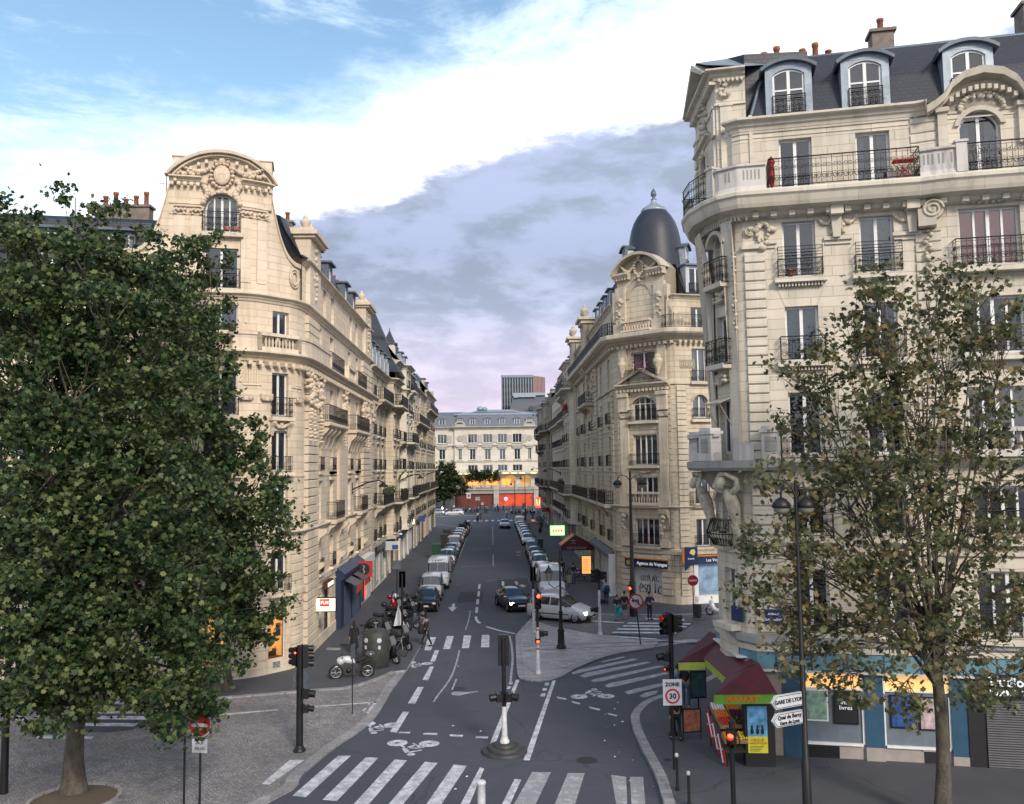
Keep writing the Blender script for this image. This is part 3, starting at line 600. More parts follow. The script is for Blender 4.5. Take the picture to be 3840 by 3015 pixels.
for i in range(14):
 q=kn[random.Random(i).randrange(22,44)];x=q.x-r_.uniform(.1,1.3);y=q.y+r_.uniform(-.8,.8);s=r_.uniform(.02,.06);a=r_.uniform(0,6);lit.face([(x+s*math.cos(a+t)*k,y+s*math.sin(a+t)*k,.012+.006*t) for t,k in((0,1),(1.7,.8),(3.1,1.2),(4.6,.7))])
tag(lit.build('litter','frame_white'),'white scraps of paper litter scattered along the road and gutter','litter',kind='stuff')
for kx,ky,w,h,mt in(('H',0,0,0,''),):
 pass
for pts in([(515,585),(580,588),(578,602),(515,600)],[(425,612),(520,615),(510,632),(415,630)],[(650,450),(750,450),(735,468),(655,466)]):
 b=MB();flat(b,gp('H',pts,.127),.127);structure('manhole_cover',b,'kerb' if pts[0][0]==425 else 'iron_far')
b=MB();flat(b,gp('Z',[(262,912),(300,908),(312,922),(275,927)],.129),.129);structure('drain_grate',b,'iron')
def emi(name,col,s,base=None):return plain(name,base or col,.6,emit=col,es=s,var=.05)
emi('shop_glow',(1.0,.50,.12),.85,(.6,.35,.12));emi('curtain_glow',(1.0,.56,.2),.55,(.7,.5,.3));plain('wood_shelf',(.35,.22,.12),.6);plain('goods_dark',(.10,.07,.05),.6,var=.6,vs=30);plain('poster_blue',(.12,.3,.5),.5,var=.4,vs=9)
plain('wood_dark',(.035,.022,.018),.5);plain('shop_dark',(.02,.021,.024),.3,spec=.7)
def arch_mould(mb,path,uc,w,zs,rise,th,d,n=14,m=0,d0=-.02):
 A=arc_pts(w,zs,rise,n);B=arc_pts(w+2*th,zs,rise+th,n)
 for i in range(n):
  q=[]
  for dd in(d0,d):
   for(u,z) in(A[i],A[i+1],B[i+1],B[i]):p,_,_=path.at(uc+u,dd);q.append((p.x,p.y,z))
  for f in((0,1,2,3),(4,7,6,5),(0,4,5,1),(3,2,6,7),(0,3,7,4),(1,5,6,2)):mb.face([q[k] for k in f],None,m)
def rake_mould(mb,path,uc,w,z,rise,th,d,m=0):
 for s in(-1,1):
  pts=[(s*w/2,z),(0,z+rise),(0,z+rise+th),(s*(w/2+th),z+.02),(s*(w/2+th),z-.02)];q=[]
  for dd in(-.02,d):
   for u,zz in pts:p,n,t=path.at(uc,dd);q.append((p.x+t.x*u,p.y+t.y*u,zz))
  k=len(pts);mb.face([q[i] for i in range(k)][::s],None,m);mb.face([q[k+i] for i in range(k)][::-s],None,m)
  for i in range(k):j=(i+1)%k;mb.face([q[i],q[j],q[k+j],q[k+i]],None,m)
def pbox(mb,path,u,w,d,z0,z1,m=0,d0=0):
 p,n,t=path.at(u,d0+d/2);mb.box((p.x,p.y,(z0+z1)/2),(w,d,z1-z0),rz_of(t),m)
def ppoly(mb,path,u,pts,d0,d,m=0):
 q0=[]
 for a,z in pts:p,n,t=path.at(u,d0);q0.append((p.x+t.x*a,p.y+t.y*a,z))
 mb.prism(q0,(n.x*d,n.y*d,0),m)
def u_at(path,x=None,y=None):
 best=None
 for i in range(len(path.p)-1):
  a,b=path.p[i],path.p[i+1];c0,c1,v=(a.x,b.x,x) if x is not None else(a.y,b.y,y)
  if min(c0,c1)-1e-6<=v<=max(c0,c1)+1e-6 and abs(c1-c0)>1e-6:
   u=path.L[i]+(v-c0)/(c1-c0)*(path.L[i+1]-path.L[i])
   if best is None or i>-1:best=u;break
 return best
def bracket(mb,path,u,z,w=.2,d=.5,h=.6,m=0):
 prof=[(0,z),(d,z),(d,z-h*.18),(d*.8,z-h*.3),(d*.45,z-h*.45),(d*.25,z-h*.8),(d*.1,z-h),(0,z-h)];q=[]
 for s in(-1,1):
  for o,zz in prof:p,n,t=path.at(u,o);q.append((p.x+t.x*s*w/2,p.y+t.y*s*w/2,zz))
 k=len(prof);mb.face([q[i] for i in range(k)],None,m);mb.face([q[k+i] for i in range(k)][::-1],None,m)
 for i in range(k):j=(i+1)%k;mb.face([q[i],q[k+i],q[k+j],q[j]],None,m)
def urn(mb,c,s=1.0,m=0):mb.lathe([(r*s,z*s) for r,z in[(.22,0),(.22,.08),(.08,.16),(.1,.22),(.3,.5),(.33,.68),(.2,.78),(.12,.82),(.16,.9),(.06,1.05),(0,1.1)]],c,12,m)
def fan_key(mb,path,u,w,zt,zh,th=.035,m=0):
 for s in(-1,1):
  ppoly(mb,path,u,[(s*w/2,zt+.01),(s*(w/2+.28),zh),(s*(w/2+.24),zh),(s*(w/2-.04),zt+.01)][::s],0,.012,m)
def left_corner():
 B=empty('corner_apartment_building',(-10,46,0),0,'cream corner apartment building with a rounded front and arched carved gable, behind the plane trees','building');B.location=(0,0,0)
 p=Path([(-46,36.2),(-17.3,41.6),(-16.2,41.83),(-15.3,42.0),(-14.4,42.2),(-12.2,42.65),(-11.75,42.92),(-11.45,43.15),(-11.1,43.55),(-10.28,44.5),(-10.08,44.95),(-9.95,45.5),(-9.9,46),(-9.9,70.1)])
 uc=u_at(p,x=-13.24);u2=(p.L[8]+p.L[9])/2;uy=lambda y:u_at(p,y=y) if y>46 else None
 ops=[];W=[]
 def add(u,w,zb,zt,rise=0,lv=2,cu=1,tr=0):ops.append((u,w,zb,zt,rise));W.append((u,w,zb,zt,rise,lv,cu,tr))
 lv=[(4.05,6.05,.35),(7.2,9.3,0),(9.95,12.0,0),(12.72,14.92,0),(16.0,18.16,0)]
 for k,(zb,zt,r) in enumerate(lv):
  add(uc,1.62,zb,zt,r*1.6,2,3 if k==4 else 2,0);add(u2,.98,zb+(.1 if k==4 else 0),zt-(.1 if k==4 else 0),r*1.2,2,(1,1,2,2,1)[k])
  for i,y in enumerate((50.0,53.8,60.4,63.8)):add(uy(y),(1.1,1.15,1.1,.95)[i],zb if k else 4.2,zt,0 if k else.15,2,(i+k)%4 if(i+k)%4!=3 else 1)
  for x in(-18.6,-21.4,-24.2,-28.0,-30.8,-33.6,-38,-41):add(u_at(p,x=x),1.2,zb if k else 4.2,zt,0,2,1)
 add(uc,1.62,18.94,20.97,0,2,0);add(uc,1.6,21.76,23.68,.8,4,0)
 up=p.sub(p.L[12],p.L[13]);
 for y in(51.5,54.0,61.0,63.6):add(uy(y),.95,18.95,20.7,0,2,0)
 shop=[(u_at(p,x=-13.6),1.9,.8,3.05,0),(p.L[8]+.45,1.15,.8,2.95,0)]
 door=[(uy(50.2),1.2,.15,3.0,0),(uy(52.6),1.9,.4,3.1,0)]
 mb=MB();wall(mb,p,0,18.7,ops+shop+door,.3)
 st=p.sub(p.L[11],p.L[13]);off=p.L[11]
 stw=MB();wall(stw,st,18.7,20.95,[(u-off,w,a,b_,r) for u,w,a,b_,r in ops if a>18.7 and u>off],.3)
 def ztop(u):
  a=abs(u)
  if a<=2.42:return 24.3
  if a>=4.45:return 20.75
  t=(a-2.42)/2.03;return 20.75+3.55*(1-min(1,t*1.12))**2.6
 us=sorted({uc+q/8 for q in range(-36,37)}|{uc-.81,uc+.81}|{l for l in p.L if abs(l-uc)<4.4})
 for a,b_ in zip(us,us[1:]):
  if b_-a<.004:continue
  um=(a+b_)/2;za,zb_=18.7,None;P0,n,t=p.at(a);P1,_,_=p.at(b_);holes=[(18.94,20.97),(21.76,23.68)] if abs(um-uc)<.81 else[]
  z=18.7
  for h0,h1 in holes+[(99,99)]:
   t0,t1=min(h0,ztop(a-uc)),min(h0,ztop(b_-uc))
   mb.face([(P0.x,P0.y,z),(P1.x,P1.y,z),(P1.x,P1.y,t1),(P0.x,P0.y,t0)],[(a,z),(b_,z),(b_,t1),(a,t0)]);z=h1
 win=p.sub(p.L[4],p.L[5]);off4=p.L[4];tmp=MB()
 wall(tmp,win,18.7,24.3,[(uc-off4,1.62,18.94,20.97,0),(uc-off4,1.6,21.76,23.68,.8)],.3)
 for f,m_ in zip(tmp.f,tmp.m):
  pts=[Vector(tmp.v[k]) for k in f];d=[abs((Vector((q.x,q.y))-win.p[0]).dot(win.seg(0)[3])) for q in pts]
  if max(d)>.05 or len(set(round(q.z,3) for q in pts))>2 and min(q.z for q in pts)>22.5:mb.face(pts)
 mb.build('wall','stone_warm',B);stw.build('upper_wall','stone_warm',B)
 bk=MB()
 for a,b_ in zip(us,us[1:]):
  P0,P1=p.at(a)[0],p.at(b_)[0];Q0,Q1=p.at(a,-.9)[0],p.at(b_,-.9)[0];t0,t1=ztop(a-uc),ztop(b_-uc)
  bk.face([(P0.x,P0.y,t0),(P1.x,P1.y,t1),(Q1.x,Q1.y,t1),(Q0.x,Q0.y,t0)]);bk.face([(Q1.x,Q1.y,18.7),(Q0.x,Q0.y,18.7),(Q0.x,Q0.y,t0),(Q1.x,Q1.y,t1)])
  if abs((a+b_)/2-uc)>2.4:
   R0,R1=p.at(a,.1)[0],p.at(b_,.1)[0]
   for zz in(.0,-.22):bk.face([(P0.x,P0.y,t0+zz),(P1.x,P1.y,t1+zz),(R1.x,R1.y,t1+zz),(R0.x,R0.y,t0+zz)])
   bk.face([(R0.x,R0.y,t0),(R1.x,R1.y,t1),(R1.x,R1.y,t1-.22),(R0.x,R0.y,t0-.22)])
 c0,n0,t0_=p.at(uc,-1.1);bk.box((c0.x,c0.y,24.35),(4.7,1.4,2.5),rz_of(t0_),1);bk.box((c0.x,c0.y,25.63),(4.85,1.5,.06),rz_of(t0_),0)
 bk.build('gable_back',['stone_warm_trim','stone_warm','zinc'],B)
 tr=MB();fr=p.sub(p.L[1]-20,p.L[13]-.01)
 cornice(tr,p,6.98,.28,.28);band(tr,p,4.0-.1,.3,.1);band(tr,p,9.72,.08,.04);band(tr,p,3.35,.08,.05)
 cornice(tr,p,15.92,.5,.62);cornice(tr,p,18.78,.38,.34);band(tr,p,.35,.7,.05);cornice(tr,st,21.15,.3,.4)
 wp=p.sub(uc-3.0,uc+3.0)
 for a,b_ in((uc-2.45,uc-.95),(uc+.95,uc+2.45)):
  pp=p.sub(a,b_);cornice(tr,pp,24.42,.34,.42);teeth(tr,pp,24.12,.3,.15,.16,.3);band(tr,pp,23.15,.09,.06);band(tr,pp,22.6,.06,.05)
 arch_mould(tr,p,uc,4.95,24.42,1.22,.16,.46,18);arch_mould(tr,p,uc,4.5,24.42,1.1,.1,.3,18,d0=0);arch_mould(tr,p,uc,1.62,22.9,.8,.16,.1,12)
 A=arc_pts(4.9,24.3,1.2,16)
 for(a0,z0),(a1,z1) in zip(A,A[1:]):
  q0,q1=p.at(uc+a0,.02)[0],p.at(uc+a1,.02)[0];tr.face([(q0.x,q0.y,24.2),(q1.x,q1.y,24.2),(q1.x,q1.y,z1),(q0.x,q0.y,z0)])
 for i in range(13):
  if i in(5,6,7):continue
  a=(i-6)/6;zz=24.42+1.1*(1-a*a)-.18;pbox(tr,p,uc+a*2.15,.14,.3,zz-.1,zz+.06)
 for s in(-1,1):
  for du in(1.15,1.95):pbox(tr,p,uc+s*du,.5,.09,19.3,22.5)
  pbox(tr,p,uc+s*1.55,1.35,.12,22.95,23.02);pbox(tr,p,uc+s*1.55,1.3,.13,18.8,19.25)
 for z0,dd in((21.7,.32),(18.9,.3),(12.68,.4),(9.9,.3)):pbox(tr,p,uc,2.1,dd,z0-.2,z0)
 for z0 in(15.95,12.66,9.9,7.1,3.95):pbox(tr,p,u2,1.35,.34,z0-.16,z0);
 for z0 in(12.5,):
  for s in(-1,1):bracket(tr,p,u2+s*.5,z0,.2,.3,.75)
 teeth(tr,p.sub(p.L[2],p.L[13]-.2),15.42,.46,.2,.2,.4)
 for a,b_ in((p.L[5]+.05,p.L[7]+.05),(p.L[9]+.15,p.L[11]),(p.L[3]-1.0,p.L[4]+.3)):
  u=a
  while u<b_:pbox(tr,p,u,.05,.05,14.35,15.2);u+=.13
  pp=p.sub(a-.05,b_);band(tr,pp,14.25,.06,.06)
 for z in(12.2,9.3):
  for i in range(8):pass
 for u,z in((p.L[6]-.38,13.6),(p.L[7]+.28,13.6),(p.L[10]+.05,13.6),(p.L[4]+.1,13.6),(p.L[3]-.2,13.6)):capital(tr,p,u,z,.52)
 for a,b_,z0,z1 in((45.9,48.9,0.5,15.3),(65.6,70.0,4.1,15.3),(45.9,48.9,16,18.3),(65.6,69.9,16,18.3)):quoin(tr,p,uy(max(a,46.05)),uy(b_),z0,z1,.22,.45)
 quoin(tr,p,uy(55.7),uy(58.9),4.1,6.6,.14,.45);pp=p.sub(uy(55.7),uy(58.9));sweep(tr,pp,[(-.01,7),(.16,7),(.16,15.3),(-.01,15.3)])
 quoin(tr,p,p.L[5]+.02,p.L[8],.8,6.6,.05,.45);quoin(tr,p,p.L[9]+.1,p.L[11]+.3,.8,6.6,.05,.45)
 for y in(50.0,53.8,60.4,63.8):
  for z0 in(9.92,7.15 if y in(50.0,60.4) else 9.92):pbox(tr,p,uy(y),1.4,.2,z0-.15,z0)
  pbox(tr,p,uy(y),1.5,.12,9.42,9.6);pbox(tr,p,uy(y),1.3,.24,4.05,4.2)
 for y0,y1 in((49.3,55.6),(59.4,65.4)):
  sp_=p.sub(uy(y0),uy(y1));slab(tr,sp_,12.72,.22,.75)
  for y in(y0+.3,y0+1.5,y0+2.7,y0+4.1,y1-.3):bracket(tr,p,uy(y),12.5,.26,.62,1.25)
  sp_=p.sub(uy(y0+3),uy(y0+6));slab(tr,sp_,7.05,.25,.62)
  for y in(y0+3.3,y0+5.7):bracket(tr,p,uy(y),6.8,.35,.5,.6)
 for y in(49.0,56.0,59.2,65.8):bracket(tr,p,uy(y),6.75,.5,.7,1.1);bracket(tr,p,uy(y),4.9,.5,.55,.9)
 for y0,y1 in((46.2,49.0),(66.5,69.6)):
  y=(y0+y1)/2;sp_=p.sub(uy(y0),uy(y1));sweep(tr,sp_,[(.2,18.7),(.2,22.4)]);c,n,t=p.at(uy(y),-.5);tr.box((c.x,c.y,20.6),(y1-y0,1.5,3.8),PI/2);cc=(c.x,c.y)
  tr.box((c.x+.05,c.y,22.55),(y1-y0+.3,1.9,.16),PI/2);tr.box((c.x+.05,c.y,22.75),(y1-y0+.6,2.2,.24),PI/2);tr.box((c.x+.05,c.y,22.95),(y1-y0+.3,1.8,.16),PI/2)
  urn(tr,(c.x+.3,c.y-.6,23.0),.9);urn(tr,(c.x+.3,c.y+.7,23.0),.8)
 for x in(-16.9,-22.8,-29.4,-36):
  if x>-40:quoin(tr,p,u_at(p,x=x)-.5,u_at(p,x=x)+.5,.6,18.3,.1,.45)
 tr.build('trim','stone_warm_trim',B)
 bl=MB();segs=[(p.L[3]+.2,p.L[4]+.3,1),(p.L[4]+.3,p.L[4]+1.7,1),(p.L[4]+1.7,p.L[6]+.1,0),(p.L[6]+.1,p.L[9]+.05,1),(p.L[9]+.05,uy(50.8),0),(uy(57),uy(60.0),1)]
 for a,b_,op in segs:
  pp=p.sub(a,b_);sweep(bl,pp,[(.2,15.9),(.52,15.9),(.52,16.12),(.2,16.12)]);sweep(bl,pp,[(.2,16.66),(.56,16.66),(.56,16.82),(.18,16.82)])
  if op:balusters(bl,p,16.12,.54,.38,.2,a,b_)
  else:sweep(bl,pp,[(.5,16.12),(.5,16.66)]);sweep(bl,pp,[(.24,16.66),(.24,16.12)])
  for u in(a,b_):pbox(bl,p,u,.22,.36,15.95,16.8,0,.2)
 bl.build('balustrade','stone_warm_trim',B)
 cv=MB();rd=random.Random(5);c,n,t=p.at(uc,.12)
 pts=wreath(0,24.55,.52,.62,.1,18)+swag(-1.9,-.45,24.95,.25,.11)+swag(.45,1.9,24.95,.25,.11)+[(s*(.75+.1*math.sin(i)),24.3-i*.14,.15) for s in(-1,1) for i in range(9)]+[(0,25.3,.16),(-.3,25.25,.1),(.3,25.25,.1),(0,23.8,.2),(-.15,23.7,.12),(.15,23.7,.12)]+[(s*(1.1+.12*i),24.6+.05*math.sin(i*2),.12) for s in(-1,1) for i in range(9)]
 blob_relief(cv,c,t,n,pts,rd,.16);cv.ell((c.x+n.x*.02,c.y+n.y*.02,24.6),(.42,.12,.5),12,8,0,Matrix(((t.x,n.x,0),(t.y,n.y,0),(0,0,1))))
 for s in(-1,1):
  for du in(1.15,1.95):
   c,n,t=p.at(uc+s*du,.1);blob_relief(cv,c,t,n,[(-.25+.1*i,22.75+.05*(i%2),.085) for i in range(6)]+[(-.2,22.6,.08),(.2,22.6,.08)],rd,.08)
 c,n,t=p.at(p.L[9]+.2,.06);mm=MB();
 for r in(.48,.34):cv.tube([Vector((c.x,c.y,19.9))+Vector((t.x,t.y,0))*r*math.cos(a)*.75+Vector((0,0,r*math.sin(a))) for a in[2*PI*k/18 for k in range(18)]],.05,5,closed=True)
 for y in(47.5,57.3,67.8,49.2,46.3,65.9):
  c,n,t=p.at(uy(y),.22);blob_relief(cv,c,t,n,[(rd.uniform(-.75,.75),rd.uniform(13.4,15.2),rd.uniform(.1,.2)) for _ in range(26)]+[(.0,13.2-.2*i,.13-.008*i) for i in range(9)],rd,.2)
 c,n,t=p.at(u2,.1);blob_relief(cv,c,t,n,swag(-.4,.4,12.35,.18,.09)+[(0,12.3,.14)]+[(0,6.3,.16),(0,6.5,.14),(.1,6.1,.1)],rd,.12)
 c,n,t=p.at(uy(68),.25);blob_relief(cv,c,t,n,[(rd.uniform(-.5,.5),rd.uniform(19.2,22.2),.13) for _ in range(24)],rd,.12)
 c,n,t=p.at(uy(47.5),.25);blob_relief(cv,c,t,n,[(rd.uniform(-.35,.35),rd.uniform(19.2,22.2),.12) for _ in range(24)],rd,.1)
 cv.build('carving','carving_warm',B)
 for(u,w,zb,zt,r,lv_,cu,tr_) in W:window(B,p,u,w,zb,zt,r,lv_,cu,tr_)
 for(u,w,zb,zt,r) in shop:
  f=MB();f.bb(-w/2,-w/2+.05,-.03,.03,0,zt-zb);f.bb(w/2-.05,w/2,-.03,.03,0,zt-zb);f.bb(-w/2+.05,w/2-.05,-.03,.03,zt-zb-.05,zt-zb)
  f.face([(-w/2,.95,0),(w/2,.95,0),(w/2,.95,zt-zb),(-w/2,.95,zt-zb)],None,1);f.bb(-w/2,w/2,.05,.95,-.02,0,2);f.face([(-w/2,.04,0),(-w/2,.95,0),(-w/2,.95,zt-zb),(-w/2,.04,zt-zb)],None,1);f.face([(w/2,.04,0),(w/2,.95,0),(w/2,.95,zt-zb),(w/2,.04,zt-zb)],None,1);f.face([(-w/2,.04,zt-zb),(w/2,.04,zt-zb),(w/2,.95,zt-zb),(-w/2,.95,zt-zb)],None,1)
  rd2=random.Random(9)
  for i in range(7):x=-w/2+.15+(w-.3)*i/6;f.box((x,.5+.2*rd2.random(),.12+.05*rd2.random()),(.16,.14,.2+.25*rd2.random()),.3*i,3)
  q,n,t=p.at(u,-.1);o=f.build('shop_window',['frame_white','shop_glow','wood_shelf','goods_dark'],B,(q.x,q.y,zb),rz_of(t))
  c=MB();n_=14;c.grid([[(-w/2+.08+w*.45*j/n_,.3+.03*math.sin(j*2.2),z) for j in range(n_+1)] for z in(.3,zt-zb-.04)],False,0,True);c.build('curtain','curtain_glow',o);g_=MB();g_.face([(-w/2+.05,0,0),(w/2-.05,0,0),(w/2-.05,0,zt-zb-.05),(-w/2+.05,0,zt-zb-.05)]);g_.build('pane','glass',o)
  pp_=MB();pp_.box((w*.22,.05,1.35),(.3,.01,.65));pp_.box((w*.22,.043,1.22),(.22,.006,.28),0,1);pp_.build('poster',['frame_white','poster_blue'],o)
 for(u,w,zb,zt,r),mt in zip(door,('wood_dark','shop_dark')):
  q,n,t=p.at(u,-.22);f=MB();f.bb(-w/2,w/2,0,.06,0,zt-zb,0);
  if mt=='wood_dark':
   for x in(-.28,.28):
    for z in(.3,1.2,2.1):f.bb(x-.2,x+.2,-.03,0,z,z+.7)
  else:
   for x in(-w/2,-w/6,w/6,w/2):f.bb(x-.03,x+.03,-.05,0,0,zt-zb,1)
   for z in(.6,1.4,2.1):f.bb(-w/2,w/2,-.05,0,z,z+.05,1)
  f.build('door',[mt,'iron'],B,(q.x,q.y,zb),rz_of(t))
 vt=MB();q,n,t=p.at(p.L[8]+.45,.08);
 vt.box((0,0,0),(.55,.03,.34));
 for i in range(5):vt.box((0,-.02,-.12+.06*i),(.45,.02,.03),0,1)
 vt.build('vent_grille',['frame_white','iron'],B,(q.x,q.y,.52),rz_of(t))
 railing(B,p,uc,1.75,21.76,.95,.3,'scroll');railing(B,p,uc,1.8,18.94,.95,.28,'scroll')
 for z in(12.72,9.95,7.2):railing(B,p,uc,1.8,z,.9,.25)
 for z,h in((12.68,.98),(9.9,.8),(7.15,.8),(4.05,.8)):railing(B,p,u2,1.1,z,h,.28,'scroll' if z>12 else 'bars')
 for y in(50.0,53.8,60.4,63.8):
  railing(B,p,uy(y),1.15,9.95,.8,.2);railing(B,p,uy(y),1.15,4.2,.8,.2)
 for x in(-18.6,-21.4,-24.2,-28.0,-30.8,-33.6):
  for z in(4.2,7.2,9.95,12.72,16):railing(B,p,u_at(p,x=x),1.3,z,.9,.22,'far')
 for y0,y1 in((49.3,55.6),(59.4,65.4)):
  for(a,b_,z,h,d) in((y0,y1,12.72,1.0,.7),(y0+3.05,y0+5.95,7.05,1.05,.58),(y0+1.5,y1-.4,15.92,1.0,.55)):
   r=MB();rail_run(r,p,z,h,d,'bars',uy(a),uy(b_));r.build('balcony_railing','iron',B)
 rf=MB();sr=p.sub(p.L[10],p.L[13]);mansard(rf,sr,21.1,[(.3,0),(.3,.12),(-.15,.14),(-1.0,2.3),(-1.3,2.42),(-6,3.0)]);fl=p.sub(p.L[0],uc-2.3);mansard(rf,fl,18.9,[(.3,0),(.3,.12),(-.15,.14),(-.9,3.4),(-1.4,3.7),(-6,4.3)])
 rf.build('roof','slate',B)
 for y in(50.6,54.6,60.6,64.0):dormer(B,p,uy(y),21.25,.95,1.55,.25,1.6,'flat','zinc_dark')
 for x in(-17.9,-20.8,-24,-28,-32):dormer(B,p,u_at(p,x=x),19.6,1.0,1.9,.2,1.6,'flat','zinc_dark')
 chimney(B,-18.8,44.5,22.3,2.6,.6,1.3,5);chimney(B,-11.6,49.2,23.0,.6,.5,1.1,1);chimney(B,-12,57.8,22.6,.7,2.2,1.9,3,0);chimney(B,-12.0,66,22.6,.7,1.8,1.4,3,0);chimney(B,-26,43.2,22.3,2.4,.6,1.5,5,.18)
 q,n,t=p.at(uc+.3,.1)
 for x in(0,.4):fp=MB();fp.lathe([(.11,0),(.14,.18),(.12,.18),(0,.14)],(x,-.18,.04),8);tag(fp.build('flower_pot','pot_terracotta',None,(q.x,q.y,21.76),rz_of(t)),'dark flower pot on the sill of the arched window under the carved gable, '+('right one' if x else 'left one'),'flower pot')
 an=MB();an.tube([(0,0,0),(0,0,1.9)],.025,5);an.tube([(-.5,0,1.5),(.5,0,1.5)],.015,4)
 for i in range(7):x=-.45+.15*i;an.tube([(x,0,1.5-.3*(1-i/9)),(x,0,1.5+.3*(1-i/9))],.01,4)
 tag(an.build('aerial','iron',None,(-16.4,43.6,23.1),.4),'thin television aerial beside the arched gable of the left corner building','aerial')
 return B,p
LB,LP=left_corner()
def _ring(rx,rz,r):
 m=MB();m.tube([(rx*math.cos(a)*.6,0,rz*math.sin(a)) for a in[2*PI*k/10 for k in range(10)]],r,4,closed=True);return m
plain('shutter_white',(.56,.57,.60),.5,var=.15,vs=1.5);plain('graffiti',(.02,.02,.03),.5);plain('sign_navy',(.012,.025,.09),.4);plain('sign_orange',(.55,.20,.02),.5);plain('sign_yellow',(.75,.65,.25),.5);emi('sign_text',(.8,.85,.95),.25,(.75,.78,.82))
plain('window_poster',(.20,.30,.42),.25,var=.6,vs=1.2,emit=(.25,.4,.6),es=.12);plain('canopy_grey',(.10,.10,.115),.7);plain('shop_green',(.03,.09,.06),.4,var=.4)
def domed():
 B=empty('domed_apartment_building',(0,0,0),0,'beige stone corner apartment building with a dark slate dome above a travel agency','building')
 p=Path([(9.4,97.0),(9.4,66.7),(9.62,66.15),(13.0,62.75),(13.35,62.6),(32,67.2)])
 L=p.L;uc=(L[2]+L[3])/2;uy=lambda y:L[1]-(y-66.7);ux=lambda x:L[4]+(x-13.35)*1.03
 ops=[];W=[]
 def add(u,w,zb,zt,rise=0,lv=2,cu=1,tr=0):ops.append((u,w,zb,zt,rise));W.append((u,w,zb,zt,rise,lv,cu,tr))
 lv=[(4.15,6.15,0),(7.15,9.2,0),(10.05,12.35,0),(13.35,15.15,.5),(16.1,18.55,0)]
 for k,(zb,zt,r) in enumerate(lv):
  add(uc,2.15,zb,zt,r,4 if k<4 else 2,(2,2,4 if False else 1,2,1)[k],.72 if k in(3,) else 0)
  for x,w in((15.2,1.15),(17.6,1.1),(20.5,1.1),(23,1.1)):add(ux(x),w,zb+(.1 if k==3 else 0),zt,.45 if k==3 else 0,2,1 if k else 2)
  for i,y in enumerate((69.6,74.6,81.8,88.4,93.8)):add(uy(y),1.15 if y!=88.4 else 1.7,zb,zt,0,2,(i+k)%3)
 add(uc,1.9,19.9,21.5,0,2,0)
 for x in(15.2,17.6,20.5):add(ux(x),1.1,19.9,21.6,0,2,0)
 for y in(69.6,74.0,88.4,92):add(uy(y),1.0,19.9,21.5,0,2,0)
 shop=[(uc,3.1,.05,2.55,0),(ux(15.6),1.9,.7,2.9,0),(ux(18.6),1.8,.3,2.9,0)]+[(uy(y),3.3,.3,3.0,0) for y in(70.2,74.4,78.6)]+[(uy(84.0),1.8,.1,3.0,0),(uy(88.6),2.6,.4,3.0,0),(uy(93.4),2.6,.4,3.0,0)]
 mb=MB();wall(mb,p,0,22.3,ops+shop,.3);mb.build('wall','stone_grey',B)
 tr=MB();cornice(tr,p,19.55,.5,.75);band(tr,p,3.8,.34,.18);cornice(tr,p,7.08,.24,.3);band(tr,p,9.6,.1,.06);band(tr,p,12.75,.08,.05);band(tr,p,16.0,.16,.12);cornice(tr,p.sub(L[4]-.2,L[5]),22.5,.3,.35);cornice(tr,p.sub(0,L[2]-.3),22.5,.3,.35);band(tr,p,.35,.7,.05)
 teeth(tr,p,19.1,.42,.2,.2,.42)
 slab(tr,p,19.95,.42,1.0)
 ch=p.sub(L[2],L[3])
 for s in(-1,1):
  u=uc+s*1.75;quoin(tr,p,u-.42,u+.42,.7,3.6,.16,.42);pbox(tr,p,u,.74,.17,7.1,13.5);pbox(tr,p,u,.9,.26,6.95,7.6);pbox(tr,p,u,.86,.24,7.6,8.0)
  for i in range(6):pbox(tr,p,u-.28+.112*i,.05,.2,8.0,10.2)
  capital(tr,p,u,13.75,.72);pbox(tr,p,u,.86,.3,14.1,15.2);pbox(tr,p,u,.95,.4,15.2,15.5)
  bracket(tr,p,u,6.85,.7,.55,1.5);pbox(tr,p,u,.8,.32,4.1,4.6)
  pbox(tr,p,u,.7,.2,16.3,19.0);pbox(tr,p,u*1.0,.95,.55,20.0,20.75,0,.1);pbox(tr,p,u,.9,.32,20.7,23.6)
  quoin(tr,p,u+(.42 if s>0 else-.62),u+(.62 if s>0 else-.42),.7,15.2,.09,.42)
 quoin(tr,p,L[4]+.0,L[4]+.75,.7,15.8,.13,.42);quoin(tr,p,uy(67.9),uy(66.75),.7,15.8,.13,.42);quoin(tr,p,uy(78.6),uy(76.8),.7,18.9,.16,.42);quoin(tr,p,uy(97)+.02,uy(95.7),.7,18.9,.13,.42);quoin(tr,p,ux(22),ux(21.6),4,22,.1,.42)
 cornice(tr,ch,16.15,.5,.5);teeth(tr,ch,15.75,.34,.17,.2,.36)
 rake_mould(tr,p,uc,4.2,16.12,.95,.22,.5);ppoly(tr,p,uc,[(-2.0,16.1),(2.0,16.1),(0,17.0)],.02,.2)
 arch_mould(tr,p,uc,2.15,14.65,.5,.16,.1,10);arch_mould(tr,p,ux(15.2),1.15,14.7,.45,.13,.08,8)
 for k,(zb,zt,r) in enumerate(lv):
  pbox(tr,p,uc,2.7,.34,zb-.2,zb-.02)
  for x in(15.2,17.6,20.5):pbox(tr,p,ux(x),1.6,.3,zb-.2,zb-.02)
  for y in(69.6,74.6,81.8,93.8):
   if k:pbox(tr,p,uy(y),1.5,.25,zb-.2,zb-.02)
 gz=MB();c,n,t=p.at(uc,.12);rz=rz_of(t)
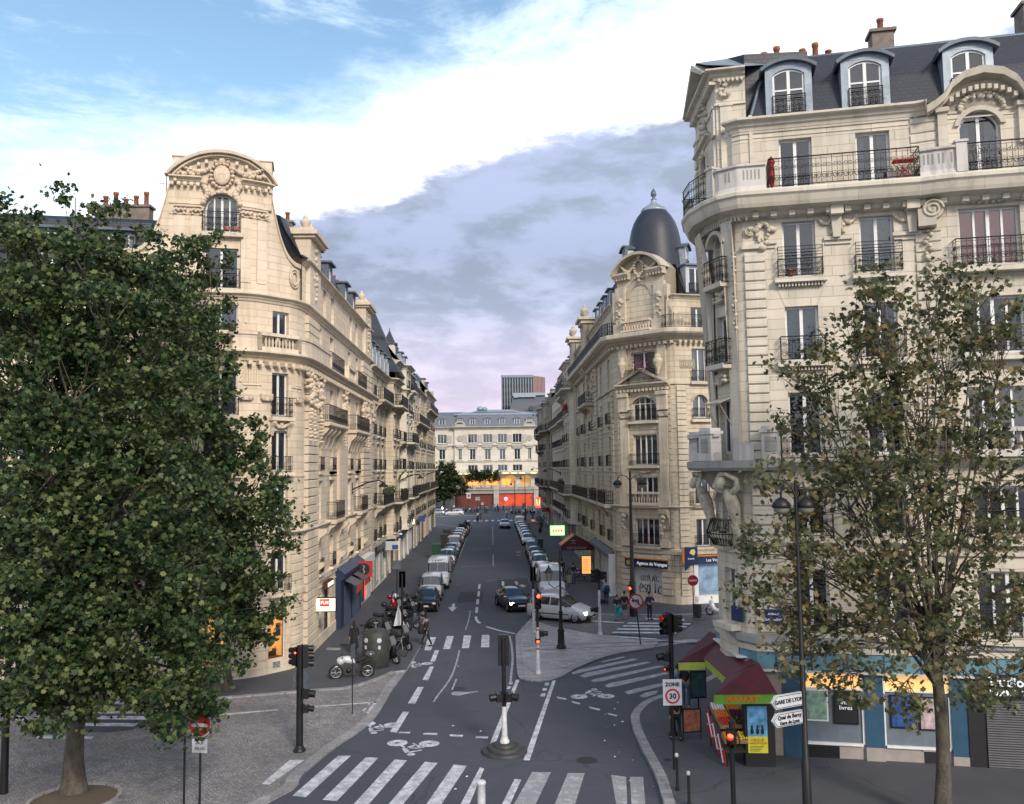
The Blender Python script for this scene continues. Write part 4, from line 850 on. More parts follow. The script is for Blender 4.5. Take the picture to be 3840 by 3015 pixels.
 nw=Path([(-2.15,0),(2.15,0)]);wall(nb:=MB(),nw,19.95,24.7,[(0,1.95,19.96,23.62,.97)],.7);mt=Matrix.Translation((c.x,c.y,0))@Matrix.Rotation(rz,4,'Z');gz.add(nb,mt)
 A=arc_pts(4.3,24.65,1.15,16)
 for(a0,z0),(a1,z1) in zip(A,A[1:]):
  for y in(0,1.6):gz.face([mt@Vector((a0,y,24.6)),mt@Vector((a1,y,24.6)),mt@Vector((a1,y,z1)),mt@Vector((a0,y,z0))])
  gz.face([mt@Vector((a0,0,z0)),mt@Vector((a1,0,z1)),mt@Vector((a1,1.6,z1)),mt@Vector((a0,1.6,z0))])
 for s in(-1,1):gz.face([mt@Vector((s*2.15,0,19.95)),mt@Vector((s*2.15,1.6,19.95)),mt@Vector((s*2.15,1.6,24.7)),mt@Vector((s*2.15,0,24.7))])
 nb2=MB();wall(nb2,nw,19.95,24.0,[(0,1.9,19.9,21.5,0)],.1);gz.add(nb2,mt@Matrix.Translation((0,.7,0)))
 for i in range(9):
  a=PI*(i+.5)/9;gz.tube([mt@Vector((.08*math.cos(a),.62,22.66)),mt@Vector((.55*math.cos(a),.5,22.66+.5*math.sin(a))),mt@Vector((.9*math.cos(a),.25,22.66+.88*math.sin(a)))],[.05,.08,.1],6)
 for i in range(15):gz.box(mt@Vector((-.85+.12*i,.64,22.3)),(.06,.1,.5),rz)
 gz.box(mt@Vector((0,.62,21.75)),(1.9,.14,.14),rz);gz.box(mt@Vector((0,.6,22.62)),(1.9,.16,.08),rz)
 gz.build('carved_gable','stone_grey',B)
 for s in(-1,1):
  pp=p.sub(uc+s*1.55-.75,uc+s*1.55+.75);sweep(tr,pp,[(.1,24.2),(.5,24.3),(.68,24.5),(.68,24.62),(.1,24.68)]);teeth(tr,pp,24.28,.26,.13,.16,.5)
 arch_mould(tr,p,uc,4.35,24.62,1.2,.2,.75,18,d0=-.4);arch_mould(tr,p,uc,1.95,22.65,.97,.34,.2,14,d0=.1)
 for s in(-1,1):
  for i in range(10):a=i/9;pbox(tr,p,uc+s*(2.35+1.0*a*a),.25,.5,19.95,23.3-2.6*math.sqrt(a),0,-.2)
 for y0,y1 in((82.5,85.2),(95.2,97.4)):
  sp_=p.sub(uy(y1) if uy(y1)>0 else 0.01,uy(y0));cc=p.at(uy((y0+y1)/2),-.1)[0]
  for y in(y0+.35,y1-.35):tr.lathe([(.42,19.95),(.42,20.3),(.34,20.4),(.3,23.4),(.36,23.5),(.4,23.7)],(9.1,y,0),14);bracket(tr,p,uy(y),19.4,.5,.8,1.3)
  tr.box((9.25,(y0+y1)/2,23.9),(1.3,y1-y0+.4,.35));tr.box((9.2,(y0+y1)/2,24.2),(1.7,y1-y0+.8,.25));tr.box((9.7,(y0+y1)/2,22),(.7,y1-y0,4.0));urn(tr,(9.1,(y0+y1)/2-.5,24.3),1.3);urn(tr,(9.1,(y0+y1)/2+.6,24.3),1.1)
 for(y0,y1,z) in((80.2,87,15.95),(67.4,72,7.1),(73.2,78,7.1),(80,95,7.1)):
  sp_=p.sub(uy(y1),uy(y0));slab(tr,sp_,z,.3,.85)
  for y in(y0+.4,y1-.4):bracket(tr,p,uy(y),z-.3,.3,.7,.9)
 tr.build('trim','stone_grey_trim',B)
 cv=MB();rd=random.Random(8);c,n,t=p.at(uc,.2)
 blob_relief(cv,c,t,n,wreath(0,24.9,.42,.55,.11,16)+swag(-1.6,-.4,25.2,.5,.13)+swag(.4,1.6,25.2,.5,.13)+[(0,25.75,.26),(0,24.2,.22),(-.35,24.1,.15),(.35,24.1,.15),(0,23.9,.16)],rd,.2)
 for s in(-1,1):
  c,n,t=p.at(uc+s*1.75,.34);blob_relief(cv,c,t,n,[(0,22.6,.26),(0,22.25,.2),(-.18,22.45,.14),(.18,22.45,.14)]+[(rd.uniform(-.3,.3),21.8-.16*i,.11) for i in range(6)],rd,.14)
  c,n,t=p.at(uc+s*1.62,.42);cv.lathe([(.1,16.7),(.12,16.8),(.1,16.9),(.34,17.5),(.36,17.8),(.22,17.95),(.28,18.05),(.1,18.2)],(c.x,c.y,0),12)
  c,n,t=p.at(uc+s*1.75,.5);blob_relief(cv,c,t,n,[(0,6.3,.22),(0,6.0,.18),(-.14,6.25,.1),(.14,6.25,.1)]+[(rd.uniform(-.25,.25),5.7-.12*i,.12) for i in range(6)],rd,.14)
 c,n,t=p.at(uc,.05);blob_relief(cv,c,t,n,[(-1.0+.2*i,18.85+.1*math.sin(i),.12) for i in range(11)]+swag(-.9,.9,9.75,.2,.1,14),rd,.12)
 for u in(ux(14.3),ux(16.5),ux(18.6)):
  for k in range(7):cv.add(_ring(.10,.34,.028),Matrix.Translation((*p.at(u-.55+k*.17,.03)[0],17.4))@Matrix.Rotation(rz_of(p.at(u)[2]),4,'Z'))
 for y in(79.3,84,77.6):c,n,t=p.at(uy(y),.15);blob_relief(cv,c,t,n,[(rd.uniform(-.5,.5),rd.uniform(16.6,18.8),.16) for _ in range(18)]+[(rd.uniform(-.4,.4),14-.3*i,.14) for i in range(8)],rd,.16)
 cv.build('carving','carving_grey',B)
 for i,(u,w,zb,zt,r,lv_,cu,tr_) in enumerate(W):window(B,p,u,w,zb,zt,r,lv_,cu,tr_) if not(zb>19 and abs(u-uc)<.1) else window(B,p,u,w,zb,zt,r,lv_,cu,tr_,.58)
 for zb in(4.15,10.05,13.35):railing(B,p,uc,2.5,zb,.85,.3,'bars')
 railing(B,p,uc,2.2,16.15,1.0,.6,'bars')
 bs=MB();sp_=p.sub(uc-1.35,uc+1.35);sweep(bs,sp_,[(.05,7.1),(.4,7.1),(.4,7.3),(.05,7.3)]);sweep(bs,sp_,[(.05,7.95),(.42,7.95),(.42,8.1),(.05,8.1)]);balusters(bs,p,7.3,.65,.25,.24,uc-1.3,uc+1.3)
 sp_=p.sub(uc-1.3,uc+1.3);sweep(bs,sp_,[(.6,20.0),(.95,20.0),(.95,20.15),(.6,20.15)]);sweep(bs,sp_,[(.6,20.7),(.98,20.7),(.98,20.85),(.6,20.85)]);balusters(bs,p,20.15,.55,.8,.25,uc-1.2,uc+1.2);bs.build('balustrade','stone_warm_trim',B)
 for x in(15.2,17.6,20.5):
  for zb in(4.15,10.05,13.35,16.1):railing(B,p,ux(x),1.35,zb,.8,.28,'bars')
  railing(B,p,ux(x),2.0,7.1,1.0,.5,'bars')
 for y in(69.6,74.6,81.8,93.8):
  for zb in(4.15,10.05,13.35):railing(B,p,uy(y),1.3,zb,.85,.25,'far')
 for zb in(4.15,10.05,13.35):railing(B,p,uy(88.4),2.2,zb,.9,.3,'far')
 for a,b_,z,d in((0.1,uc-2.2,19.95,.85),(uc+2.3,L[5]-.1,19.95,.85),(uy(87),uy(80.2),15.95,.78),(uy(72),uy(67.4),7.1,.78),(uy(78),uy(73.2),7.1,.78),(uy(95),uy(80),7.1,.78)):
  r=MB();rail_run(r,p,z,.95,d,'bars' if a>30 else 'far',a,b_);r.build('balcony_railing','iron',B)
 rf=MB();mansard(rf,p.sub(0,L[1]-1.6),22.5,[(.25,0),(.25,.12),(-.1,.14),(-1.5,2.3),(-2,2.4),(-7,3)]);mansard(rf,p.sub(L[4]+.9,L[5]),22.5,[(.25,0),(.25,.12),(-.1,.14),(-1.3,2.6),(-1.8,2.7),(-7,3.1)]);rf.build('roof','slate',B)
 dc=(12.95,67.1);dm=MB();pr=[(2.3,22.3),(2.3,24.4),(2.26,25.2),(2.2,26.0),(2.13,26.6),(2.05,27.2),(1.98,27.8),(1.86,28.4),(1.66,29.0),(1.36,29.55),(.98,30.02)];dm.lathe(pr,(*dc,0),32,0,True,uvs=True);dm.build('dome','slate',B)
 cp=MB();cp.lathe([(1.02,29.95),(1.05,30.05),(1.0,30.1),(.95,30.22),(.6,30.45),(.34,30.6),(.24,30.75),(.2,30.95),(.24,31.0)],(*dc,0),20,0);cp.build('lantern_cap','zinc',B)
 fn=MB();fn.lathe([(.08,30.98),(.14,31.06),(.08,31.12),(.22,31.32),(.24,31.45),(.18,31.62),(.08,31.8),(0,31.92)],(*dc,0),10);fn.build('finial','zinc_dark',B)
 q=Path([(dc[0]+2.3*math.cos(a),dc[1]+2.3*math.sin(a)) for a in(-2.8,-2.6)])
 for ang,z,s in((-.45,25.0,1.0),(-2.95,25.0,.8)):
  px,py=dc[0]+2.5*math.cos(ang),dc[1]+2.5*math.sin(ang);pth=Path([(px-.5*math.sin(-ang)-.0,py-.5*math.cos(ang)),(px+.5*math.sin(-ang),py+.5*math.cos(ang))]);dormer(B,pth,.5,z,.85,1.8,0,1.5,'arch','zinc',rail=True)
 dormer(B,p,ux(15.2),22.6,1.1,2.0,.15,1.6,'flat','frame_grey',rail=True);dormer(B,p,ux(18.4),23.0,.9,1.2,.7,1.4,'flat','zinc_dark');dormer(B,p,ux(21),22.6,1.1,1.7,.3,1.6,'flat','frame_grey')
 for y in(70.6,73.6,76.6,79.5,88,91.5):dormer(B,p,uy(y),22.75,1.0,1.5,.3,1.6,'flat','zinc')
 chimney(B,11.6,77.5,24.6,.7,2.2,1.7,3,0);chimney(B,11.6,90,24.0,.7,2.6,1.9,3,0);chimney(B,11.2,97,23.6,.7,2.2,1.6,3,0)
 def infill(u,w,zb,zt,mat,nm,slats=0,frames=0,depth=.2):
  q,n,t=p.at(u,-depth);f=MB()
  if slats:
   k=int((zt-zb)/.085)
   for i in range(k):z=(zt-zb)*i/k;f.prism([(-w/2,0,z),(-w/2,.03,z+.04),(-w/2,0,z+.08)],(w,0,0));
   f.bb(-w/2,w/2,.02,.05,0,zt-zb)
  else:f.bb(-w/2,w/2,.0,.04,0,zt-zb)
  for i in range(frames+1):x=-w/2+w*i/frames if frames else 0;f.bb(x-.04,x+.04,-.06,.0,0,zt-zb,1) if frames else None
  return f.build(nm,[mat,'frame_white'],B,(q.x,q.y,zb),rz_of(t))
 sh=infill(uc,3.1,.05,2.55,'shutter_white','roller_shutter',1)
 rd=random.Random(4)
 def tagging(parent,w,z0,sc,seed,mat='graffiti'):
  gmb=MB();r=random.Random(seed)
  x=-w/2
  while x<w/2:
   ww=r.uniform(.18,.3)*sc;k=r.choice('oaslce');pts=[]
   if k=='o':pts=[(x+ww/2+ww/2*math.cos(a),z0+.22*sc*math.sin(a)) for a in[i*.7 for i in range(10)]]
   elif k=='a':pts=[(x,z0-.25*sc),(x+ww/2,z0+.3*sc),(x+ww,z0-.25*sc),(x+ww*.75,z0),(x+ww*.2,z0)]
   elif k=='s':pts=[(x+ww,z0+.22*sc),(x,z0+.15*sc),(x+ww*.9,z0-.05*sc),(x+ww*.7,z0-.24*sc),(x,z0-.2*sc)]
   elif k=='l':pts=[(x,z0+.35*sc),(x+.05,z0-.2*sc),(x+ww,z0-.25*sc),(x+ww*1.1,z0)]
   elif k=='c':pts=[(x+ww,z0+.2*sc),(x+.1*ww,z0+.1*sc),(x,z0-.15*sc),(x+ww,z0-.25*sc)]
   else:pts=[(x,z0),(x+ww,z0+.05*sc),(x+ww*.5,z0+.28*sc),(x,z0),(x+ww*.5,z0-.28*sc),(x+ww,z0-.18*sc)]
   gmb.tube([(a,-.03,b) for a,b in smooth(pts,3)] if False else[(v.x,-.03,v.y) for v in smooth(pts,3)],.02*sc,4);x+=ww*1.12
  return gmb.build('graffiti',mat,parent)
 tagging(sh,1.5,1.72,.8,3);tagging(sh,1.8,.95,1.25,12)
 bx=MB();q,n,t=p.at(uc,.0);bx.bb(-1.85,1.85,-.28,.0,2.6,3.15);bx.bb(-1.9,1.9,-.4,0,3.18,3.26,1);bx.bb(-1.85,1.85,-.26,0,3.26,3.5,2)
 sg=bx.build('shop_sign',['sign_navy','sign_orange','stone_grey_trim'],None,(q.x,q.y,0),rz_of(t));tag(sg,'dark blue travel agency fascia sign above the graffitied white roller shutter','shop sign');text('Agence de Voyages',.34,sg,(.55,-.29,2.87),'sign_text',bold=.006)
 o=MB();o.lathe([(0,0),(.2,0)],(-1.55,-.29,2.87),14,0,False,(0,-1,0));o.build('emblem','sign_yellow',sg)
 infill(ux(15.6),1.9,.7,2.9,'window_poster','shop_window');infill(ux(18.6),1.8,.3,2.9,'shop_dark','shop_window',0,2)
 f=MB();q,n,t=p.at(ux(15.6),.02)
 for x in(-1.15,1.15):f.bb(x-.16,x+.16,-.06,.0,.2,3.0)
 f.bb(-1.3,1.3,-.06,0,.0,.66);f.build('shop_surround','frame_white',B,(q.x,q.y,0),rz_of(t))
 bx=MB();q,n,t=p.at(ux(16.6),0);bx.bb(-2.5,2.5,-.26,.0,2.95,3.45);bx.bb(-2.5,2.5,-.36,0,3.48,3.56,1);sg=bx.build('shop_sign',['sign_navy','sign_orange'],None,(q.x,q.y,0),rz_of(t));tag(sg,'dark blue fascia sign with white script over the poster window, right of the street corner','shop sign');text('Les Voyages sur mesure',.3,sg,(0,-.27,3.2),'sign_text')
 bx=MB();bx.prism([(-.02,-.08,0),(.9,-.08,0),(.9,-.08,1.15),(-.02,-.08,1.15)],(0,.16,0));bx.prism([(-.02,-.08,0),(.55,-.08,0),(-.0,-.08,-.5)],(0,.16,0));bx.bb(-.2,-.03,-.06,.06,.05,1.15,1);q=p.at(L[4]+.25,.95)[0]
 sg=bx.build('hanging_sign',['sign_navy','sign_orange'],None,(q.x-.35,q.y,3.1),.05);tag(sg,'dark blue and orange projecting sign with a pale leaf emblem at the building corner','hanging sign')
 o=MB();o.prism([(.3,-.095,.75),(.45,-.095,.98),(.68,-.095,1.0),(.75,-.095,.8),(.62,-.095,.55)],(0,.005,0));o.build('emblem','sign_yellow',sg);text('travel',.2,sg,(.42,-.095,.35),'sign_text')
 sb=MB();sp_=p.sub(uy(80.4),uy(67.3));sweep(sb,sp_,[(.02,3.1),(.62,3.0),(.66,3.1),(.62,3.25),(.02,3.6)],0)
 u=uy(80.2)
 while u<uy(67.4):pbox(sb,p,u,.14,.12,.12,3.05,1);u+=1.05
 sweep(sb,p.sub(uy(80.4),uy(67.3)),[(.0,.12),(.1,.12),(.1,.55),(.0,.55)],1);pbox(sb,p,uy(67.3),.15,.6,.12,3.3,1)
 sb.build('shop_canopy',['canopy_grey','frame_white'],B)
 for y in(70.2,74.4,78.6):infill(uy(y),3.3,.3,3.0,'shop_dark','shop_window',0,3)
 infill(uy(84.0),1.8,.1,3.0,'wood_dark','door');infill(uy(88.6),2.6,.4,3.0,'shop_green','shop_window',0,2);infill(uy(93.4),2.6,.4,3.0,'shop_dark','shop_window',0,2)
 fl=MB();q,n,t=p.at(uc-.1,.35);rd=random.Random(2)
 for i in range(260):
  a=Vector((rd.gauss(0,.42),rd.gauss(0,.18),abs(rd.gauss(.4,.38))));s=.07;fl.face([a+Vector((rd.uniform(-s,s),rd.uniform(-s,s),rd.uniform(-s,s))) for _ in range(4)],None,0 if rd.random()<.55 else 1)
 tag(fl.build('flowering_plant',['flower','plant'],None,(q.x,q.y,17.05),rz_of(t)),'bush of purple flowers filling the balcony over the triangular pediment','flowers')
 return B,p
DB,DP=domed()
for nm,c in(('render_beige',(.33,.30,.28)),('pillar_blue',(.02,.075,.14)),('fascia_blue',(.11,.25,.33)),('panel_grey',(.13,.16,.20)),('shop_black',(.012,.012,.015)),('shutter_grey',(.07,.075,.085)),('awning_burgundy',(.085,.012,.022)),('valance_lime',(.34,.44,.08)),('valance_green',(.14,.33,.035)),('tarp_red',(.42,.02,.03)),('fruit_orange',(.75,.22,.02)),('fruit_yellow',(.75,.55,.04)),('fruit_red',(.5,.03,.02)),('fruit_dark',(.05,.01,.04)),('plate_blue',(.015,.025,.12)),('plate_green',(.02,.09,.06)),('red_paint',(.5,.02,.02)),('red_cloth',(.22,.01,.015)),('awning_cream',(.35,.31,.25)),('poster_food',(.2,.32,.26)),('poster_deepblue',(.02,.07,.25)),('poster_pale',(.45,.35,.38)),('poster_sky',(.12,.35,.6)),('poster_yellow',(.65,.6,.04)),('poster_orange',(.4,.15,.08)),('poster_teal',(.02,.08,.09))):
 plain(nm,c,.6,var=.5 if nm.startswith('poster_') and nm!='poster_yellow' else.15,vs=5 if nm.startswith('poster') else 2.5)
emi('glow_amber',(1.0,.52,.18),.6,(.7,.4,.15))
def near():
 B=empty('near_apartment_building',(0,0,0),0,'pale stone corner building with long black balcony and slate roof, behind the browning plane tree','building')
 p=Path([(20,46),(12,38.6),(9.9,35.8),(9.2,34.9),(8.7,33.95),(8.42,32.95),(8.40,32.05),(8.66,31.08),(8.84,30.72),(9.08,30.52),(14.8,29.14),(15.25,28.92),(15.6,28.78),(18.7,28.03),(19.1,28.05),(26,26.4)])
 L=p.L;ux=lambda x:L[9]+(x-9.08)/5.72*(L[10]-L[9]) if x<14.8 else(L[12]+(x-15.6)/3.1*(L[13]-L[12]) if x<18.9 else L[14]+(x-19.1)/6.9*(L[15]-L[14]))
 ur=(L[6]+L[7])/2;ops=[];W=[]
 def add(u,w,zb,zt,rise=0,lv=2,cu=1,tr=0,lab=None):ops.append((u,w,zb,zt,rise));W.append((u,w,zb,zt,rise,lv,cu,tr))
 lv=[(4.3,6.4),(7.5,9.2),(10.3,12.5),(13.6,15.55),(16.58,18.6),(19.62,21.62)]
 for k,(zb,zt) in enumerate(lv):
  for i,x in enumerate((10.93,13.45)):add(ux(x),1.12,zb,zt,0,2,(0,1,0,2,0,0,1,2)[(k*2+i)%8])
  if k<5:add(ux(16.86),1.9,zb,zt,0,4,4 if k==4 else 2 if k else 1)
  else:add(ux(16.72),1.3,zb,zt+.33,.5,2,2)
  for x in(20.4,22.8,25):add(ux(x),1.15,zb,zt,0,2,1)
  if k<5:add(ur,.82,zb+.1,zt-.1,.4 if k in(1,4) else 0,2,(1,2,1,2,1)[k])
  for s_ in(1.8,5.0,7.6):add(s_+.6,1.1,zb,zt,0,2,1)
 mb=MB();wall(mb,p,4.0,22.3,ops,.32);wall(mb,p,0,4.0,[(ux(11.65),2.05,.75,3.05,0),(ux(14.35),1.95,.75,3.05,0) if False else(ux(13.9),.02,1,1.1,0)],.2)
 pv=p.sub(L[11]+.1,L[14]-.1);mb2=MB()
 u0=ux(16.8);A=[(u,z-.68) for u,z in[(-1.75,22.4),(-1.7,22.6),(-1.45,22.75),(-1.2,23.0),(-1.0,23.35),(-.6,23.65),(0,23.78),(.6,23.65),(1.0,23.35),(1.2,23.0),(1.45,22.75),(1.7,22.6),(1.75,22.4)]];A[0]=(-1.75,22.2);A[-1]=(1.75,22.2)
 for(a,z),(b_,y) in zip(A,A[1:]):
  q0,q1=p.at(u0+a,.0)[0],p.at(u0+b_,.0)[0];mb.face([(q0.x,q0.y,22.0),(q1.x,q1.y,22.0),(q1.x,q1.y,y),(q0.x,q0.y,z)],[(a,22.4),(b_,22.4),(b_,y),(a,z)])
 mb.build('wall','stone_pale',B)
 tr=MB()
 tp=p.sub(L[8]-.1,u0-1.7);tq=p.sub(u0+1.7,L[15]-.05)
 for q in(tp,tq):cornice(tr,q,22.42,.42,.4)
 for(a,z),(b_,y) in zip(A,A[1:]):
  R=[]
  for d,dz in((-.05,-.12),(.5,-.12),(.55,.12),(-.3,.14)):
   q0,q1=p.at(u0+a,d)[0],p.at(u0+b_,d)[0];R.append(((q0.x,q0.y,z+dz+.1),(q1.x,q1.y,y+dz+.1)))
  for i in range(3):tr.face([R[i][0],R[i][1],R[i+1][1],R[i+1][0]])
 for i in range(11):a=-1.0+.2*i;zz=22.87-.35*abs(a)**2.2-.18;pbox(tr,p,u0+a,.12,.34,zz-.1,zz+.06)
 fr=p.sub(L[8],L[15]-.05);band(tr,p.sub(L[8],L[15]-.05),21.95,.07,.05);band(tr,p.sub(L[8],L[15]-.05),21.75,.04,.03)
 arch_mould(tr,p,ux(16.72),1.3,21.45,.5,.16,.1,12);
 for s in(-1,1):pbox(tr,p,u0+s*1.25,.3,.16,20.7,22.0);pbox(tr,p,u0+s*1.25,.42,.26,21.95,22.1)
 cw=p.sub(L[1],L[15]-.05)
 sweep(tr,cw,[(-.02,18.75),(.22,18.8),(.3,18.92),(.75,19.0),(.82,19.12),(.9,19.32),(.98,19.4),(.98,19.52),(.9,19.6),(-.02,19.62)])
 u=ux(9.5)
 while u<L[15]-.3:
  pbox(tr,p,u,.2,.42,18.74,18.92);u+=.62
 u=L[4]
 while u<ux(9.3):pbox(tr,p,u,.07,.3,18.7,18.86);u+=.14
 for x in(12.15,14.55):ppoly(tr,p,ux(x),[(-.2,18.9),(-.12,17.9),(.12,17.9),(.2,18.9)],0,.22);pbox(tr,p,ux(x),.42,.5,18.65,18.95)
 ppoly(tr,p,L[10]+.25,[(-.28,18.6),(-.28,18.0),(.28,18.0),(.28,18.6)],0,.5)
 cornice(tr,p.sub(L[1],L[15]-.05),10.12,.28,.5);band(tr,p,7.0,.2,.12);band(tr,p.sub(ux(9.2),L[15]-.1),13.1,.04,.02)
 for k,(zb,zt) in enumerate(lv):
  if k==5:continue
  for x in(10.93,13.45,20.4,22.8):
   pbox(tr,p,ux(x),1.75,.3,zb-.2,zb-.04)
   if k in(4,3):
    for i in range(14):pbox(tr,p,ux(x)-.72+.11*i,.06,.18,zb-.33,zb-.2)
   if k<4:fan_key(tr,p,ux(x),1.12,zt,zt+.75)
  pbox(tr,p,ux(16.86),2.5,.4,zb-.24,zb-.04)
  pbox(tr,p,ur,1.25,.42,zb-.12,zb+.06) if k!=2 else None
  for x in(9.85,12.2,14.4):
   if k==4:pbox(tr,p,ux(x),.95 if x>10 else.7,.1,18.05-.22,18.05-.1);pbox(tr,p,ux(x),.85 if x>10 else.6,.06,17.68,17.74)
 quoin(tr,p,ux(9.1),ux(9.78),4.2,9.8,.09,.335);quoin(tr,p,ux(9.1),ux(9.78),10.15,17.6,.09,.335)
 quoin(tr,p,ux(14.65),L[11]+.15,10.15,18.0,.07,.335);quoin(tr,p,ux(14.65),L[11]+.15,19.7,22.2,.05,.335);quoin(tr,p,L[13]-.3,L[14]+.3,4.2,18.0,.09,.335);quoin(tr,p,ux(14.65),L[11]+.15,4.2,9.8,.07,.335)
 band(tr,p.sub(ux(9.05),ux(9.85)),17.75,.14,.14)
 for k in(4,1):
  zt=lv[k][1]-.1;arch_mould(tr,p,ur,1.0,zt-.42,.42,.14,.3,10)
 sweep(tr,p.sub(L[5]-.3,L[6]-.02),[(-.01,10.2),(.05,10.2),(.08,14),(.05,16.4),(.2,17.6),(.5,18.75)]);sweep(tr,p.sub(L[7]+.02,L[8]+.02),[(-.01,10.2),(.08,10.2),(.08,16.5),(.16,17.6),(.34,18.75)])
 bal=MB();bp=p.sub(L[2]-1.0,ux(9.95));sweep(bal,bp,[(-.02,9.75),(.95,9.8),(1.02,9.9),(1.02,10.14),(-.02,10.16)],1)
 bs=p.sub(L[4]-.2,ux(9.85));o=.72
 rl=p.sub(L[4]-.2,L[7]+.1)
 sweep(bal,rl,[(o,10.16),(o+.22,10.16),(o+.22,10.45),(o,10.45)]);sweep(bal,rl,[(o-.02,11.0),(o+.26,11.0),(o+.26,11.12),(o-.02,11.12)]);balusters(bal,p,10.45,.55,o+.11,.19,L[4]-.1,L[6]+.35)
 for u,w in((L[4]-.3,.5),(L[6]+.75,.85),(ux(9.72),.62)):
  pbox(bal,p,u,w,.42,10.16,11.1,0,o-.12 if u<ux(9) else.35);pbox(bal,p,u,w+.14,.52,11.1,11.22,0,o-.17 if u<ux(9) else.3);pbox(bal,p,u,w-.05,.4,11.22,11.32,0,o-.11 if u<ux(9) else.36);pbox(bal,p,u,w*.6,.03,10.45,10.95,1,o+.3 if u<ux(9) else.77)
 sweep(bal,p.sub(L[6]+1.1,ux(9.2)),[(.1,10.16),(.14,10.16),(.14,10.7),(.1,10.7)])
 for x0,x1 in((14.6,18.6),):
  q=p.sub(L[11],L[14]);sweep(bal,q,[(.3,10.16),(.62,10.16),(.62,10.4),(.3,10.4)]);sweep(bal,q,[(.3,10.98),(.66,10.98),(.66,11.12),(.3,11.12)]);balusters(bal,p,10.4,.58,.46,.26,L[12]+.3,L[13]-.3)
  for u in(L[12]-.1,L[13]+.1,ux(16.5)+1.2 if False else L[12]+.25):pbox(bal,p,u,.4,.4,10.16,11.15,0,.28)
 for a,b_ in((L[7]+.35,ux(9.85)),(ux(14.75),L[12]+.25)):
  q=p.sub(a,b_);sweep(bal,q,[(.62,19.6),(.9,19.6),(.84,19.75),(.84,20.4),(.92,20.45),(.92,20.52),(.6,20.52)])
  u=a+.15
  while u<b_-.1:pbox(bal,p,u,.05,.012,19.98,20.32,1,.84);u+=.13
 for u in(L[7]+.2,L[12]+.3,L[13]-.1,L[4]):pbox(bal,p,u,.34,.34,19.6,20.6,0,.6);pbox(bal,p,u,.42,.42,20.6,20.68,0,.56)
 bal.build('stone_balcony',['stone_balcony','stone_base'],B);tr.build('trim','stone_pale_trim',B)
 cv=MB();rd=random.Random(6)
 def garland(u,pts,d=.05,dep=.1):c,n,t=p.at(u,d);blob_relief(cv,c,t,n,pts,rd,dep)
 garland(ux(9.6),[(x,18.45+.12*math.sin(x*9),.1) for x in[(-.3+.075*i) for i in range(12)]]+wreath(.12,18.3,.22,.3,.08,12)+[(0,17.95,.1),(.25,17.85,.12),(.12,17.7,.12)],.06,.12)
 garland(ux(12.2),wreath(0,18.35,.18,.16,.08,8)+swag(.15,.62,18.6,.18,.07,9)+swag(-.62,-.15,18.6,.18,.07,9)+[(0,18.0,.1),(0,17.86,.07),(-.2,18.1,.08),(.2,18.1,.08)],.03,.09)
 garland(ux(14.4),swag(-.42,.3,18.55,.2,.07,10),.03,.08)
 garland(ux(14.62) if False else L[10]+.25,[(.1*math.sin(i*1.7),17.9-.13*i,.09) for i in range(14)],.1,.12)
 garland(ux(16.86),wreath(0,18.95,.75,.22,.08,22)+swag(-1.2,-.6,18.98,.15,.07,6)+swag(.6,1.2,18.98,.15,.07,6),.08,.1)
 garland(u0,[(.68*math.cos(a),22.0+.55*math.sin(a),.09) for a in[PI*i/16 for i in range(17)]]+[(0,22.45,.13),(-.25,22.4,.1),(.25,22.4,.1)],.05,.1)
 for zz in(16.2,13.2,7.2):garland(ur,[(rd.uniform(-.38,.38),zz+rd.uniform(-.22,.1),.09) for _ in range(16)],.12,.12)
 garland(L[8],[(.05*math.sin(i*1.9),17.6-.16*i,.075) for i in range(18)],.1,.1);garland(L[6]-.3,[(.05*math.sin(i*1.9),18.5-.2*i,.09) for i in range(8)],.3,.12)
 def volute(u,z,r,d):
  c,n,t=p.at(u,d);T=Vector((t.x,t.y,0));pts=[]
  for j in range(30):a=j/29*4.2*PI;rr=r*(1-j/33);pts.append(Vector((c.x,c.y,z))+T*rr*math.cos(a)+Vector((0,0,rr*math.sin(a))))
  cv.tube(pts,.045,6);cv.lathe([(0,0),(r,0),(r,-.3)],Vector((c.x,c.y,z))-Vector((n.x,n.y,0))*.03,20,0,False,(n.x,n.y,0))
 volute(L[10]+.42,18.55,.34,.5);volute(ux(9.3),18.3,.18,.1)
 cv.build('carving','carving_pale',B)
 def atlant(u,s):
  c,n,t=p.at(u,.05);N=Vector((n.x,n.y,0));T=Vector((t.x,t.y,0))*s;O=Vector((c.x,c.y,0));m=MB()
  def q(a,b_,z):return O+T*a+N*b_+Vector((0,0,z))
  m.tube([q(-.05,.06,7.2),q(0,.14,7.7),q(.05,.24,8.15),q(.06,.36,8.6),q(.02,.5,8.95),q(-.02,.62,9.15)],[.06,.17,.18,.24,.22,.11],12)
  m.ell(q(-.02,.86,9.32),(.15,.17,.19),10,8);m.ell(q(-.02,.78,9.42),(.19,.18,.17),8,6)
  m.tube([q(-.22,.55,9.05),q(-.42,.75,9.25),q(-.3,.6,9.65),q(-.12,.5,9.74)],[.12,.1,.09,.07],8);m.tube([q(.22,.5,9.05),q(.5,.55,9.2),q(.55,.6,9.5),q(.2,.8,9.7)],[.12,.11,.09,.07],8)
  m.tube([q(.0,.25,7.9),q(.15,.25,7.7),q(.1,.12,7.3)],[.16,.16,.08],8)
  for i in range(12):m.tube([q(-.25+.045*i,.2,8.0-.02*i),q(-.24+.045*i+.03*math.sin(i*2),.26,7.6),q(-.2+.04*i,.08,7.05+.04*(i%3))],[.045,.05,.02],5)
  return m.build('atlas_figure','carving_pale',B)
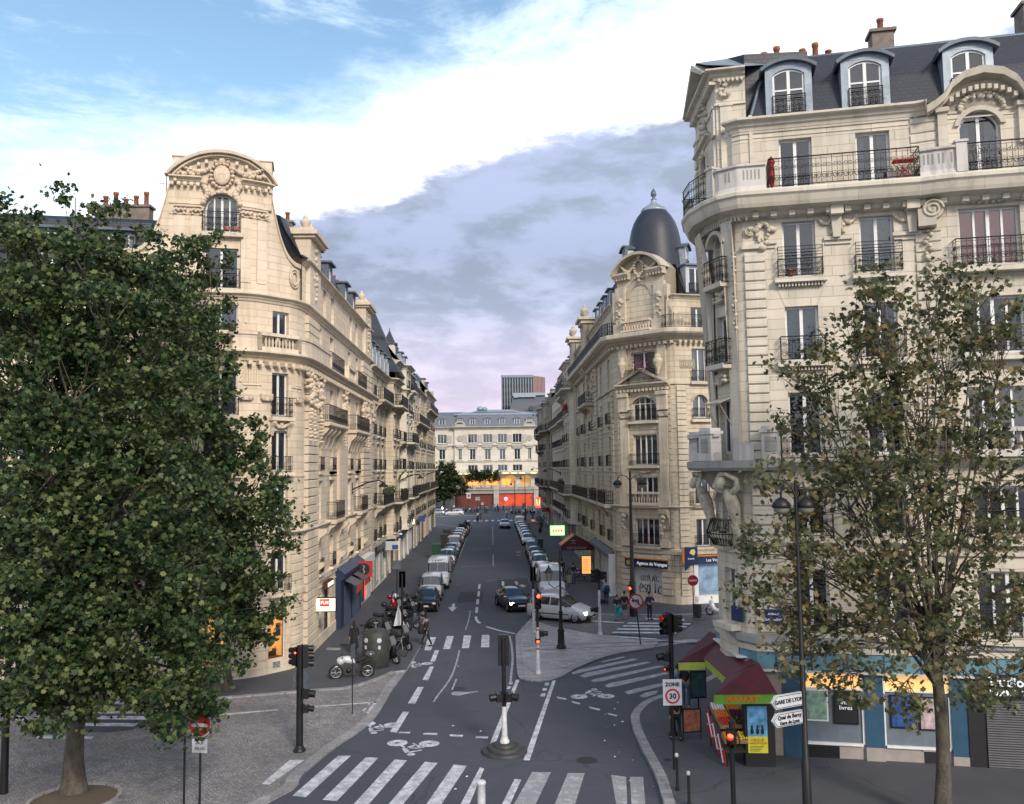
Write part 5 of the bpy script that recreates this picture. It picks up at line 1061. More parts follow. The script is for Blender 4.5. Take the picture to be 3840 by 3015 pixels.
 atlant(L[5]+.35,-1);atlant(L[7]+.25,1);
 br=MB();
 for u in(L[4],L[5]+.4,L[7]+.25,ux(9.6)):bracket(br,p,u,9.75,.4,.8,.7)
 br.build('balcony_bracket','stone_pale_trim',B)
 for(u,w,zb,zt,r,lv_,cu,tr_) in W:window(B,p,u,w,zb,zt,r,lv_,cu,tr_)
 for k,(zb,zt) in enumerate(lv[:5]):
  if k==2:continue
  for x in(10.93,13.45,20.4):
   railing(B,p,ux(x),1.5,zb,.62 if k==4 else.85,.26,'scroll')
   if k==4:
    g_=MB();
    for zz in(.74,.84,.94,1.06):g_.tube([(-.75,-.26,zz),(.75,-.26,zz)],.012,5)
    for x_ in(-.75,.75):g_.tube([(x_,-.26,.6),(x_,-.26,1.06)],.012,5);g_.tube([(x_,-.26,1.06),(x_,0,1.06)],.012,5)
    q,n,t=p.at(ux(x));g_.build('guard_rail','iron',B,(q.x,q.y,zb),rz_of(t))
  railing(B,p,ux(16.86),2.35,zb,.9,.35,'scroll')
  if k<2:continue
  r=MB();rail_run(r,p,zb,.95,.38,'scroll',ur-.62,ur+.62);r.build('balcony_railing','iron',B)
 for a,b_,z,d,h in((ux(9.95),ux(14.7),19.62,.85,1.02),(L[12]+.5,L[13]-.3,19.62,.8,.95),(L[13]+.3,L[15]-.1,19.62,.85,1.0),(L[4]+.2,L[7]-.05,19.62,.88,1.0),(ux(10.05),L[11],10.16,.9,.95)):
  r=MB();rail_run(r,p,z,h,d,'scroll',a,b_);r.build('balcony_railing','iron',B)
 bb_=MB();c,n,t=p.at(ur,.1)
 for i in range(18):a=-PI/2+PI*i/17;bb_.tube([(0.62*math.sin(a),-.1-.42*math.cos(a),.95),(.75*math.sin(a),-.1-.6*math.cos(a),.45),(.5*math.sin(a),-.1-.35*math.cos(a),.02)],.014,5)
 for z,r_ in((.95,.62),(.45,.76),(.05,.55)):bb_.tube([(r_*math.sin(-PI/2+PI*i/14),-.1-(r_-.18)*math.cos(-PI/2+PI*i/14),z) for i in range(15)],.02,5)
 bb_.build('bulging_railing','iron',B,(c.x,c.y,7.1),rz_of(t))
 rp=Path([(11.6,36.5),(9.75,33.6),(9.55,30.75),(14.3,29.6),(26,26.8)]);rf=MB();mansard(rf,rp,22.42,[(.42,0),(.42,.1),(-.05,.12),(-.45,1.45),(-1.05,2.75),(-1.4,2.88),(-7,3.0)]);rf.build('roof','slate',B)
 rg=MB();rg.tube([(*rp.off(-.05)[2],22.75),(*rp.off(-.45)[2],23.95),(*rp.off(-1.05)[2],25.2),(*rp.off(-1.4)[2],25.32)],.07,6);o1=rp.off(-1.4);rg.tube([(*q,25.32) for q in o1[1:]],.08,6)
 rg.build('ridge_flashing','lead_ridge',B)
 ru=lambda x:rp.L[2]+(x-9.55)*1.026
 for x in(10.9,13.45,16.75,20.6,23.5):dormer(B,rp,ru(x),22.5,1.12,1.85,-.02,1.8,'arch','zinc',rail=True)
 T=MB();tz=Path([(9.6,35.4),(8.62,35.2),(8.42,31.15),(9.45,30.9)]);wall(T,tz,19.6,24.5,[(tz.L[1]+2.0,1.3,19.7,22.1,.65)],.35)
 T.face([(9.6,35.4,24.5),(8.62,35.2,24.5),(8.42,31.15,24.5),(9.45,30.9,24.5)]);T.face([(9.45,30.9,19.6),(9.6,35.4,19.6),(9.6,35.4,24.5),(9.45,30.9,24.5)])
 T.build('turret_wall','stone_pale',B)
 t2=MB();cornice(t2,tz,24.55,.35,.42);teeth(t2,tz,24.2,.16,.08,.12,.24);band(t2,tz,23.3,.08,.07);cornice(t2,tz.sub(tz.L[1]+.7,tz.L[1]+3.4),22.5,.25,.3)
 us_=tz.L[1]+2.05
 for k in range(2):arch_mould(t2,tz,us_,1.3+k*.5,21.45+k*.02,.65+k*.1,.12,.14-.06*k,12)
 rake_mould(t2,tz,us_,3.9,24.5,1.05,.24,.5);A=[(-1.95,24.4),(0,25.5),(1.95,24.4)]
 for(a0,z0),(a1,z1) in zip(A,A[1:]):
  for d in(.02,-.9):
   q0,q1=tz.at(us_+a0,d)[0],tz.at(us_+a1,d)[0];t2.face([(q0.x,q0.y,24.4),(q1.x,q1.y,24.4),(q1.x,q1.y,z1),(q0.x,q0.y,z0)])
 for u in(tz.L[1]+.3,tz.L[2]-.3,tz.L[2]+.35):pbox(t2,tz,u,.42,.1,22.2,23.2);pbox(t2,tz,u,.5,.14,23.2,23.3);pbox(t2,tz,u,.42,.12,19.7,22.0)
 for i in range(9):a=i/8;z1=19.7+2.9*(1-math.sqrt(1-(1-a)**2));t2.box((9.5+.75*a,30.62-.17*a,(19.6+z1)/2),(.12,.5,z1-19.6),-.22)
 t2.build('turret_trim','stone_pale_trim',B)
 c2=MB();c,n,t=tz.at(us_,.1);blob_relief(c2,c,t,n,wreath(0,23.6,.38,.6,.09,14)+swag(-1.2,-.5,24.9,.2,.1)+swag(.5,1.2,24.9,.2,.1)+[(rd.uniform(-.6,.6),rd.uniform(22.5,23.0),.1) for _ in range(14)]+[(0,22.2,.16),(.2,22.1,.12),(-.2,22.1,.12)],rd,.13)
 c,n,t=tz.at(tz.L[2]+.35,.1);blob_relief(c2,c,t,n,[(rd.uniform(-.2,.2),rd.uniform(23.5,24.1),.09) for _ in range(10)],rd,.07);c2.build('turret_carving','carving_pale',B)
 zr=MB();K_=[(8.02,30.8,24.68),(8.2,33.1,25.85),(8.25,35.5,24.68),(9.55,30.75,24.62),(9.1,31.9,25.45),(9.3,33.2,25.85),(9.6,35.5,24.68),(11.8,32.1,25.38),(11.8,33.6,25.5),(11.8,35.3,25.3)]
 for q in((0,4,1),(0,3,4),(1,4,5),(1,5,6,2),(3,7,4),(4,7,8,5),(5,8,9,6)):zr.face([K_[i] for i in q])
 zr.build('turret_roof','zinc',B);zr=MB();wall(zr,Path([(9.45,30.93),(9.6,31.35),(11.9,31.1)]),22.4,25.35,[],.1);zr.face([(9.45,30.93,24.6),(9.6,31.35,25.35),(9.1,31.9,25.45),(9.3,31.0,24.7)]);zr.build('slate_cheek','slate',B)
 chimney(B,15.3,32.4,24.6,.8,.7,2.0,1,-.2);chimney(B,20.9,31.0,24.8,1.8,.9,2.15,2,-.2);chimney(B,12.5,33.9,24.7,3.0,.6,1.4,6,-.2)
 gfp=Path([(14.5,41.5),(9.4,35.0),(8.9,34.1),(8.93,31.0),(9.2,30.5),(14.3,29.27),(26,26.46)]);gx=lambda x:gfp.L[4]+(x-9.2)*1.028
 gf=MB();ops=[(gx(11.65),2.0,.75,3.05,0),(gx(14.42),1.98,.75,3.05,0) if False else(gx(13.35)+.0,.01,9,9.1,0)]
 g0=MB();led=MB();sweep(led,gfp,[(-.3,3.75),(.35,3.8),(.45,3.9),(.45,4.12),(-.9,4.22)],0);led.build('ledge','stone_base',B)
 fa=MB();sweep(fa,gfp,[(-.1,3.0),(.3,3.0),(.3,3.62),(-.1,3.62)],0);sweep(fa,gfp,[(.28,3.62),(.36,3.62),(.36,3.8),(.28,3.8)],1);sweep(fa,gfp,[(.28,2.95),(.36,2.95),(.36,3.02),(.28,3.02)],1)
 u=.8
 while u<gfp.L[-1]:pbox(fa,gfp,u,.05,.02,3.02,3.62,2,.3);u+=1.15
 fa.build('fascia',['fascia_blue','stone_pale_trim','pillar_blue'],B)
 for nm,x0,x1,z0,z1,d,mt in(('pier',9.2,9.85,0,3.0,.16,'render_beige'),('pillar',9.85,10.42,.1,3.0,.22,'pillar_blue'),('plinth',10.42,12.4,0,.62,.12,'render_beige'),('pillar',12.4,12.98,.55,3.0,.22,'pillar_blue'),('plinth',12.4,12.98,0,.55,.24,'render_beige'),('plinth',12.98,15.0,0,.62,.12,'render_beige'),('pillar',15.0,15.48,.4,3.0,.22,'pillar_blue'),('plinth',15.0,15.48,0,.4,.24,'render_beige'),('pillar',15.48,16.0,.0,3.0,.26,'shop_black')):
  m_=MB();pbox(m_,gfp,(gx(x0)+gx(x1))/2,gx(x1)-gx(x0),d,z0,z1);m_.build(nm,mt,B)
 def shutter(x0,x1,z0,z1,mt,nm='roller_shutter'):
  q,n,t=gfp.at((gx(x0)+gx(x1))/2,.30);w_=gx(x1)-gx(x0);f=MB();k=int((z1-z0)/.075)
  for i in range(k):z=(z1-z0)*i/k;f.face([(-w_/2,0,z),(w_/2,0,z),(w_/2,-.02,z+.04),(-w_/2,-.02,z+.04)]);f.face([(-w_/2,-.02,z+.04),(w_/2,-.02,z+.04),(w_/2,0,z+.075),(-w_/2,0,z+.075)])
  return f.build(nm,mt,B,(q.x,q.y,z0),rz_of(t))
 for x0,x1 in((10.48,12.32),(13.04,14.94)):
  q,n,t=gfp.at((gx(x0)+gx(x1))/2,.1);w_=gx(x1)-gx(x0);f=MB();f.bb(-w_/2,w_/2,0,.03,.62,2.4);f.build('shutter_panel','panel_grey',B,(q.x,q.y,0),rz_of(t))
  f=MB();f.bb(-w_/2,w_/2,0,.03,2.42,2.9,0);f.build('lit_transom','glow_amber',B,(q.x,q.y,0),rz_of(t))
  f=MB();f.bb(-w_/2-.06,-w_/2,-.06,.03,.62,2.95);f.bb(w_/2,w_/2+.08,-.06,.03,.62,2.95);f.bb(-w_/2,w_/2,-.06,.0,2.38,2.43);f.bb(-w_/2,w_/2,-.1,.02,.56,.64);f.build('shop_frame','frame_white',B,(q.x,q.y,0),rz_of(t))
 shutter(16.0,20.0,.05,2.35,'shutter_grey')
 gv=MB();q,n,t=gfp.at(gx(11.0),.14);gv.bb(-.6,.6,-.0,.02,.12,.52,0)
 for i in range(5):gv.bb(-.58,.58,-.02,0,.16+.07*i,.19+.07*i,1)
 gv.build('vent_grille',['shop_black','iron'],B,(q.x,q.y,0),rz_of(t));gv=MB();q,n,t=gfp.at(gx(14.5),.14);gv.bb(-.35,.35,0,.02,.1,.5,0);gv.bb(-.4,.4,-.03,0,.5,.55,1);gv.build('vent_grille',['shop_black','render_beige'],B,(q.x,q.y,0),rz_of(t))
 q,n,t=gfp.at(gx(9.55),.17);gt=text('LSD',.32,B,(q.x,q.y,1.75),'graffiti',rz_of(t),name='graffiti');gt.rotation_euler=(0,0,rz_of(t))
 ul=MB();ul.tube([(-.38,0,0),(.1,0,.03),(.42,0,-.03)],.015,4);ul.build('graffiti','graffiti',B,(q.x,q.y,1.5),rz_of(t))
 def poster(x,z,w_,h_,mats,lab,extra=None):
  q,n,t=gfp.at(gx(x),.16);f=MB();f.bb(-w_/2-.05,w_/2+.05,0,.03,-h_/2-.05,h_/2+.05,0);f.bb(-w_/2,w_/2,-.008,0,-h_/2,h_/2,1)
  o=f.build('poster',[mats[0],mats[1]],None,(q.x,q.y,z),rz_of(t));tag(o,lab,'poster','posters on the grey shop shutters')
  for tx,s,lx,lz,mt in(extra or[]):text(tx,s,o,(lx,-.012,lz),mt)
  return o
 a=poster(10.88,1.85,.72,.95,('frame_white','poster_food'),'poster with green and red fruit picture, left of the black poster')
 poster(11.82,1.8,.7,.98,('iron','shop_black'),'black poster with white lettering between the fruit poster and the blue pillar',[('fnac',.2,0,.18,'sign_text'),('livres',.2,0,0,'sign_text')])
 poster(13.58,1.75,.72,.98,('iron','poster_deepblue'),'deep blue poster on the shutter right of the blue pillar');poster(14.42,1.72,.66,.98,('iron','poster_pale'),'pale poster with pink and dark shapes behind the plane tree trunk')
 sg=MB();q,n,t=gfp.at(gx(17.35),.28);sg.bb(-1.7,1.7,-.08,0,2.35,3.1);o=sg.build('shop_sign','shop_black',None,(q.x,q.y,0),rz_of(t));tag(o,'black shop sign with white lettering for a nail studio at the right edge','shop sign');text('Studio Nails',.42,o,(-.3,-.09,2.87),'sign_text',bold=.01);text('HOMME  TEL: 09 57',.26,o,(-.3,-.09,2.52),'sign_text',bold=.006)
 for u,wd,nm,lab in((ux(9.65),.62,('AVENUE','DAUMESNIL'),'blue enamel street name plate on the front wall beside the corner'),(L[7]+.02,.6,None,'blue enamel street name plate on the rounded corner above the awning')):
  q,n,t=p.at(u,.12);f=MB();f.bb(-wd/2,wd/2,0,.03,-.26,.26,0);f.bb(-wd/2+.03,wd/2-.03,-.006,0,-.23,.23,1)
  o=f.build('street_plate',['plate_green','plate_blue'],None,(q.x,q.y,4.75),rz_of(t));tag(o,lab,'street sign');(text(nm[0],.1,o,(0,-.012,.1),'sign_text'),text(nm[1],.11,o,(0,-.012,-.09),'sign_text')) if nm else None
 aw=MB();c,n,t=p.at(ur,.02);aw.prism([(-.55,0,0),(-.55,-.55,-.22),(-.55,-.55,-.25),(-.55,0,-.03)],(1.1,0,0));aw.tube([(-.5,-.5,-.25),(-.5,0,-1.1)],.015,4);aw.tube([(.5,-.5,-.25),(.5,0,-1.1)],.015,4)
 for i in range(11):aw.face([(-.55+.1*i,-.55,-.24),(-.45+.1*i,-.55,-.24),(-.5+.1*i,-.55,-.36)])
 aw.build('window_awning','awning_cream',B,(c.x,c.y,12.45),rz_of(t))
 tb=MB();tb.bb(-.35,.35,-.2,.2,.68,.72,0)
 for x,y in((-.3,-.16),(.3,-.16),(-.3,.16),(.3,.16)):tb.tube([(x,y,0),(-x,y,.68)],.014,5,0)
 q,n,t=p.at(ux(14.3),.45);tag(tb.build('folding_table','red_paint',None,(q.x,q.y,19.62),rz_of(t)),'small red folding table on the long black balcony','table')
 pr_=MB();pr_.lathe([(.03,0),(.09,.2),(.12,.5),(.1,.85),(.14,.95),(.03,1.15)],n=8);q=p.at(ux(10.05),.72)[0];tag(pr_.build('folded_parasol','red_cloth',None,(q.x,q.y,19.62),0),'folded dark red parasol leaning at the left end of the long balcony','parasol')
 rd=random.Random(5)
 for u,z,s,lab in((ux(16.9),19.7,.5,'bushy dark plants on the balcony under the arched pavilion window'),(ur,13.7,.38,'wispy green plants in the railing of the third corner window'),(ur+.05,7.5,.5,'spiky potted palm in the bulging corner railing')):
  fl=MB();q,n,t=p.at(u,.28)
  for i in range(150 if s<.5 else 220):
   a=Vector((rd.gauss(0,.38 if s>.4 else.3),rd.gauss(0,.1),abs(rd.gauss(.35,.3))));d=Vector((rd.uniform(-1,1),rd.uniform(-1,1),rd.uniform(-.2,1)))*.13;w_=Vector((rd.uniform(-1,1),rd.uniform(-1,1),0))*.025;fl.face([a,a+d*.5+w_,a+d,a+d*.5-w_])
  fl.lathe([(.1,-.1),(.14,.12)],n=8);tag(fl.build('balcony_plant','plant',None,(q.x,q.y,z),rz_of(t)),lab,'plant')
 q,n,t=p.at(ux(10.6),.16);f=MB();f.lathe([(.09,0),(.12,.2),(.13,.2),(.13,.24),(.1,.24)],n=10);tag(f.build('flower_pot','pot_terracotta',None,(q.x,q.y,16.6),rz_of(t)),'terracotta flower pot on the sill behind the scrolled railing with extra guard bars','flower pot')
 aw=empty('market_awning',(8.8,31.5,3.2),0,'burgundy market awning with green valances folded round the street corner','awning');f=MB()
 def pan(a,b_,c_,d_):f.prism([Vector(a),Vector(b_),Vector(c_),Vector(d_)],(0,0,.03))
 o=Vector((-8.8,-31.5,-3.2));v=lambda x,y,z:Vector((x,y,z))+o
 pan(v(7.85,33.8,2.78),v(7.85,30.0,2.78),v(8.85,29.9,3.28),v(8.85,34.2,3.28));pan(v(7.1,28.75,2.55),v(9.15,28.65,2.55),v(8.95,29.95,3.28),v(7.85,30.0,2.8));pan(v(6.85,33.0,2.66),v(7.85,33.0,2.66),v(8.85,34.2,3.3),v(8.6,35.2,3.35));f.build('canopy','awning_burgundy',aw)
 f=MB();f.prism([v(7.85,33.8,2.78),v(7.85,30.0,2.78),v(7.85,30.0,2.5),v(7.85,33.8,2.5)],(.02,0,0));f.prism([v(6.85,33.0,2.68),v(7.85,33.0,2.68),v(7.85,33.0,2.38),v(6.85,33.0,2.38)],(0,.02,0));f.build('valance','valance_lime',aw)
 f=MB();f.prism([v(7.1,28.75,2.58),v(9.15,28.65,2.58),v(9.15,28.65,2.26),v(7.1,28.75,2.26)],(0,.02,0));vv=f.build('valance','valance_green',aw);text('MARKET',.28,vv,tuple(v(8.0,28.68,2.42)),'sign_orange',-.05,.012)
 f=MB();f.box(v(8.62,32.3,3.33),(.42,3.3,.05));f.build('gutter_board','frame_white',aw)
 for i in range(3):
  f=MB();f.tube([v(8.9,30.2+1.7*i,2.3),v(7.9,30.2+1.7*i,2.72)],.02,5);f.build('awning_arm','iron',aw)
 st=empty('greengrocer_stall',(8.3,29.9,.12),0,'sloping greengrocer stall with red tarpaulin front under the market awning','stall')
 f=MB();f.prism([(-.75,-.7,.5),(.45,-.7,.5),(.45,.0,1.05),(-.75,.0,1.05)],(0,0,-.05));f.prism([(-.75,.0,1.05),(.45,.0,1.05),(.45,1.6,1.35),(-.75,1.6,1.35)],(0,0,-.05));
 for x,y,z in((-.7,-.65,.5),(.4,-.65,.5),(-.7,1.5,1.3),(.4,1.5,1.3)):f.tube([(x,y,0),(x,y,z)],.025,5)
 f.build('shelf','wood_dark',st);f=MB();f.prism([(-.78,-.72,.45),(-.78,1.6,1.3),(-.78,1.6,.5),(-.78,-.72,.0)],(-.02,0,0));f.build('tarpaulin','tarp_red',st)
 for k in range(3):
  f=MB();f.tube([(-.82,-.6+.7*k,.1+.2*k),(-.82,.0+.7*k,.85+.15*k)],.03,4);f.tube([(-.82,-.5+.7*k,.5+.2*k),(-.82,.1+.7*k,.35+.2*k)],.02,4);f.build('tarpaulin_stripe','frame_white',st)
 rd=random.Random(3);k=0
 for j,(mt,nm,col) in enumerate((('fruit_orange','orange','oranges'),('fruit_yellow','lemon','yellow lemons'),('fruit_red','tomato','red tomatoes'),('leaf_green','lettuce','green lettuces'),('fruit_orange','orange','mandarins'),('fruit_dark','aubergine','dark aubergines'),('frame_white','egg_tray','white packaged goods'),('fruit_orange','orange','apricots'))):
  cx,cy=7.75+.5*(j%2),29.4+.52*(j//2);z=.12+(.62+.5*(cy-29.2) if cy<29.9 else 1.05+.19*(cy-29.9))+.08
  cr=MB();cr.bb(-.22,.22,-.22,.22,0,.02);cr.bb(-.23,-.21,-.22,.22,0,.14);cr.bb(.21,.23,-.22,.22,0,.14);cr.bb(-.21,.21,-.23,-.21,0,.14);cr.bb(-.21,.21,.21,.23,0,.14)
  o=cr.build('crate','wood_shelf',None,(cx,cy,z),0);o.rotation_euler=(.28,0,0);tag(o,f'shallow crate of {col} on the greengrocer stall','crate','crates on the greengrocer stall')
  fm=MB()
  for a in range(5):
   for b2 in range(5):fm.ell((-.17+.085*a,-.17+.085*b2,.1+.03*rd.random()),(.045,.045,.045),6,4)
  tag(fm.build(nm+'s',mt,None,(cx,cy,z+.04),0),f'heap of {col} filling a crate on the greengrocer stall','fruit',kind='stuff').rotation_euler=(.28,0,0)
 kb=MB();kb.bb(-.42,.55,0,.5,0,2.15,0);kb.bb(-.34,.3,-.03,0,.45,1.95,1);o=kb.build('poster_cabinet',['shop_black','poster_sky'],None,(8.62,29.15,.12),-.1);tag(o,'black cabinet with a tall blue and yellow circus poster beside the fruit stall','cabinet')
 f=MB();f.bb(-.34,.3,-.036,-.03,.45,.98);f.build('poster_lower','poster_yellow',o);text('CIRQUE',.12,o,(-.04,-.04,.86),'tarp_red');text('MANDINGUE',.1,o,(-.03,-.04,.76),'tarp_red')
 for i in range(4):f=MB();f.bb(-.28,.18-.05*i,-.04,-.037,.66-.05*i,.675-.05*i);f.build('poster_line','shop_black',o)
 f=MB()
 for x in(-.2,-.02,.14):f.lathe([(.0,1.05),(.045,1.08),(.05,1.2),(.02,1.25),(.04,1.3),(.0,1.36)],(x,-.04,0),6)
 f.build('poster_figures','shop_black',o)
 bd=MB();bd.bb(-.35,.35,0,.04,.25,1.1,0);bd.bb(-.3,.3,-.01,0,.3,1.05,1)
 for x in(-.33,.33):bd.tube([(x,.02,0),(x,.02,.3)],.02,5)
 o=bd.build('menu_board',['shop_black','poster_orange'],None,(7.1,32.1,.12),.1);tag(o,'small framed board with orange and blue pictures standing left of the fruit stall','sign board')
 bd=MB();bd.bb(-.32,.32,0,.08,.9,1.95,0);bd.bb(-.27,.27,-.01,0,.98,1.88,1);bd.bb(-.03,.03,.02,.06,0,.9,0);o=bd.build('display_panel',['shop_black','poster_teal'],None,(7.85,34.2,.12),.1);tag(o,'dark display panel with teal picture under the far end of the market awning','display panel')
 return B
NB=near()
LV=[(4.2,6.15),(7.2,9.3),(10.0,12.1),(12.9,15.0),(16.1,18.1)]
def street(side,y0,y1,mat,trim,label,wins,zt=18.9,lv=LV,pil=(),balc=(),bumps=(),roof='slate',dorm=(),chim=(),shops=(),rails=True,attic=0,seed=1,mh=2.4,cz=None,ww=1.1,rstyle='far',bay=0.7):
 B=empty('terrace_apartment_building',(0,0,0),0,label,'building');rd=random.Random(seed)
 pts=[(-9.9,y0),(-9.9,y1)] if side=='L' else[(9.4,y1),(9.4,y0)];X,sg,o=(-9.9,1,1) if side=='L' else(9.4,-1,-1)
 if bumps:
  pts=[pts[0]]
  for a,b_ in(bumps if side=='L' else[(q[1],q[0]) for q in bumps[::-1]]):
   e=.5 if side=='L' else-.5;pts+=[(X,a),(X+o*bay,a+e),(X+o*bay,b_-e),(X,b_)]
  pts.append((-9.9,y1) if side=='L' else(9.4,y0))
 p=Path(pts);u_=lambda y:u_at(p,y=y);base=Path([(-9.9,y0),(-9.9,y1)] if side=='L' else[(9.4,y1),(9.4,y0)]);ub=(lambda y:y-y0) if side=='L' else(lambda y:y1-y)
 ops=[];W=[]
 for i,yw in enumerate(wins):
  y,w=yw if hasattr(yw,'__len__') else(yw,ww)
  for k,(a,b_) in enumerate(lv):
   if b_>zt:continue
   ops.append((u_(y),w,a,b_,.15 if k==0 else 0));W.append((u_(y),w,a,b_,.15 if k==0 else 0,2,(1,2,0,1,2,2,0)[rd.randrange(7)]))
 mb=MB();wall(mb,p,3.9,zt,ops,.28)
 so=[((ub(a)+ub(b_))/2,abs(b_-a)-.3,z0,z1,0) for a,b_,z0,z1,*_ in shops];wall(mb,base,0,3.9,so,.3)
 e=[(-9.9,y1),(-18,y1)] if side=='L' else[(18,y1),(9.4,y1)];wall(mb,Path(e),0,zt+1.5,[],.1);e=[(-18,y0),(-9.9,y0)] if side=='L' else[(9.4,y0),(18,y0)];wall(mb,Path(e),3,zt+1.5,[],.1)
 mb.build('wall',mat,B)
 tr=MB();cornice(tr,p,zt,.45,.55);band(tr,p,3.75,.3,.16);cornice(tr,p,6.95,.22,.25);cornice(tr,p,lv[-1][0]-.12,.35,.4)
 for k in(2,3):band(tr,p,lv[k][0]-.25,.08,.05)
 if trim!='stone_white':teeth(tr,p,lv[-1][0]-.45,.5,.2,.18,.3)
 for a,b_ in pil:quoin(tr,p,*sorted((u_(a),u_(b_))),.3,zt-.4,.2,.45)
 for(u,w,a,b_,*_) in W:
  pbox(tr,p,u,w+.35,.22,a-.18,a-.02)
  if a>7:pbox(tr,p,u,w+.3,.12,b_+.1,b_+.24)
 for a,b_,z,d,*st in balc:
  s0,s1=sorted((u_(a),u_(b_)));slab(tr,p.sub(s0,s1),z,.24,d+.08)
  u=s0+.2
  while u<s1:bracket(tr,p,u,z-.22,.2,d*.8,.8);u+=1.9
 if roof=='parapet':sweep(tr,p,[(-.02,zt),(.05,zt),(.05,zt+1.0),(-.4,zt+1.05)])
 tr.build('trim',trim,B)
 if seed%2 or side=='L':
  cv=MB()
  for a,b_ in pil:c,n,t=p.at((u_(a)+u_(b_))/2,.2);blob_relief(cv,c,t,n,[(rd.uniform(-.5,.5),rd.uniform(lv[3][1]-1.2,lv[3][1]+.4),rd.uniform(.12,.2)) for _ in range(16)],rd,.2)
  if pil:cv.build('carving','carving_grey',B)
 for wv in W:window(B,p,*wv)
 if rails:
  covered=lambda u,z:any(abs(z-q[2])<.4 and min(u_(q[0]),u_(q[1]))-.3<u<max(u_(q[0]),u_(q[1]))+.3 for q in balc)
  for(u,w,a,b_,*_) in W:
   if not covered(u,a):railing(B,p,u,w+.15,a,.85,.25,rstyle)
 for a,b_,z,d,*st in balc:
  r=MB();rail_run(r,p,z,1.0,d,st[0] if st else 'far',*sorted((u_(a),u_(b_))));r.build('balcony_railing','iron',B)
 if roof in('slate','zinc','slate_far','zinc_dark'):
  rf=MB();mansard(rf,base,zt,[(.4,0),(.4,.1),(-.2,.12),(-1.1,mh),(-1.5,mh+.12),(-8,mh+.7)]);rf.build('roof',roof,B)
  for y in dorm:dormer(B,base,ub(y),zt+.12,1.0,mh*.72,.35,1.5,'flat','zinc' if seed%2 else 'zinc_dark')
 for y,w,h,n in chim:chimney(B,(-12.2 if side=='L' else 11.7),y,zt+mh-.6,.7,w,h,n,0)
 for i,(a,b_,z0,z1,mt,kind) in enumerate(shops):
  u=(ub(a)+ub(b_))/2;w=abs(b_-a)-.3;q,n,t=base.at(u,-.22);f=MB();f.bb(-w/2,w/2,0,.05,0,z1-z0,0)
  if kind=='glass':
   k=max(1,round(w/1.1))
   for j in range(k+1):x=-w/2+w*j/k;f.bb(x-.04,x+.04,-.08,0,0,z1-z0,1)
   f.bb(-w/2,w/2,-.08,0,0,.35,1)
  elif kind=='shutter':
   for j in range(int((z1-z0)/.16)):f.bb(-w/2,w/2,-.02,0,.16*j,.16*j+.08,0)
  elif kind=='door':f.bb(-w/2,w/2,-.05,0,(z1-z0)*.72,(z1-z0)*.76,1);f.bb(-.03,.03,-.05,0,0,(z1-z0)*.72,1)
  f.build({'glass':'shop_window','shutter':'roller_shutter','door':'door'}[kind],[mt,'frame_grey' if kind=='glass' else 'iron'],B,(q.x,q.y,z0),rz_of(t))
  if kind!='door':
   f=MB();q,n,t=base.at(u,.02);f.bb(-w/2-.1,w/2+.1,-.16,0,z1+.05,z1+.6);f.build('fascia',('sign_navy','canopy_grey','shop_dark','fascia_grey','wood_dark','shop_green')[rd.randrange(6)],B,(q.x,q.y,0),rz_of(t))
 return B
plain('fascia_grey',(.32,.34,.36),.6);plain('shop_navy',(.015,.025,.07),.45);plain('neon_red_off',(.4,.05,.03),.5);plain('shutter_beige',(.30,.28,.24),.7)
stone('station_wall',(.60,.57,.50),.85,row=.8,bw=2,dirt=.25);stone('station_trim',(.42,.41,.38),.85,row=.8,bw=2,dirt=.4)
for nm,c in(('shutter_blue_dark',(.05,.07,.12)),('awning_red',(.42,.06,.03)),('sign_pale',(.45,.5,.55)),('sign_blue',(.02,.07,.25)),('wood_red',(.08,.012,.012)),('awning_orange',(.35,.1,.03)),('boarding_brown',(.12,.025,.015)),('tower_dark',(.04,.055,.08)),('tower_pale',(.20,.23,.29)),('tower_pink',(.34,.24,.24))):plain(nm,c,.6)
plain('boarding_red',(.55,.06,.015),.6,var=.35,vs=.5,emit=(1,.15,.03),es=.03)  # boards carry a faint red-orange emission of their own, no lamp there
emi('neon_red',(1,.06,.03),2.0,(.5,.02,.02));emi('neon_green',(.03,.9,.12),2.0,(.05,.5,.1));emi('glow_sign',(1,.9,.35),1.6,(.8,.7,.3));emi('glow_cream',(1,.95,.7),1.3,(.8,.75,.55));emi('sign_lit_yellow',(1,.98,.62),.95,(.8,.8,.5));emi('sign_lit_red',(.75,.02,.02),.6,(.5,.02,.02));emi('menu_orange',(1,.36,.10),1.0,(.7,.3,.12));emi('glow_arcade',(1,.55,.16),.30,(.5,.3,.12));emi('glow_orange',(1,.28,.05),1.2,(.6,.2,.05));emi('glow_yellow',(1,.75,.2),1.6,(.8,.6,.2))
street('L',70.1,89,'stone_grey','stone_grey_trim','grey stone building with planted long balconies and dark mansard, next to the carved corner building',[72.2,75.6,78.6,82,85,87.6],18.5,pil=[(70.2,71.2)],balc=[(73.4,88.5,15.95,.8),(73.2,88.6,7.0,.8),(84,88,10.0,.6)],bumps=[(81,87)],dorm=(72.5,75,77.5,80,83,86),chim=[(71,1.6,1.9,3)],shops=[(71.2,73.0,.2,3.0,'frame_white','door'),(73.4,77,.15,3.0,'shop_dark','glass'),(77.2,81,.15,3.0,'shop_dark','glass'),(81.4,84.6,.1,3.1,'wood_dark','glass'),(85,88.6,.1,3.1,'wood_dark','shutter')],seed=3,mh=3.0)
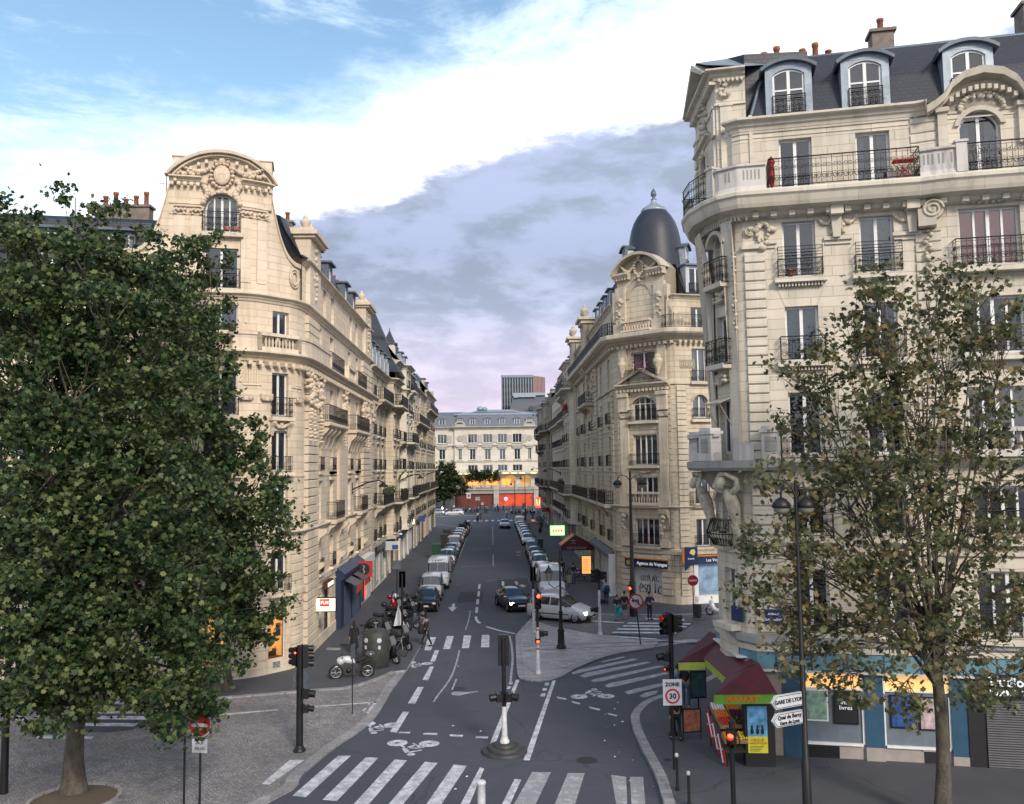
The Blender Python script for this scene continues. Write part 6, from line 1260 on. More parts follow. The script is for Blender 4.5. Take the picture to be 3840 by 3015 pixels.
street('L',89,109,'stone_white','stone_white','cream stone building under two pointed slate spires on the left of the street',[91.4,94.4,97.4,100.6,103.6,106.6],21.2,lv=LV+[(18.7,20.5)],pil=[(108,108.9)],balc=[(89.6,108,12.85,.8),(89.6,108,7.0,.8),(95,103,18.6,.7)],bumps=[(93,99)],dorm=(92,99,103),chim=[(109,1.8,2.2,4)],shops=[(89.4,93.5,.1,3.1,'shutter_beige','shutter'),(94,98,.1,3.1,'shop_dark','glass'),(98.4,102.4,.1,3.1,'shop_dark','glass'),(103,108.6,.1,3.1,'shop_dark','glass')],seed=5)
street('L',109,128,'stone_grey','stone_grey_trim','grey banded building with zinc attic, third before the end of the left row',[111,114,117,120,123,126],20.4,pil=[(109.1,110),(118.2,119),(127,127.9)],balc=[(109.6,127.5,15.95,.8),(109.6,127.5,7.0,.7)],roof='zinc',dorm=(111,114,117,120,123),chim=[(118,2,1.9,4)],shops=[(109.5,114,.1,3.0,'shop_dark','glass'),(114.5,120,.1,3.0,'shop_navy','glass'),(120.5,127,.1,3.0,'shop_dark','shutter')],seed=7)
street('L',128,147.5,'stone_dark','stone_grey_trim','soot darkened building with heavy quoins closing the left row beside the far tree',[131,134.5,138,141.5,145],21.6,lv=LV+[(19.1,20.9)],pil=[(128.2,129.4),(146,147.4)],balc=[(129,146.5,18.9,.8),(129,147,7.0,.7)],roof='zinc_dark',dorm=(132,138),chim=[(146,1.8,1.2,3)],shops=[(129,134,.1,3.0,'shop_dark','shutter'),(134.5,140,.1,3.0,'shop_navy','glass'),(140.5,146.5,.1,3.0,'shop_dark','shutter')],seed=8)
for y,lab in((90.5,'nearer of the two tall pointed slate spires on the left row'),(105.5,'farther of the two tall pointed slate spires on the left row')):
 s_=MB();s_.lathe([(4.4,19.8),(3.1,21.4),(2.3,23.0),(.05,26.9)],(0,0,0),4,0,False,a0=PI/4,a1=2*PI+PI/4,uvs=True);s_.lathe([(.07,26.8),(.04,27.1),(0,27.3)],n=6)
 tag(s_.build('slate_spire','slate',None,(-12.4,y,0)),lab,'spire')
street('R',97,117,'stone_pale','stone_pale_trim','pale stone building with bow front and red geraniums, next beyond the domed building',[(99.4,1.0),102,104.8,108.5,111,113.6,115.9],22.0,lv=LV+[(19.2,20.9)],pil=[(97.1,97.8)],balc=[(98,116,18.95,.8),(107,116,15.95,.8),(98,116.5,7.0,.8)],bumps=[(98,106)],roof='zinc',dorm=(100,104,108,112),chim=[(101,2.2,2.2,3),(117,2.4,2.4,3)],shops=[(97.5,101.5,.2,3.0,'shop_green','glass'),(102,107,.1,3.0,'shop_dark','glass'),(107.5,112,.1,3.0,'wood_dark','shutter'),(112.4,116.8,.1,3.0,'shop_dark','glass')],seed=12,mh=2.0)
street('R',117,136.5,'stone_white','stone_white','white rendered building with rows of narrow closely set windows on the right row',[(118.6+1.9*i,.95) for i in range(9)],20.2,lv=LV,balc=[(117.4,136,15.95,.6),(117.4,136,7.0,.5)],roof='zinc',dorm=(119,122.5,126,129.5,133),chim=[(127,2.2,2.2,4)],shops=[(117.5,121.5,.1,3.0,'shop_dark','door'),(122,127,.1,3.0,'fascia_grey','shutter'),(127.5,131.5,.1,3.0,'stone_soot','shutter'),(132,136,.1,3.0,'frame_white','glass')],seed=14,mh=2.6)
street('R',136.5,178,'stone_soot','stone_dark','blackened stone building with planted balconies closing the right row',[139,142.5,146,150,153.5,157,161,165,169,173],20.6,pil=[(136.7,138),(176.5,177.8)],balc=[(137,177,15.95,.9),(137,177,7.0,.9),(148,160,12.9,.8)],bumps=[(141,149),(155,163)],roof='zinc_dark',dorm=(142,150,158,166),chim=[(150,2.4,2.2,4),(168,2.4,2.0,4)],shops=[(137.5,143,.1,3.0,'frame_white','glass'),(143.5,149,.1,3.0,'wood_dark','glass'),(150,156,.1,3.0,'shop_dark','glass'),(157,176,.1,3.0,'shop_dark','glass')],seed=16)
Bk=empty('side_street_building',(0,0,0),0,'plain stone building along the side street behind the near corner building','building');m_=MB();pb=Path([(32,67.2),(60,75)]);wall(m_,pb,0,20,[(3+3.2*i,1.2,z,z+2,0) for i in range(8) for z in(4.2,7.3,10.4,13.5,16.6)],.3);m_.build('wall','stone_grey',Bk);m_=MB();mansard(m_,pb,20,[(.3,0),(-1.2,2.5),(-6,3)]);m_.build('roof','slate',Bk)
for i in range(8):
 for z in(4.2,7.3,10.4,13.5,16.6):window(Bk,pb,3+3.2*i,1.2,z,z+2)
p=LP;uy=lambda y:u_at(p,y=y)
f=MB();pp=p.sub(uy(55.2),uy(63.6));sweep(f,pp,[(.0,.12),(.34,.12),(.34,3.1),(.55,3.2),(.62,3.5),(.3,3.75),(.0,3.95)],0);f.build('shop_front','shop_navy',LB)
for a,b_ in((56.2,58.9),(59.4,62.6)):
 f=MB();pp=p.sub(uy(a),uy(b_));n_=24
 for j in range(n_):sweep(f,pp,[(.36,.15+.1*j),(.4,.2+.1*j),(.36,.25+.1*j)],0)
 f.build('roller_shutter','shutter_blue_dark',LB)
for a,b_ in((56.4,58.8),(59.8,62.4)):
 f=MB();pp=p.sub(uy(a),uy(b_));sweep(f,pp,[(.4,2.95),(1.15,2.6),(1.17,2.6),(.4,3.0)],0);sweep(f,pp,[(1.15,2.6),(1.17,2.15),(1.15,2.15)],1)
 tag(f.build('shop_awning',['canopy_grey','awning_red'],None),f'grey awning with orange red valance over the navy shop, {"nearer" if a < 58 else "farther"} one','awning')
f=MB();pp=p.sub(uy(64.0),uy(69.8));sweep(f,pp,[(.0,.12),(.15,.12),(.15,2.8),(.0,2.85)],0);sweep(f,pp,[(.0,2.9),(.5,2.9),(.5,3.5),(.0,3.5)],0);f.build('shop_front','frame_white',LB)
f=MB();q,n,t=p.at(uy(65.4),.2);f.bb(-.5,.5,-.03,0,.3,2.6,0);o=f.build('shop_door','shop_dark',LB,(q.x,q.y,0),rz_of(t))
f=MB();f.tube([(-.2,-.08,.6),(.15,-.08,.9),(-.15,-.08,1.3),(.2,-.08,1.8),(-.1,-.08,2.2),(.1,-.08,2.6)],.06,6);tag(f.build('neon_sign','neon_red',None,(q.x+.1,q.y,0),rz_of(t)),'tall wavy red neon sign in the white shop window','neon sign')
def proj_sign(x0,x1,y,z0,z1,mats,lab,cat='hanging sign',name='hanging_sign',texts=(),wall_x=-9.9):
 f=MB();f.bb(x0,x1,-.09,.09,z0,z1,0);f.bb(x0+.05,x1-.05,-.1,-.09,z0+.05,z1-.05,1)
 f.tube([(wall_x,0,z1-.02),(x0,0,z1-.02)],.025,5,2)
 o=f.build(name,[mats[0],mats[1],'iron'],None,(0,y,0));tag(o,lab,cat)
 for s,sz,tx,tz,mt in texts:text(s,sz,o,(tx,-.105,tz),mt,bold=.01)
 return o
plm=proj_sign(-9.85,-8.62,48.4,2.3,3.08,('iron','sign_lit_yellow'),'lit pale yellow sign with red square hanging over the pavement, first on the left',name='hanging_sign')
f=MB();f.bb(-9.5,-8.98,-.115,-.1,2.6,3.0);f.build('emblem','sign_lit_red',plm);text('PLM',.24,plm,(-9.24,-.12,2.8),'sign_text',bold=.012);text('POMPES GENERALES',.1,plm,(-9.24,-.105,2.45),'sign_orange')
seah=proj_sign(-9.6,-8.5,61.5,2.55,3.65,('tarp_red','tarp_red'),'dark red square sign with a black disc and pale figure beyond the lit yellow sign')
f=MB();f.lathe([(0,0),(.42,0),(.42,.02)],(-9.05,-.1,3.1),20,0,False,(0,-1,0));f.build('disc','shop_black',seah);f=MB();f.tube([(-9.1,-.13,3.36),(-8.98,-.13,3.28),(-9.1,-.13,3.1),(-8.98,-.13,2.95),(-9.06,-.13,2.82)],.035,5);f.build('figure','curtain',seah)
proj_sign(-9.6,-8.68,84.5,3.4,4.05,('sign_navy','sign_navy'),'dark blue projecting sign with white lettering, upper of the pair midway along the left row',texts=[('Alibade',.24,-9.14,3.82,'sign_text'),])
o=proj_sign(-9.75,-8.6,79.5,2.75,3.5,('frame_white','sign_pale'),'white and blue two part projecting sign, lower of the pair midway along the left row');f=MB();f.bb(-9.15,-8.62,-.12,-.1,2.8,3.2);f.build('blue_panel','sign_blue',o)
proj_sign(-9.7,-8.9,114,3.2,3.9,('sign_blue','sign_blue'),'small blue projecting sign far along the left row')
for y,w,lab in((97.5,2.0,'white backlit shop sign on the wall, nearer of two glowing along the left row'),(105.0,1.6,'white backlit shop sign on the wall, farther of two glowing along the left row')):
 f=MB();f.bb(-.0,.15,-w/2,w/2,0,.5,0);tag(f.build('backlit_sign','glow_cream',None,(-9.65,y,3.45)),lab,'shop sign')
f=MB();q,n,t=p.at(uy(51.6),.12);f.bb(-.9,.9,-.25,0,0,.42,0);f.bb(-.8,.8,-.26,-.25,.1,.32,1);tag(f.build('shop_sign',['wood_red','glow_cream'],None,(q.x,q.y,3.2),rz_of(t)),'dark red box sign with glowing cream lettering over the first street door','shop sign')
for z0,z1,mt in((2.0,3.3,'tarp_red'),(.9,1.6,'tarp_red')):
 f=MB();f.bb(-.0,.06,-.25,.25,z0,z1);tag(f.build('wall_panel',mt,None,(-9.88,71.0,0)),f'{"upper tall" if z0 > 1.5 else "lower short"} red panel on the narrow pillar after the white shop','panel')
def arm_lamp(x,y,z,s,lab):
 t=empty('wall_lamp',(x,y,z),0,lab,'street lamp','lamps on the house walls');d=1 if x<0 else-1
 f=MB();f.tube([(0,0,-.3),(0,0,.5)],.06*s,6);f.tube([(0,0,0),(d*1.1*s,-.05,.5*s),(d*1.9*s,-.05,.65*s),(d*2.15*s,-.05,.5*s)],[.05,.05,.045,.04],6);f.tube([(0,0,-.25),(d*1.0*s,-.05,.45*s)],.02,5);f.build('arm','iron',t)
 f=MB();f.lathe([(.06,.18),(.1,.1),(.14,.02),(.34,-.12),(.36,-.18),(.3,-.2)],(d*2.2*s,-.05,.38*s),14);f.build('lamp_head','iron',t);return t
arm_lamp(-9.9,61.6,8.6,1.0,'black wall lamp on a long arm, nearest on the left row');arm_lamp(-9.9,93,8.8,1.0,'black wall lamp on a long arm, second on the left row');arm_lamp(-9.9,125,9,1.0,'black wall lamp on a long arm, farthest on the left row');arm_lamp(9.4,121,9.2,1.0,'black wall lamp on the right row over the white building');arm_lamp(9.4,160,9.3,1.0,'black wall lamp on the right row near the far end')
gs=proj_sign(5.55,6.95,85.8,3.35,4.3,('neon_green','glow_sign'),'green framed glowing restaurant sign over the right pavement',wall_x=9.4)
for i in range(4):f=MB();f.box((5.85+.27*i,-.12,3.8),(.17,.02,.28));f.build('glyph','neon_red',gs)
o=empty('restaurant_canopy',(7.2,82.4,0),0,'burgundy and orange canopy hut over the restaurant door on the right pavement','canopy')
f=MB();f.prism([(-1.0,-1.3,2.75),(-1.0,1.3,2.75),(.3,1.3,3.7),(.3,-1.3,3.7)],(0,0,-.04));f.build('canopy_slope','awning_orange',o);f=MB();f.prism([(-1.0,-1.3,2.75),(2.1,-1.3,2.75),(.3,-1.3,3.7)],(0,.04,0));f.prism([(-1.0,-1.32,2.3),(2.1,-1.32,2.3),(2.1,-1.32,2.75),(-1.0,-1.32,2.75)],(0,.04,0));f.prism([(2.1,-1.3,2.75),(2.1,1.3,2.75),(.3,1.3,3.7),(.3,-1.3,3.7)],(0,0,-.04));f.build('canopy_front','awning_burgundy',o)
text('RESTAURANT',.3,o,(.5,-1.36,2.52),'curtain');f=MB();f.tube([(.15,-1.34,3.3),(.15,-1.34,3.0)],.03,4);f.tube([(-.1,-1.34,3.2),(.42,-1.34,3.2)],.03,4);f.tube([(-.05,-1.34,2.9),(.15,-1.34,3.05),(.4,-1.34,2.9)],.03,4);f.build('emblem','curtain',o)
for x in(-.95,2.0):f=MB();f.tube([(x,-1.25,.12),(x,-1.25,2.75)],.03,6);f.build('post','iron',o)
f=MB();f.bb(-.45,.45,-.06,.06,.75,2.35,0);f.bb(-.38,.38,-.07,-.06,.82,2.28,1);o=f.build('menu_board',['iron','menu_orange'],None,(7.9,75.0,.1),0);tag(o,'glowing orange menu board standing by the terrace tables on the right pavement','menu board')
for i in range(8):f=MB();f.bb(-.28,.22-.03*(i%3),-.078,-.07,2.0-.14*i,2.03-.14*i);f.build('text_line','sign_orange',o)
rs=proj_sign(7.3,8.1,150,3.1,4.9,('neon_red','neon_red'),'glowing red restaurant sign near the far end of the right row',wall_x=9.4);f=MB();f.tube([(7.45,-.13,4.6),(7.55,-.13,3.5),(7.85,-.13,3.5),(7.95,-.13,4.6)],.05,5);f.build('emblem','glow_sign',rs)
proj_sign(8.1,9.4,146,2.6,3.3,('tarp_red','neon_red_off'),'dull red awning sign beside the glowing red sign',wall_x=9.4)
S=empty('station_building',(0,250,0),0,'long pale station with grey mansard roof and lit arcade closing the street','building')
sp0=Path([(-70,0),(-10.9,0),(-10.9,-.8),(12.4,-.8),(12.4,0),(60,0)]);ops=[];wl=[]
for x in(-5.7,-1.4,2.8,7.05):
 u=u_at(sp0,x=x);wl+=[(u,2.6,17.2,19.7,3),(u,1.6,12.4,15.4,2),(u,2.7,9.1,10.9,3)]
for x in(-9.3,10.6):u=u_at(sp0,x=x);wl+=[(u,.9,12.4,15.5,2)]
for i in range(8):
 for s in(-1,1):
  x=.75+s*(15.2+6*i);
  if-68<x<58:u=u_at(sp0,x=x);wl+=[(u,2.6,17.2,19.7,3),(u,1.7,12.6,15.4,2),(u,2.6,9.1,10.9,3)]
mb=MB();wall(mb,sp0,8.2,21,[(u,w,a,b_,0) for u,w,a,b_,_ in wl],.4);wall(mb,sp0,4.0,8.2,[(u_at(sp0,x=.75+4.3*i),3.1,4.1,7.9,.6) for i in range(-14,13) if abs(.75+4.3*i+10.9)>1.7 and abs(.75+4.3*i-12.4)>1.7],.8);mb.build('wall','station_wall',S)
tr=MB();cornice(tr,sp0,21.9,.9,1.0);cornice(tr,sp0,16.6,.5,.4);band(tr,sp0,11.9,.3,.2);sweep(tr,sp0,[(0,8.3),(2.6,8.3),(2.6,8.75),(0,8.9)])
for u,w,a,b_,_ in wl:
 pbox(tr,sp0,u,w+.5,.25,a-.25,a)
 if 12<a<13:pbox(tr,sp0,u,w+1.3,.6,b_+.6,b_+1.0);pbox(tr,sp0,u,w+.9,.35,b_+.1,b_+.6)
for x in(-7.9,-3.5,.7,4.9,9.2,-12.4,-17.6):c=u_at(sp0,x=x);pbox(tr,sp0,c,1.2,.2,17.3,19.5)
for x in(-9.3,10.6):q,n,t=sp0.at(u_at(sp0,x=x),.12);tr.lathe([(.5,0),(.85,0),(.85,.1),(.5,.1)],(q.x,q.y,18.5),18,0,False,(0,-1,0));arch_mould(tr,sp0,u_at(sp0,x=x),2.6,21.9,1.2,.5,.7,10);pbox(tr,sp0,u_at(sp0,x=x),2.6,.6,21.8,22.6)
tr.build('trim','station_trim',S)
f=MB()
for x in(-9.3,10.6):q,n,t=sp0.at(u_at(sp0,x=x),.1);f.lathe([(0,0),(.5,0)],(q.x,q.y,18.5),16,0,False,(0,-1,0))
f.build('round_window','room_dark',S)
for u,w,a,b_,lv_ in wl:window(S,sp0,u,w,a,b_,0,lv_,1,0,.3)
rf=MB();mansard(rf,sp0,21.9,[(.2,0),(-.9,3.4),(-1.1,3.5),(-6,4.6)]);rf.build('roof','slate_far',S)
zf=MB();zf.bb(-8.5,9.5,5,14,26.0,26.4);zf.prism([(-10.9,0,25.3),(12.4,0,25.3),(9,6,26.3),(-7.5,6,26.3)],(0,0,.2));zf.prism([(-6,6,26.4),(8,6,26.4),(6,9,27.2),(-4,9,27.2)],(0,0,.15));zf.ell((-3.6,8,27.6),(1.0,1.0,.7),14,8);zf.ell((-2.2,8,27.5),(.8,.8,.6),14,8);zf.build('roof_top','zinc',S)
for x in(-5.7,-1.4,2.8,7.05,-9.3,10.6,-14.4,-20.4,-26.4,16.7,22.7):dormer(S,sp0,u_at(sp0,x=x),22.0,1.6 if abs(x)>12 else 1.3,2.0,.0,2.5,'gable','zinc')
f=MB()
for i in range(-14,13):q=.75+4.3*i;f.bb(q-1.6,q+1.6,.9,1.0,4.1,8.0)
f.build('arcade_glow','glow_arcade',S)
f=MB()
for x in(-6.5,-5.2,-1.2,.4,3.3,4.3):f.bb(x-.7,x+.7,-1.2,-1.1,5.2,6.9)
f.build('kiosk_light','glow_orange',S)
for x in(-9.5,-7.2,-3.2,-.2,3.6,6.0,8.3,11.5):f=MB();f.bb(x-.75,x+.75,-3.55,-3.4,8.35,8.6);f.build('canopy_light','glow_yellow',S)
T=empty('station_terrace_wall',(0,226,0),0,'grey stone terrace wall with balustrade and red boarded openings below the station','wall');tw=Path([(-60,0),(60,0)]);U=lambda x:x+60
mb=MB();wall(mb,tw,0,4.6,[(U(-4.9),10.2,.05,3.4,0),(U(6.05),9.1,.05,3.45,0),(U(18),9,.05,3.4,0),(U(-22),9,.05,3.4,0)],.8);mb.bb(-60,60,.5,26,4.3,4.6);mb.build('wall','stone_base',T)
tr=MB();cornice(tr,tw,4.5,.5,.5);band(tr,tw,5.55,.14,.15);balusters(tr,tw,4.6,.9,-.1,.5,40,80)
for x in(-10.5,.8,11.2,-4.8,6):pbox(tr,tw,U(x),1.3 if abs(x-.8)<1 or abs(x)>10 else.5,.3,0 if abs(x-.8)<1 or abs(x)>10 else 4.5,5.6)
tr.build('trim','station_trim',T);f=MB();f.bb(-10,.2,.55,.6,0,3.45);f.build('boarding','boarding_brown',T);f=MB();f.bb(1.5,10.6,.5,.6,0,3.5);f.bb(-26.5,-17.5,.5,.6,0,3.4);f.build('boarding','boarding_red',T)
f=MB();f.lathe([(0,0),(.5,0)],(3.3,.45,2.0),14,0,False,(0,-1,0));f.build('emblem','sign_text',T);text('E',.6,T,(3.3,.43,2.0),'sign_blue')
W_=empty('office_tower',(0,0,0),0,'tall office tower with dark and pale vertical stripes behind the station','building');f=MB();f.prism([(4.7,420,0),(19.9,420,0),(26.3,428,0),(10,435,0)],(0,0,54.3));f.build('wall','tower_dark',W_)
f=MB()
for i in range(12):x=4.8+1.3*i;f.box((x,419.7,27.2),(.5,.7,54.6))
for i in range(9):a=i/9;f.box((19.95+6.4*a+.3,420+8*a-.3,27.2),(.55,.5,54.4),.9,1)
f.bb(4.4,20,419.2,420,53.6,54.8);f.build('mullion',['tower_pale','tower_pink'],W_)
f=MB()
for i in range(11):
 for k in range(12):f.box((5.45+1.3*i,419.85,10+3.6*k),(.75,.1,1.6))
f.build('window_band','shop_black',W_)
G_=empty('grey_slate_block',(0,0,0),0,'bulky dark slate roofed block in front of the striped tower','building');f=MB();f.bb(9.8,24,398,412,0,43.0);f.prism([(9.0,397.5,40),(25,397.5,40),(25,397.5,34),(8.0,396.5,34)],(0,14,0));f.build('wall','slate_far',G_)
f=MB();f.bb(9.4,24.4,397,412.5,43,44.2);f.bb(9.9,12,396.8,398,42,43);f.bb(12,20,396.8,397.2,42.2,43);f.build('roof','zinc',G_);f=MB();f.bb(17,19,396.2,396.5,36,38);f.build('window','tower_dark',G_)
LEAF=np.array([(0,-.5),(.14,-.32),(.42,-.30),(.34,-.08),(.52,.12),(.24,.14),(.0,.52),(-.24,.14),(-.52,.12),(-.34,-.08),(-.42,-.30),(-.14,-.32)])
QUAD=np.array([(-.5,-.3),(.35,-.5),(.5,.3),(-.3,.5)])
def leaves(centers,size,shape,rg,droop=.35):
 n=len(centers);k=len(shape);a=rg.uniform(0,2*PI,n);el=np.arccos(rg.uniform(.05,1,n))*.9
 nx,ny,nz=np.sin(el)*np.cos(a),np.sin(el)*np.sin(a),np.cos(el);N=np.stack([nx,ny,nz],1);t=np.cross(N,np.array([0.3,.2,1.0]));t/=np.linalg.norm(t,axis=1)[:,None];b=np.cross(N,t)
 ph=rg.uniform(0,2*PI,n)[:,None];T=t*np.cos(ph)+b*np.sin(ph);Bv=-t*np.sin(ph)+b*np.cos(ph);s=size*rg.uniform(.6,1.25,n)[:,None,None]
 V=centers[:,None,:]+(T[:,None,:]*shape[None,:,:1]+Bv[:,None,:]*shape[None,:,1:])*s
 V[:,:,2]-=(shape[:,0]**2+shape[:,1]**2)[None,:]*droop*s[:,:,0]
 me=bpy.data.meshes.new('leaves');me.vertices.add(n*k);me.vertices.foreach_set('co',V.reshape(-1).astype(np.float32));me.loops.add(n*k);me.loops.foreach_set('vertex_index',np.arange(n*k,dtype=np.int32))
 me.polygons.add(n);me.polygons.foreach_set('loop_start',np.arange(0,n*k,k,dtype=np.int32));me.polygons.foreach_set('loop_total',np.full(n,k,dtype=np.int32));me.update(calc_edges=True);return me
def tree(name,label,base,fork_z,r0,clumps,size,n,mat,seed,shape=LEAF,lean=(0,0),twigs=2,sub=26,shell=.55,sig=.2,group=None):
 """clumps: (centre Vector, (rx, ry, rz), weight)"""
 rg=np.random.default_rng(seed);rd=random.Random(seed);o=empty(name,base,0,label,'tree',group);B0=Vector(base)
 pts=[Vector((lean[0]*t+.06*math.sin(t*5+seed),lean[1]*t+.05*math.cos(t*4),(fork_z-B0.z)*t)) for t in[i/7 for i in range(8)]]
 tb=MB();tb.tube(pts,[r0*1.35,r0*1.05]+[r0*(1-.4*i/7) for i in range(2,8)],14);top=pts[-1]
 C=[];tot=sum(w for*_,w in clumps);limb=MB()
 for c,r,w in clumps:
  cl=c-B0;mid=top.lerp(cl,.5)+Vector((rd.uniform(-.4,.4),rd.uniform(-.4,.4),rd.uniform(-.2,.7)));rad=r0*.42*min(1,.35+max(r)*.22);st=pts[-1-rd.randrange(3)]
  L=[st,st.lerp(mid,.5)+Vector((rd.uniform(-.2,.2),rd.uniform(-.2,.2),.15)),mid,cl];limb.tube(L,[rad,rad*.72,rad*.5,rad*.14],7)
  k=max(4,int(sub*w/tot*len(clumps)));d=rg.normal(size=(k,3));d/=np.linalg.norm(d,axis=1)[:,None];rr=(rg.uniform(0,1,k)**(1/3))*(1-shell)+shell*rg.uniform(.75,1.05,k)
  S=np.array(cl)+d*rr[:,None]*np.array(r)
  for s in S[:max(2,int(k*.45*twigs/2))]:
   a=cl.lerp(mid,rd.uniform(0,.5));e=Vector(s);m_=a.lerp(e,.5)+Vector((rd.uniform(-.15,.15),rd.uniform(-.15,.15),rd.uniform(-.1,.2)));limb.tube([a,m_,e],[rad*.3,rad*.18,rad*.05],4,cap=False)
  m=int(n*w/tot);pick=rg.integers(0,k,m);C.append(S[pick]+rg.normal(size=(m,3))*np.array([sig,sig,sig*.72])*rg.uniform(.5,1.5,(m,1)))
 tb.build('trunk','bark',o);limb.build('branches','bark',o)
 me=leaves(np.concatenate(C),size,shape,rg);me.materials.append(M[mat]);inst('crown',me,o);return o
def vc(x,y,r,Y,asp=1.0,dy=None):
 k=1.7655/3262*Y;return(P('V',x,y,Y),(r*k,(dy or r*k),r*k*asp),r*r)
t1=[(35,455,36,29),(20,540,66,28),(92,570,80,27),(45,500,40,28),(120,540,50,27),(235,560,50,27),(160,420,34,28),(165,490,44,28),(180,575,62,26),(288,480,38,29),(282,550,52,28),(-10,620,60,25),(235,640,60,25),(300,620,90,28),(-30,640,110,29),(90,680,120,26),(210,700,120,27),(320,760,110,29),(20,800,130,27),(150,850,140,25),(290,900,130,27),(-20,960,130,28),(110,1010,140,24.5),(250,1060,140,25),(370,1040,90,28),(0,1130,130,26),(130,1180,140,24),(280,1230,130,25),(390,1200,90,27),(20,1300,130,25),(150,1340,120,24),(290,1370,110,25),(400,1340,80,26),(40,1420,85,25),(140,1440,70,24.5),(240,1440,60,25),(350,1440,70,25.5),(400,1480,62,26),(370,1530,34,26),(420,1535,28,26),(120,1500,40,25),(200,1490,40,25),(20,1490,40,25),(70,1470,45,25),(455,1440,32,26)]
tree('plane_tree','big dark green plane tree with thick trunk in the round planter on the left',G('V',155,1690),3.6,.33,[vc(x,y,r,Y,1,1.9) for x,y,r,Y in t1],.17,80000,'leaf_green',3,lean=(.1,.1),sub=34,sig=.19)
t2=[(445,535,45,38),(400,560,60,39),(350,620,90,40),(440,640,45,38),(370,720,90,38),(450,720,55,38),(380,830,100,38),(470,810,50,37),(400,950,110,37),(500,930,60,37),(430,1070,120,36.5),(540,1030,70,36.5),(590,1075,42,36),(620,1110,20,36),(440,1200,120,37),(550,1170,75,36.5),(440,1310,100,38),(545,1290,60,37),(590,1290,22,36.5),(500,1370,60,38),(555,1340,36,37),(300,1150,120,40),(300,900,120,41)]
tree('plane_tree','second plane tree, behind and right of the big one, before the rounded facade',G('V',480,1472),3.6,.2,[vc(x,y,r,Y,1,1.9) for x,y,r,Y in t2],.21,34000,'leaf_green',8,lean=(.3,-.6),sub=30,sig=.2)
t3=[(2000,580,34,24),(1975,640,55,24),(1850,590,32,24),(1860,660,60,24),(2075,590,34,24),(2100,660,60,25),(1800,700,50,25),(1900,740,85,24),(2010,740,70,25),(2130,760,70,24),(1740,790,60,25),(1665,770,26,25),(1830,840,80,24),(1950,860,90,24),(2080,880,80,25),(1700,900,45,25),(1770,960,70,25),(1880,980,80,23),(2000,1000,80,24),(2130,1000,70,24),(1640,1010,40,25),(1690,1050,65,25),(1800,1080,80,24),(1930,1120,85,23),(2060,1130,80,24),(2150,1130,50,24),(1600,1140,40,25),(1650,1170,65,24),(1750,1200,80,24),(1880,1240,80,23),(2000,1260,70,24),(2110,1260,70,24),(1580,1250,34,24),(1640,1290,60,24),(1740,1330,70,24),(1860,1360,70,23),(1980,1380,60,23),(2090,1380,65,24),(1690,1410,45,24),(1790,1440,55,23),(1900,1470,50,23),(2040,1460,40,23),(2100,1500,32,23),(2150,1440,40,23),(1640,1390,24,24)]
tree('plane_tree','thinning brown green plane tree before the near right building',(P('V',2006,1712,24.2).x,24.2,.12),5.2,.21,[vc(x,y,r,Y,1,1.3) for x,y,r,Y in t3],.17,15500,'leaf_brown',12,lean=(.0,.1),sub=21,twigs=5,sig=.17)
pl=MB();c=G('V',158,1700,.05);pl.lathe([(0,.09),(.6,.07),(1.25,.03)],(c.x,c.y,.05),30,0,False);pl.lathe([(1.22,0),(1.22,.09),(1.34,.09),(1.34,0)],(c.x,c.y,.05),30,1,False);tag(pl.build('tree_pit',['soil','kerb']),'round stone edged planting hole of bare soil at the foot of the big plane tree','tree pit')
tree('far_tree','dark round tree at the far left end of the street',(-12.3,221,.12),2.6,.3,[(Vector((-11.9+a,219+b_,z)),(2.3,2.2,2.0),1) for a,b_,z in((0,0,10),(-2.2,0,8.2),(2.3,0,8.0),(0,-1,7),(-3,0,5.2),(3.4,0,5.4),(.5,-1.4,4.6),(-1.5,-1,4))],.5,6500,'leaf_dark',21,QUAD,sub=20,sig=.45)
for i,(x,r) in enumerate(((-5.5,1.9),(-3.2,1.5),(-.4,2.0))):
 tree('terrace_tree',('first of three clipped round trees on the station terrace from the left','middle and smallest of three round trees on the station terrace','third and rightmost of three round trees on the station terrace')[i],(x,232,4.6),5.6,.15,[(Vector((x,232,8)),(r,r,r*.8),1)],.45,700,'leaf_dark',30+i,QUAD,sub=24,sig=.4,group='trees on the station terrace')
plain('rubber',(.012,.012,.013),.8);plain('rim',(.42,.43,.45),.35,.6);plain('black_plastic',(.015,.015,.017),.55);plain('chrome',(.6,.6,.62),.2,.9);plain('headlamp',(.55,.58,.6),.15,.2,coat=1);plain('tail_red',(.35,.01,.01),.3,coat=1);plain('plate_white',(.6,.6,.58),.5)
emi('headlight_on',(1,.85,.62),9,(1,.9,.8));emi('indicator_on',(1,.35,.05),6,(1,.4,.1))
for nm,c,mt in(('paint_black',(.008,.010,.014),.3),('paint_silver',(.62,.64,.68),.12),('paint_white',(.58,.62,.68),.0),('paint_blue',(.03,.10,.32),.3),('paint_grey',(.10,.12,.14),.5),('paint_pale',(.34,.40,.48),.4),('paint_red',(.30,.01,.01),.2)):plain(nm,c,.28,mt,.04,coat=.8)
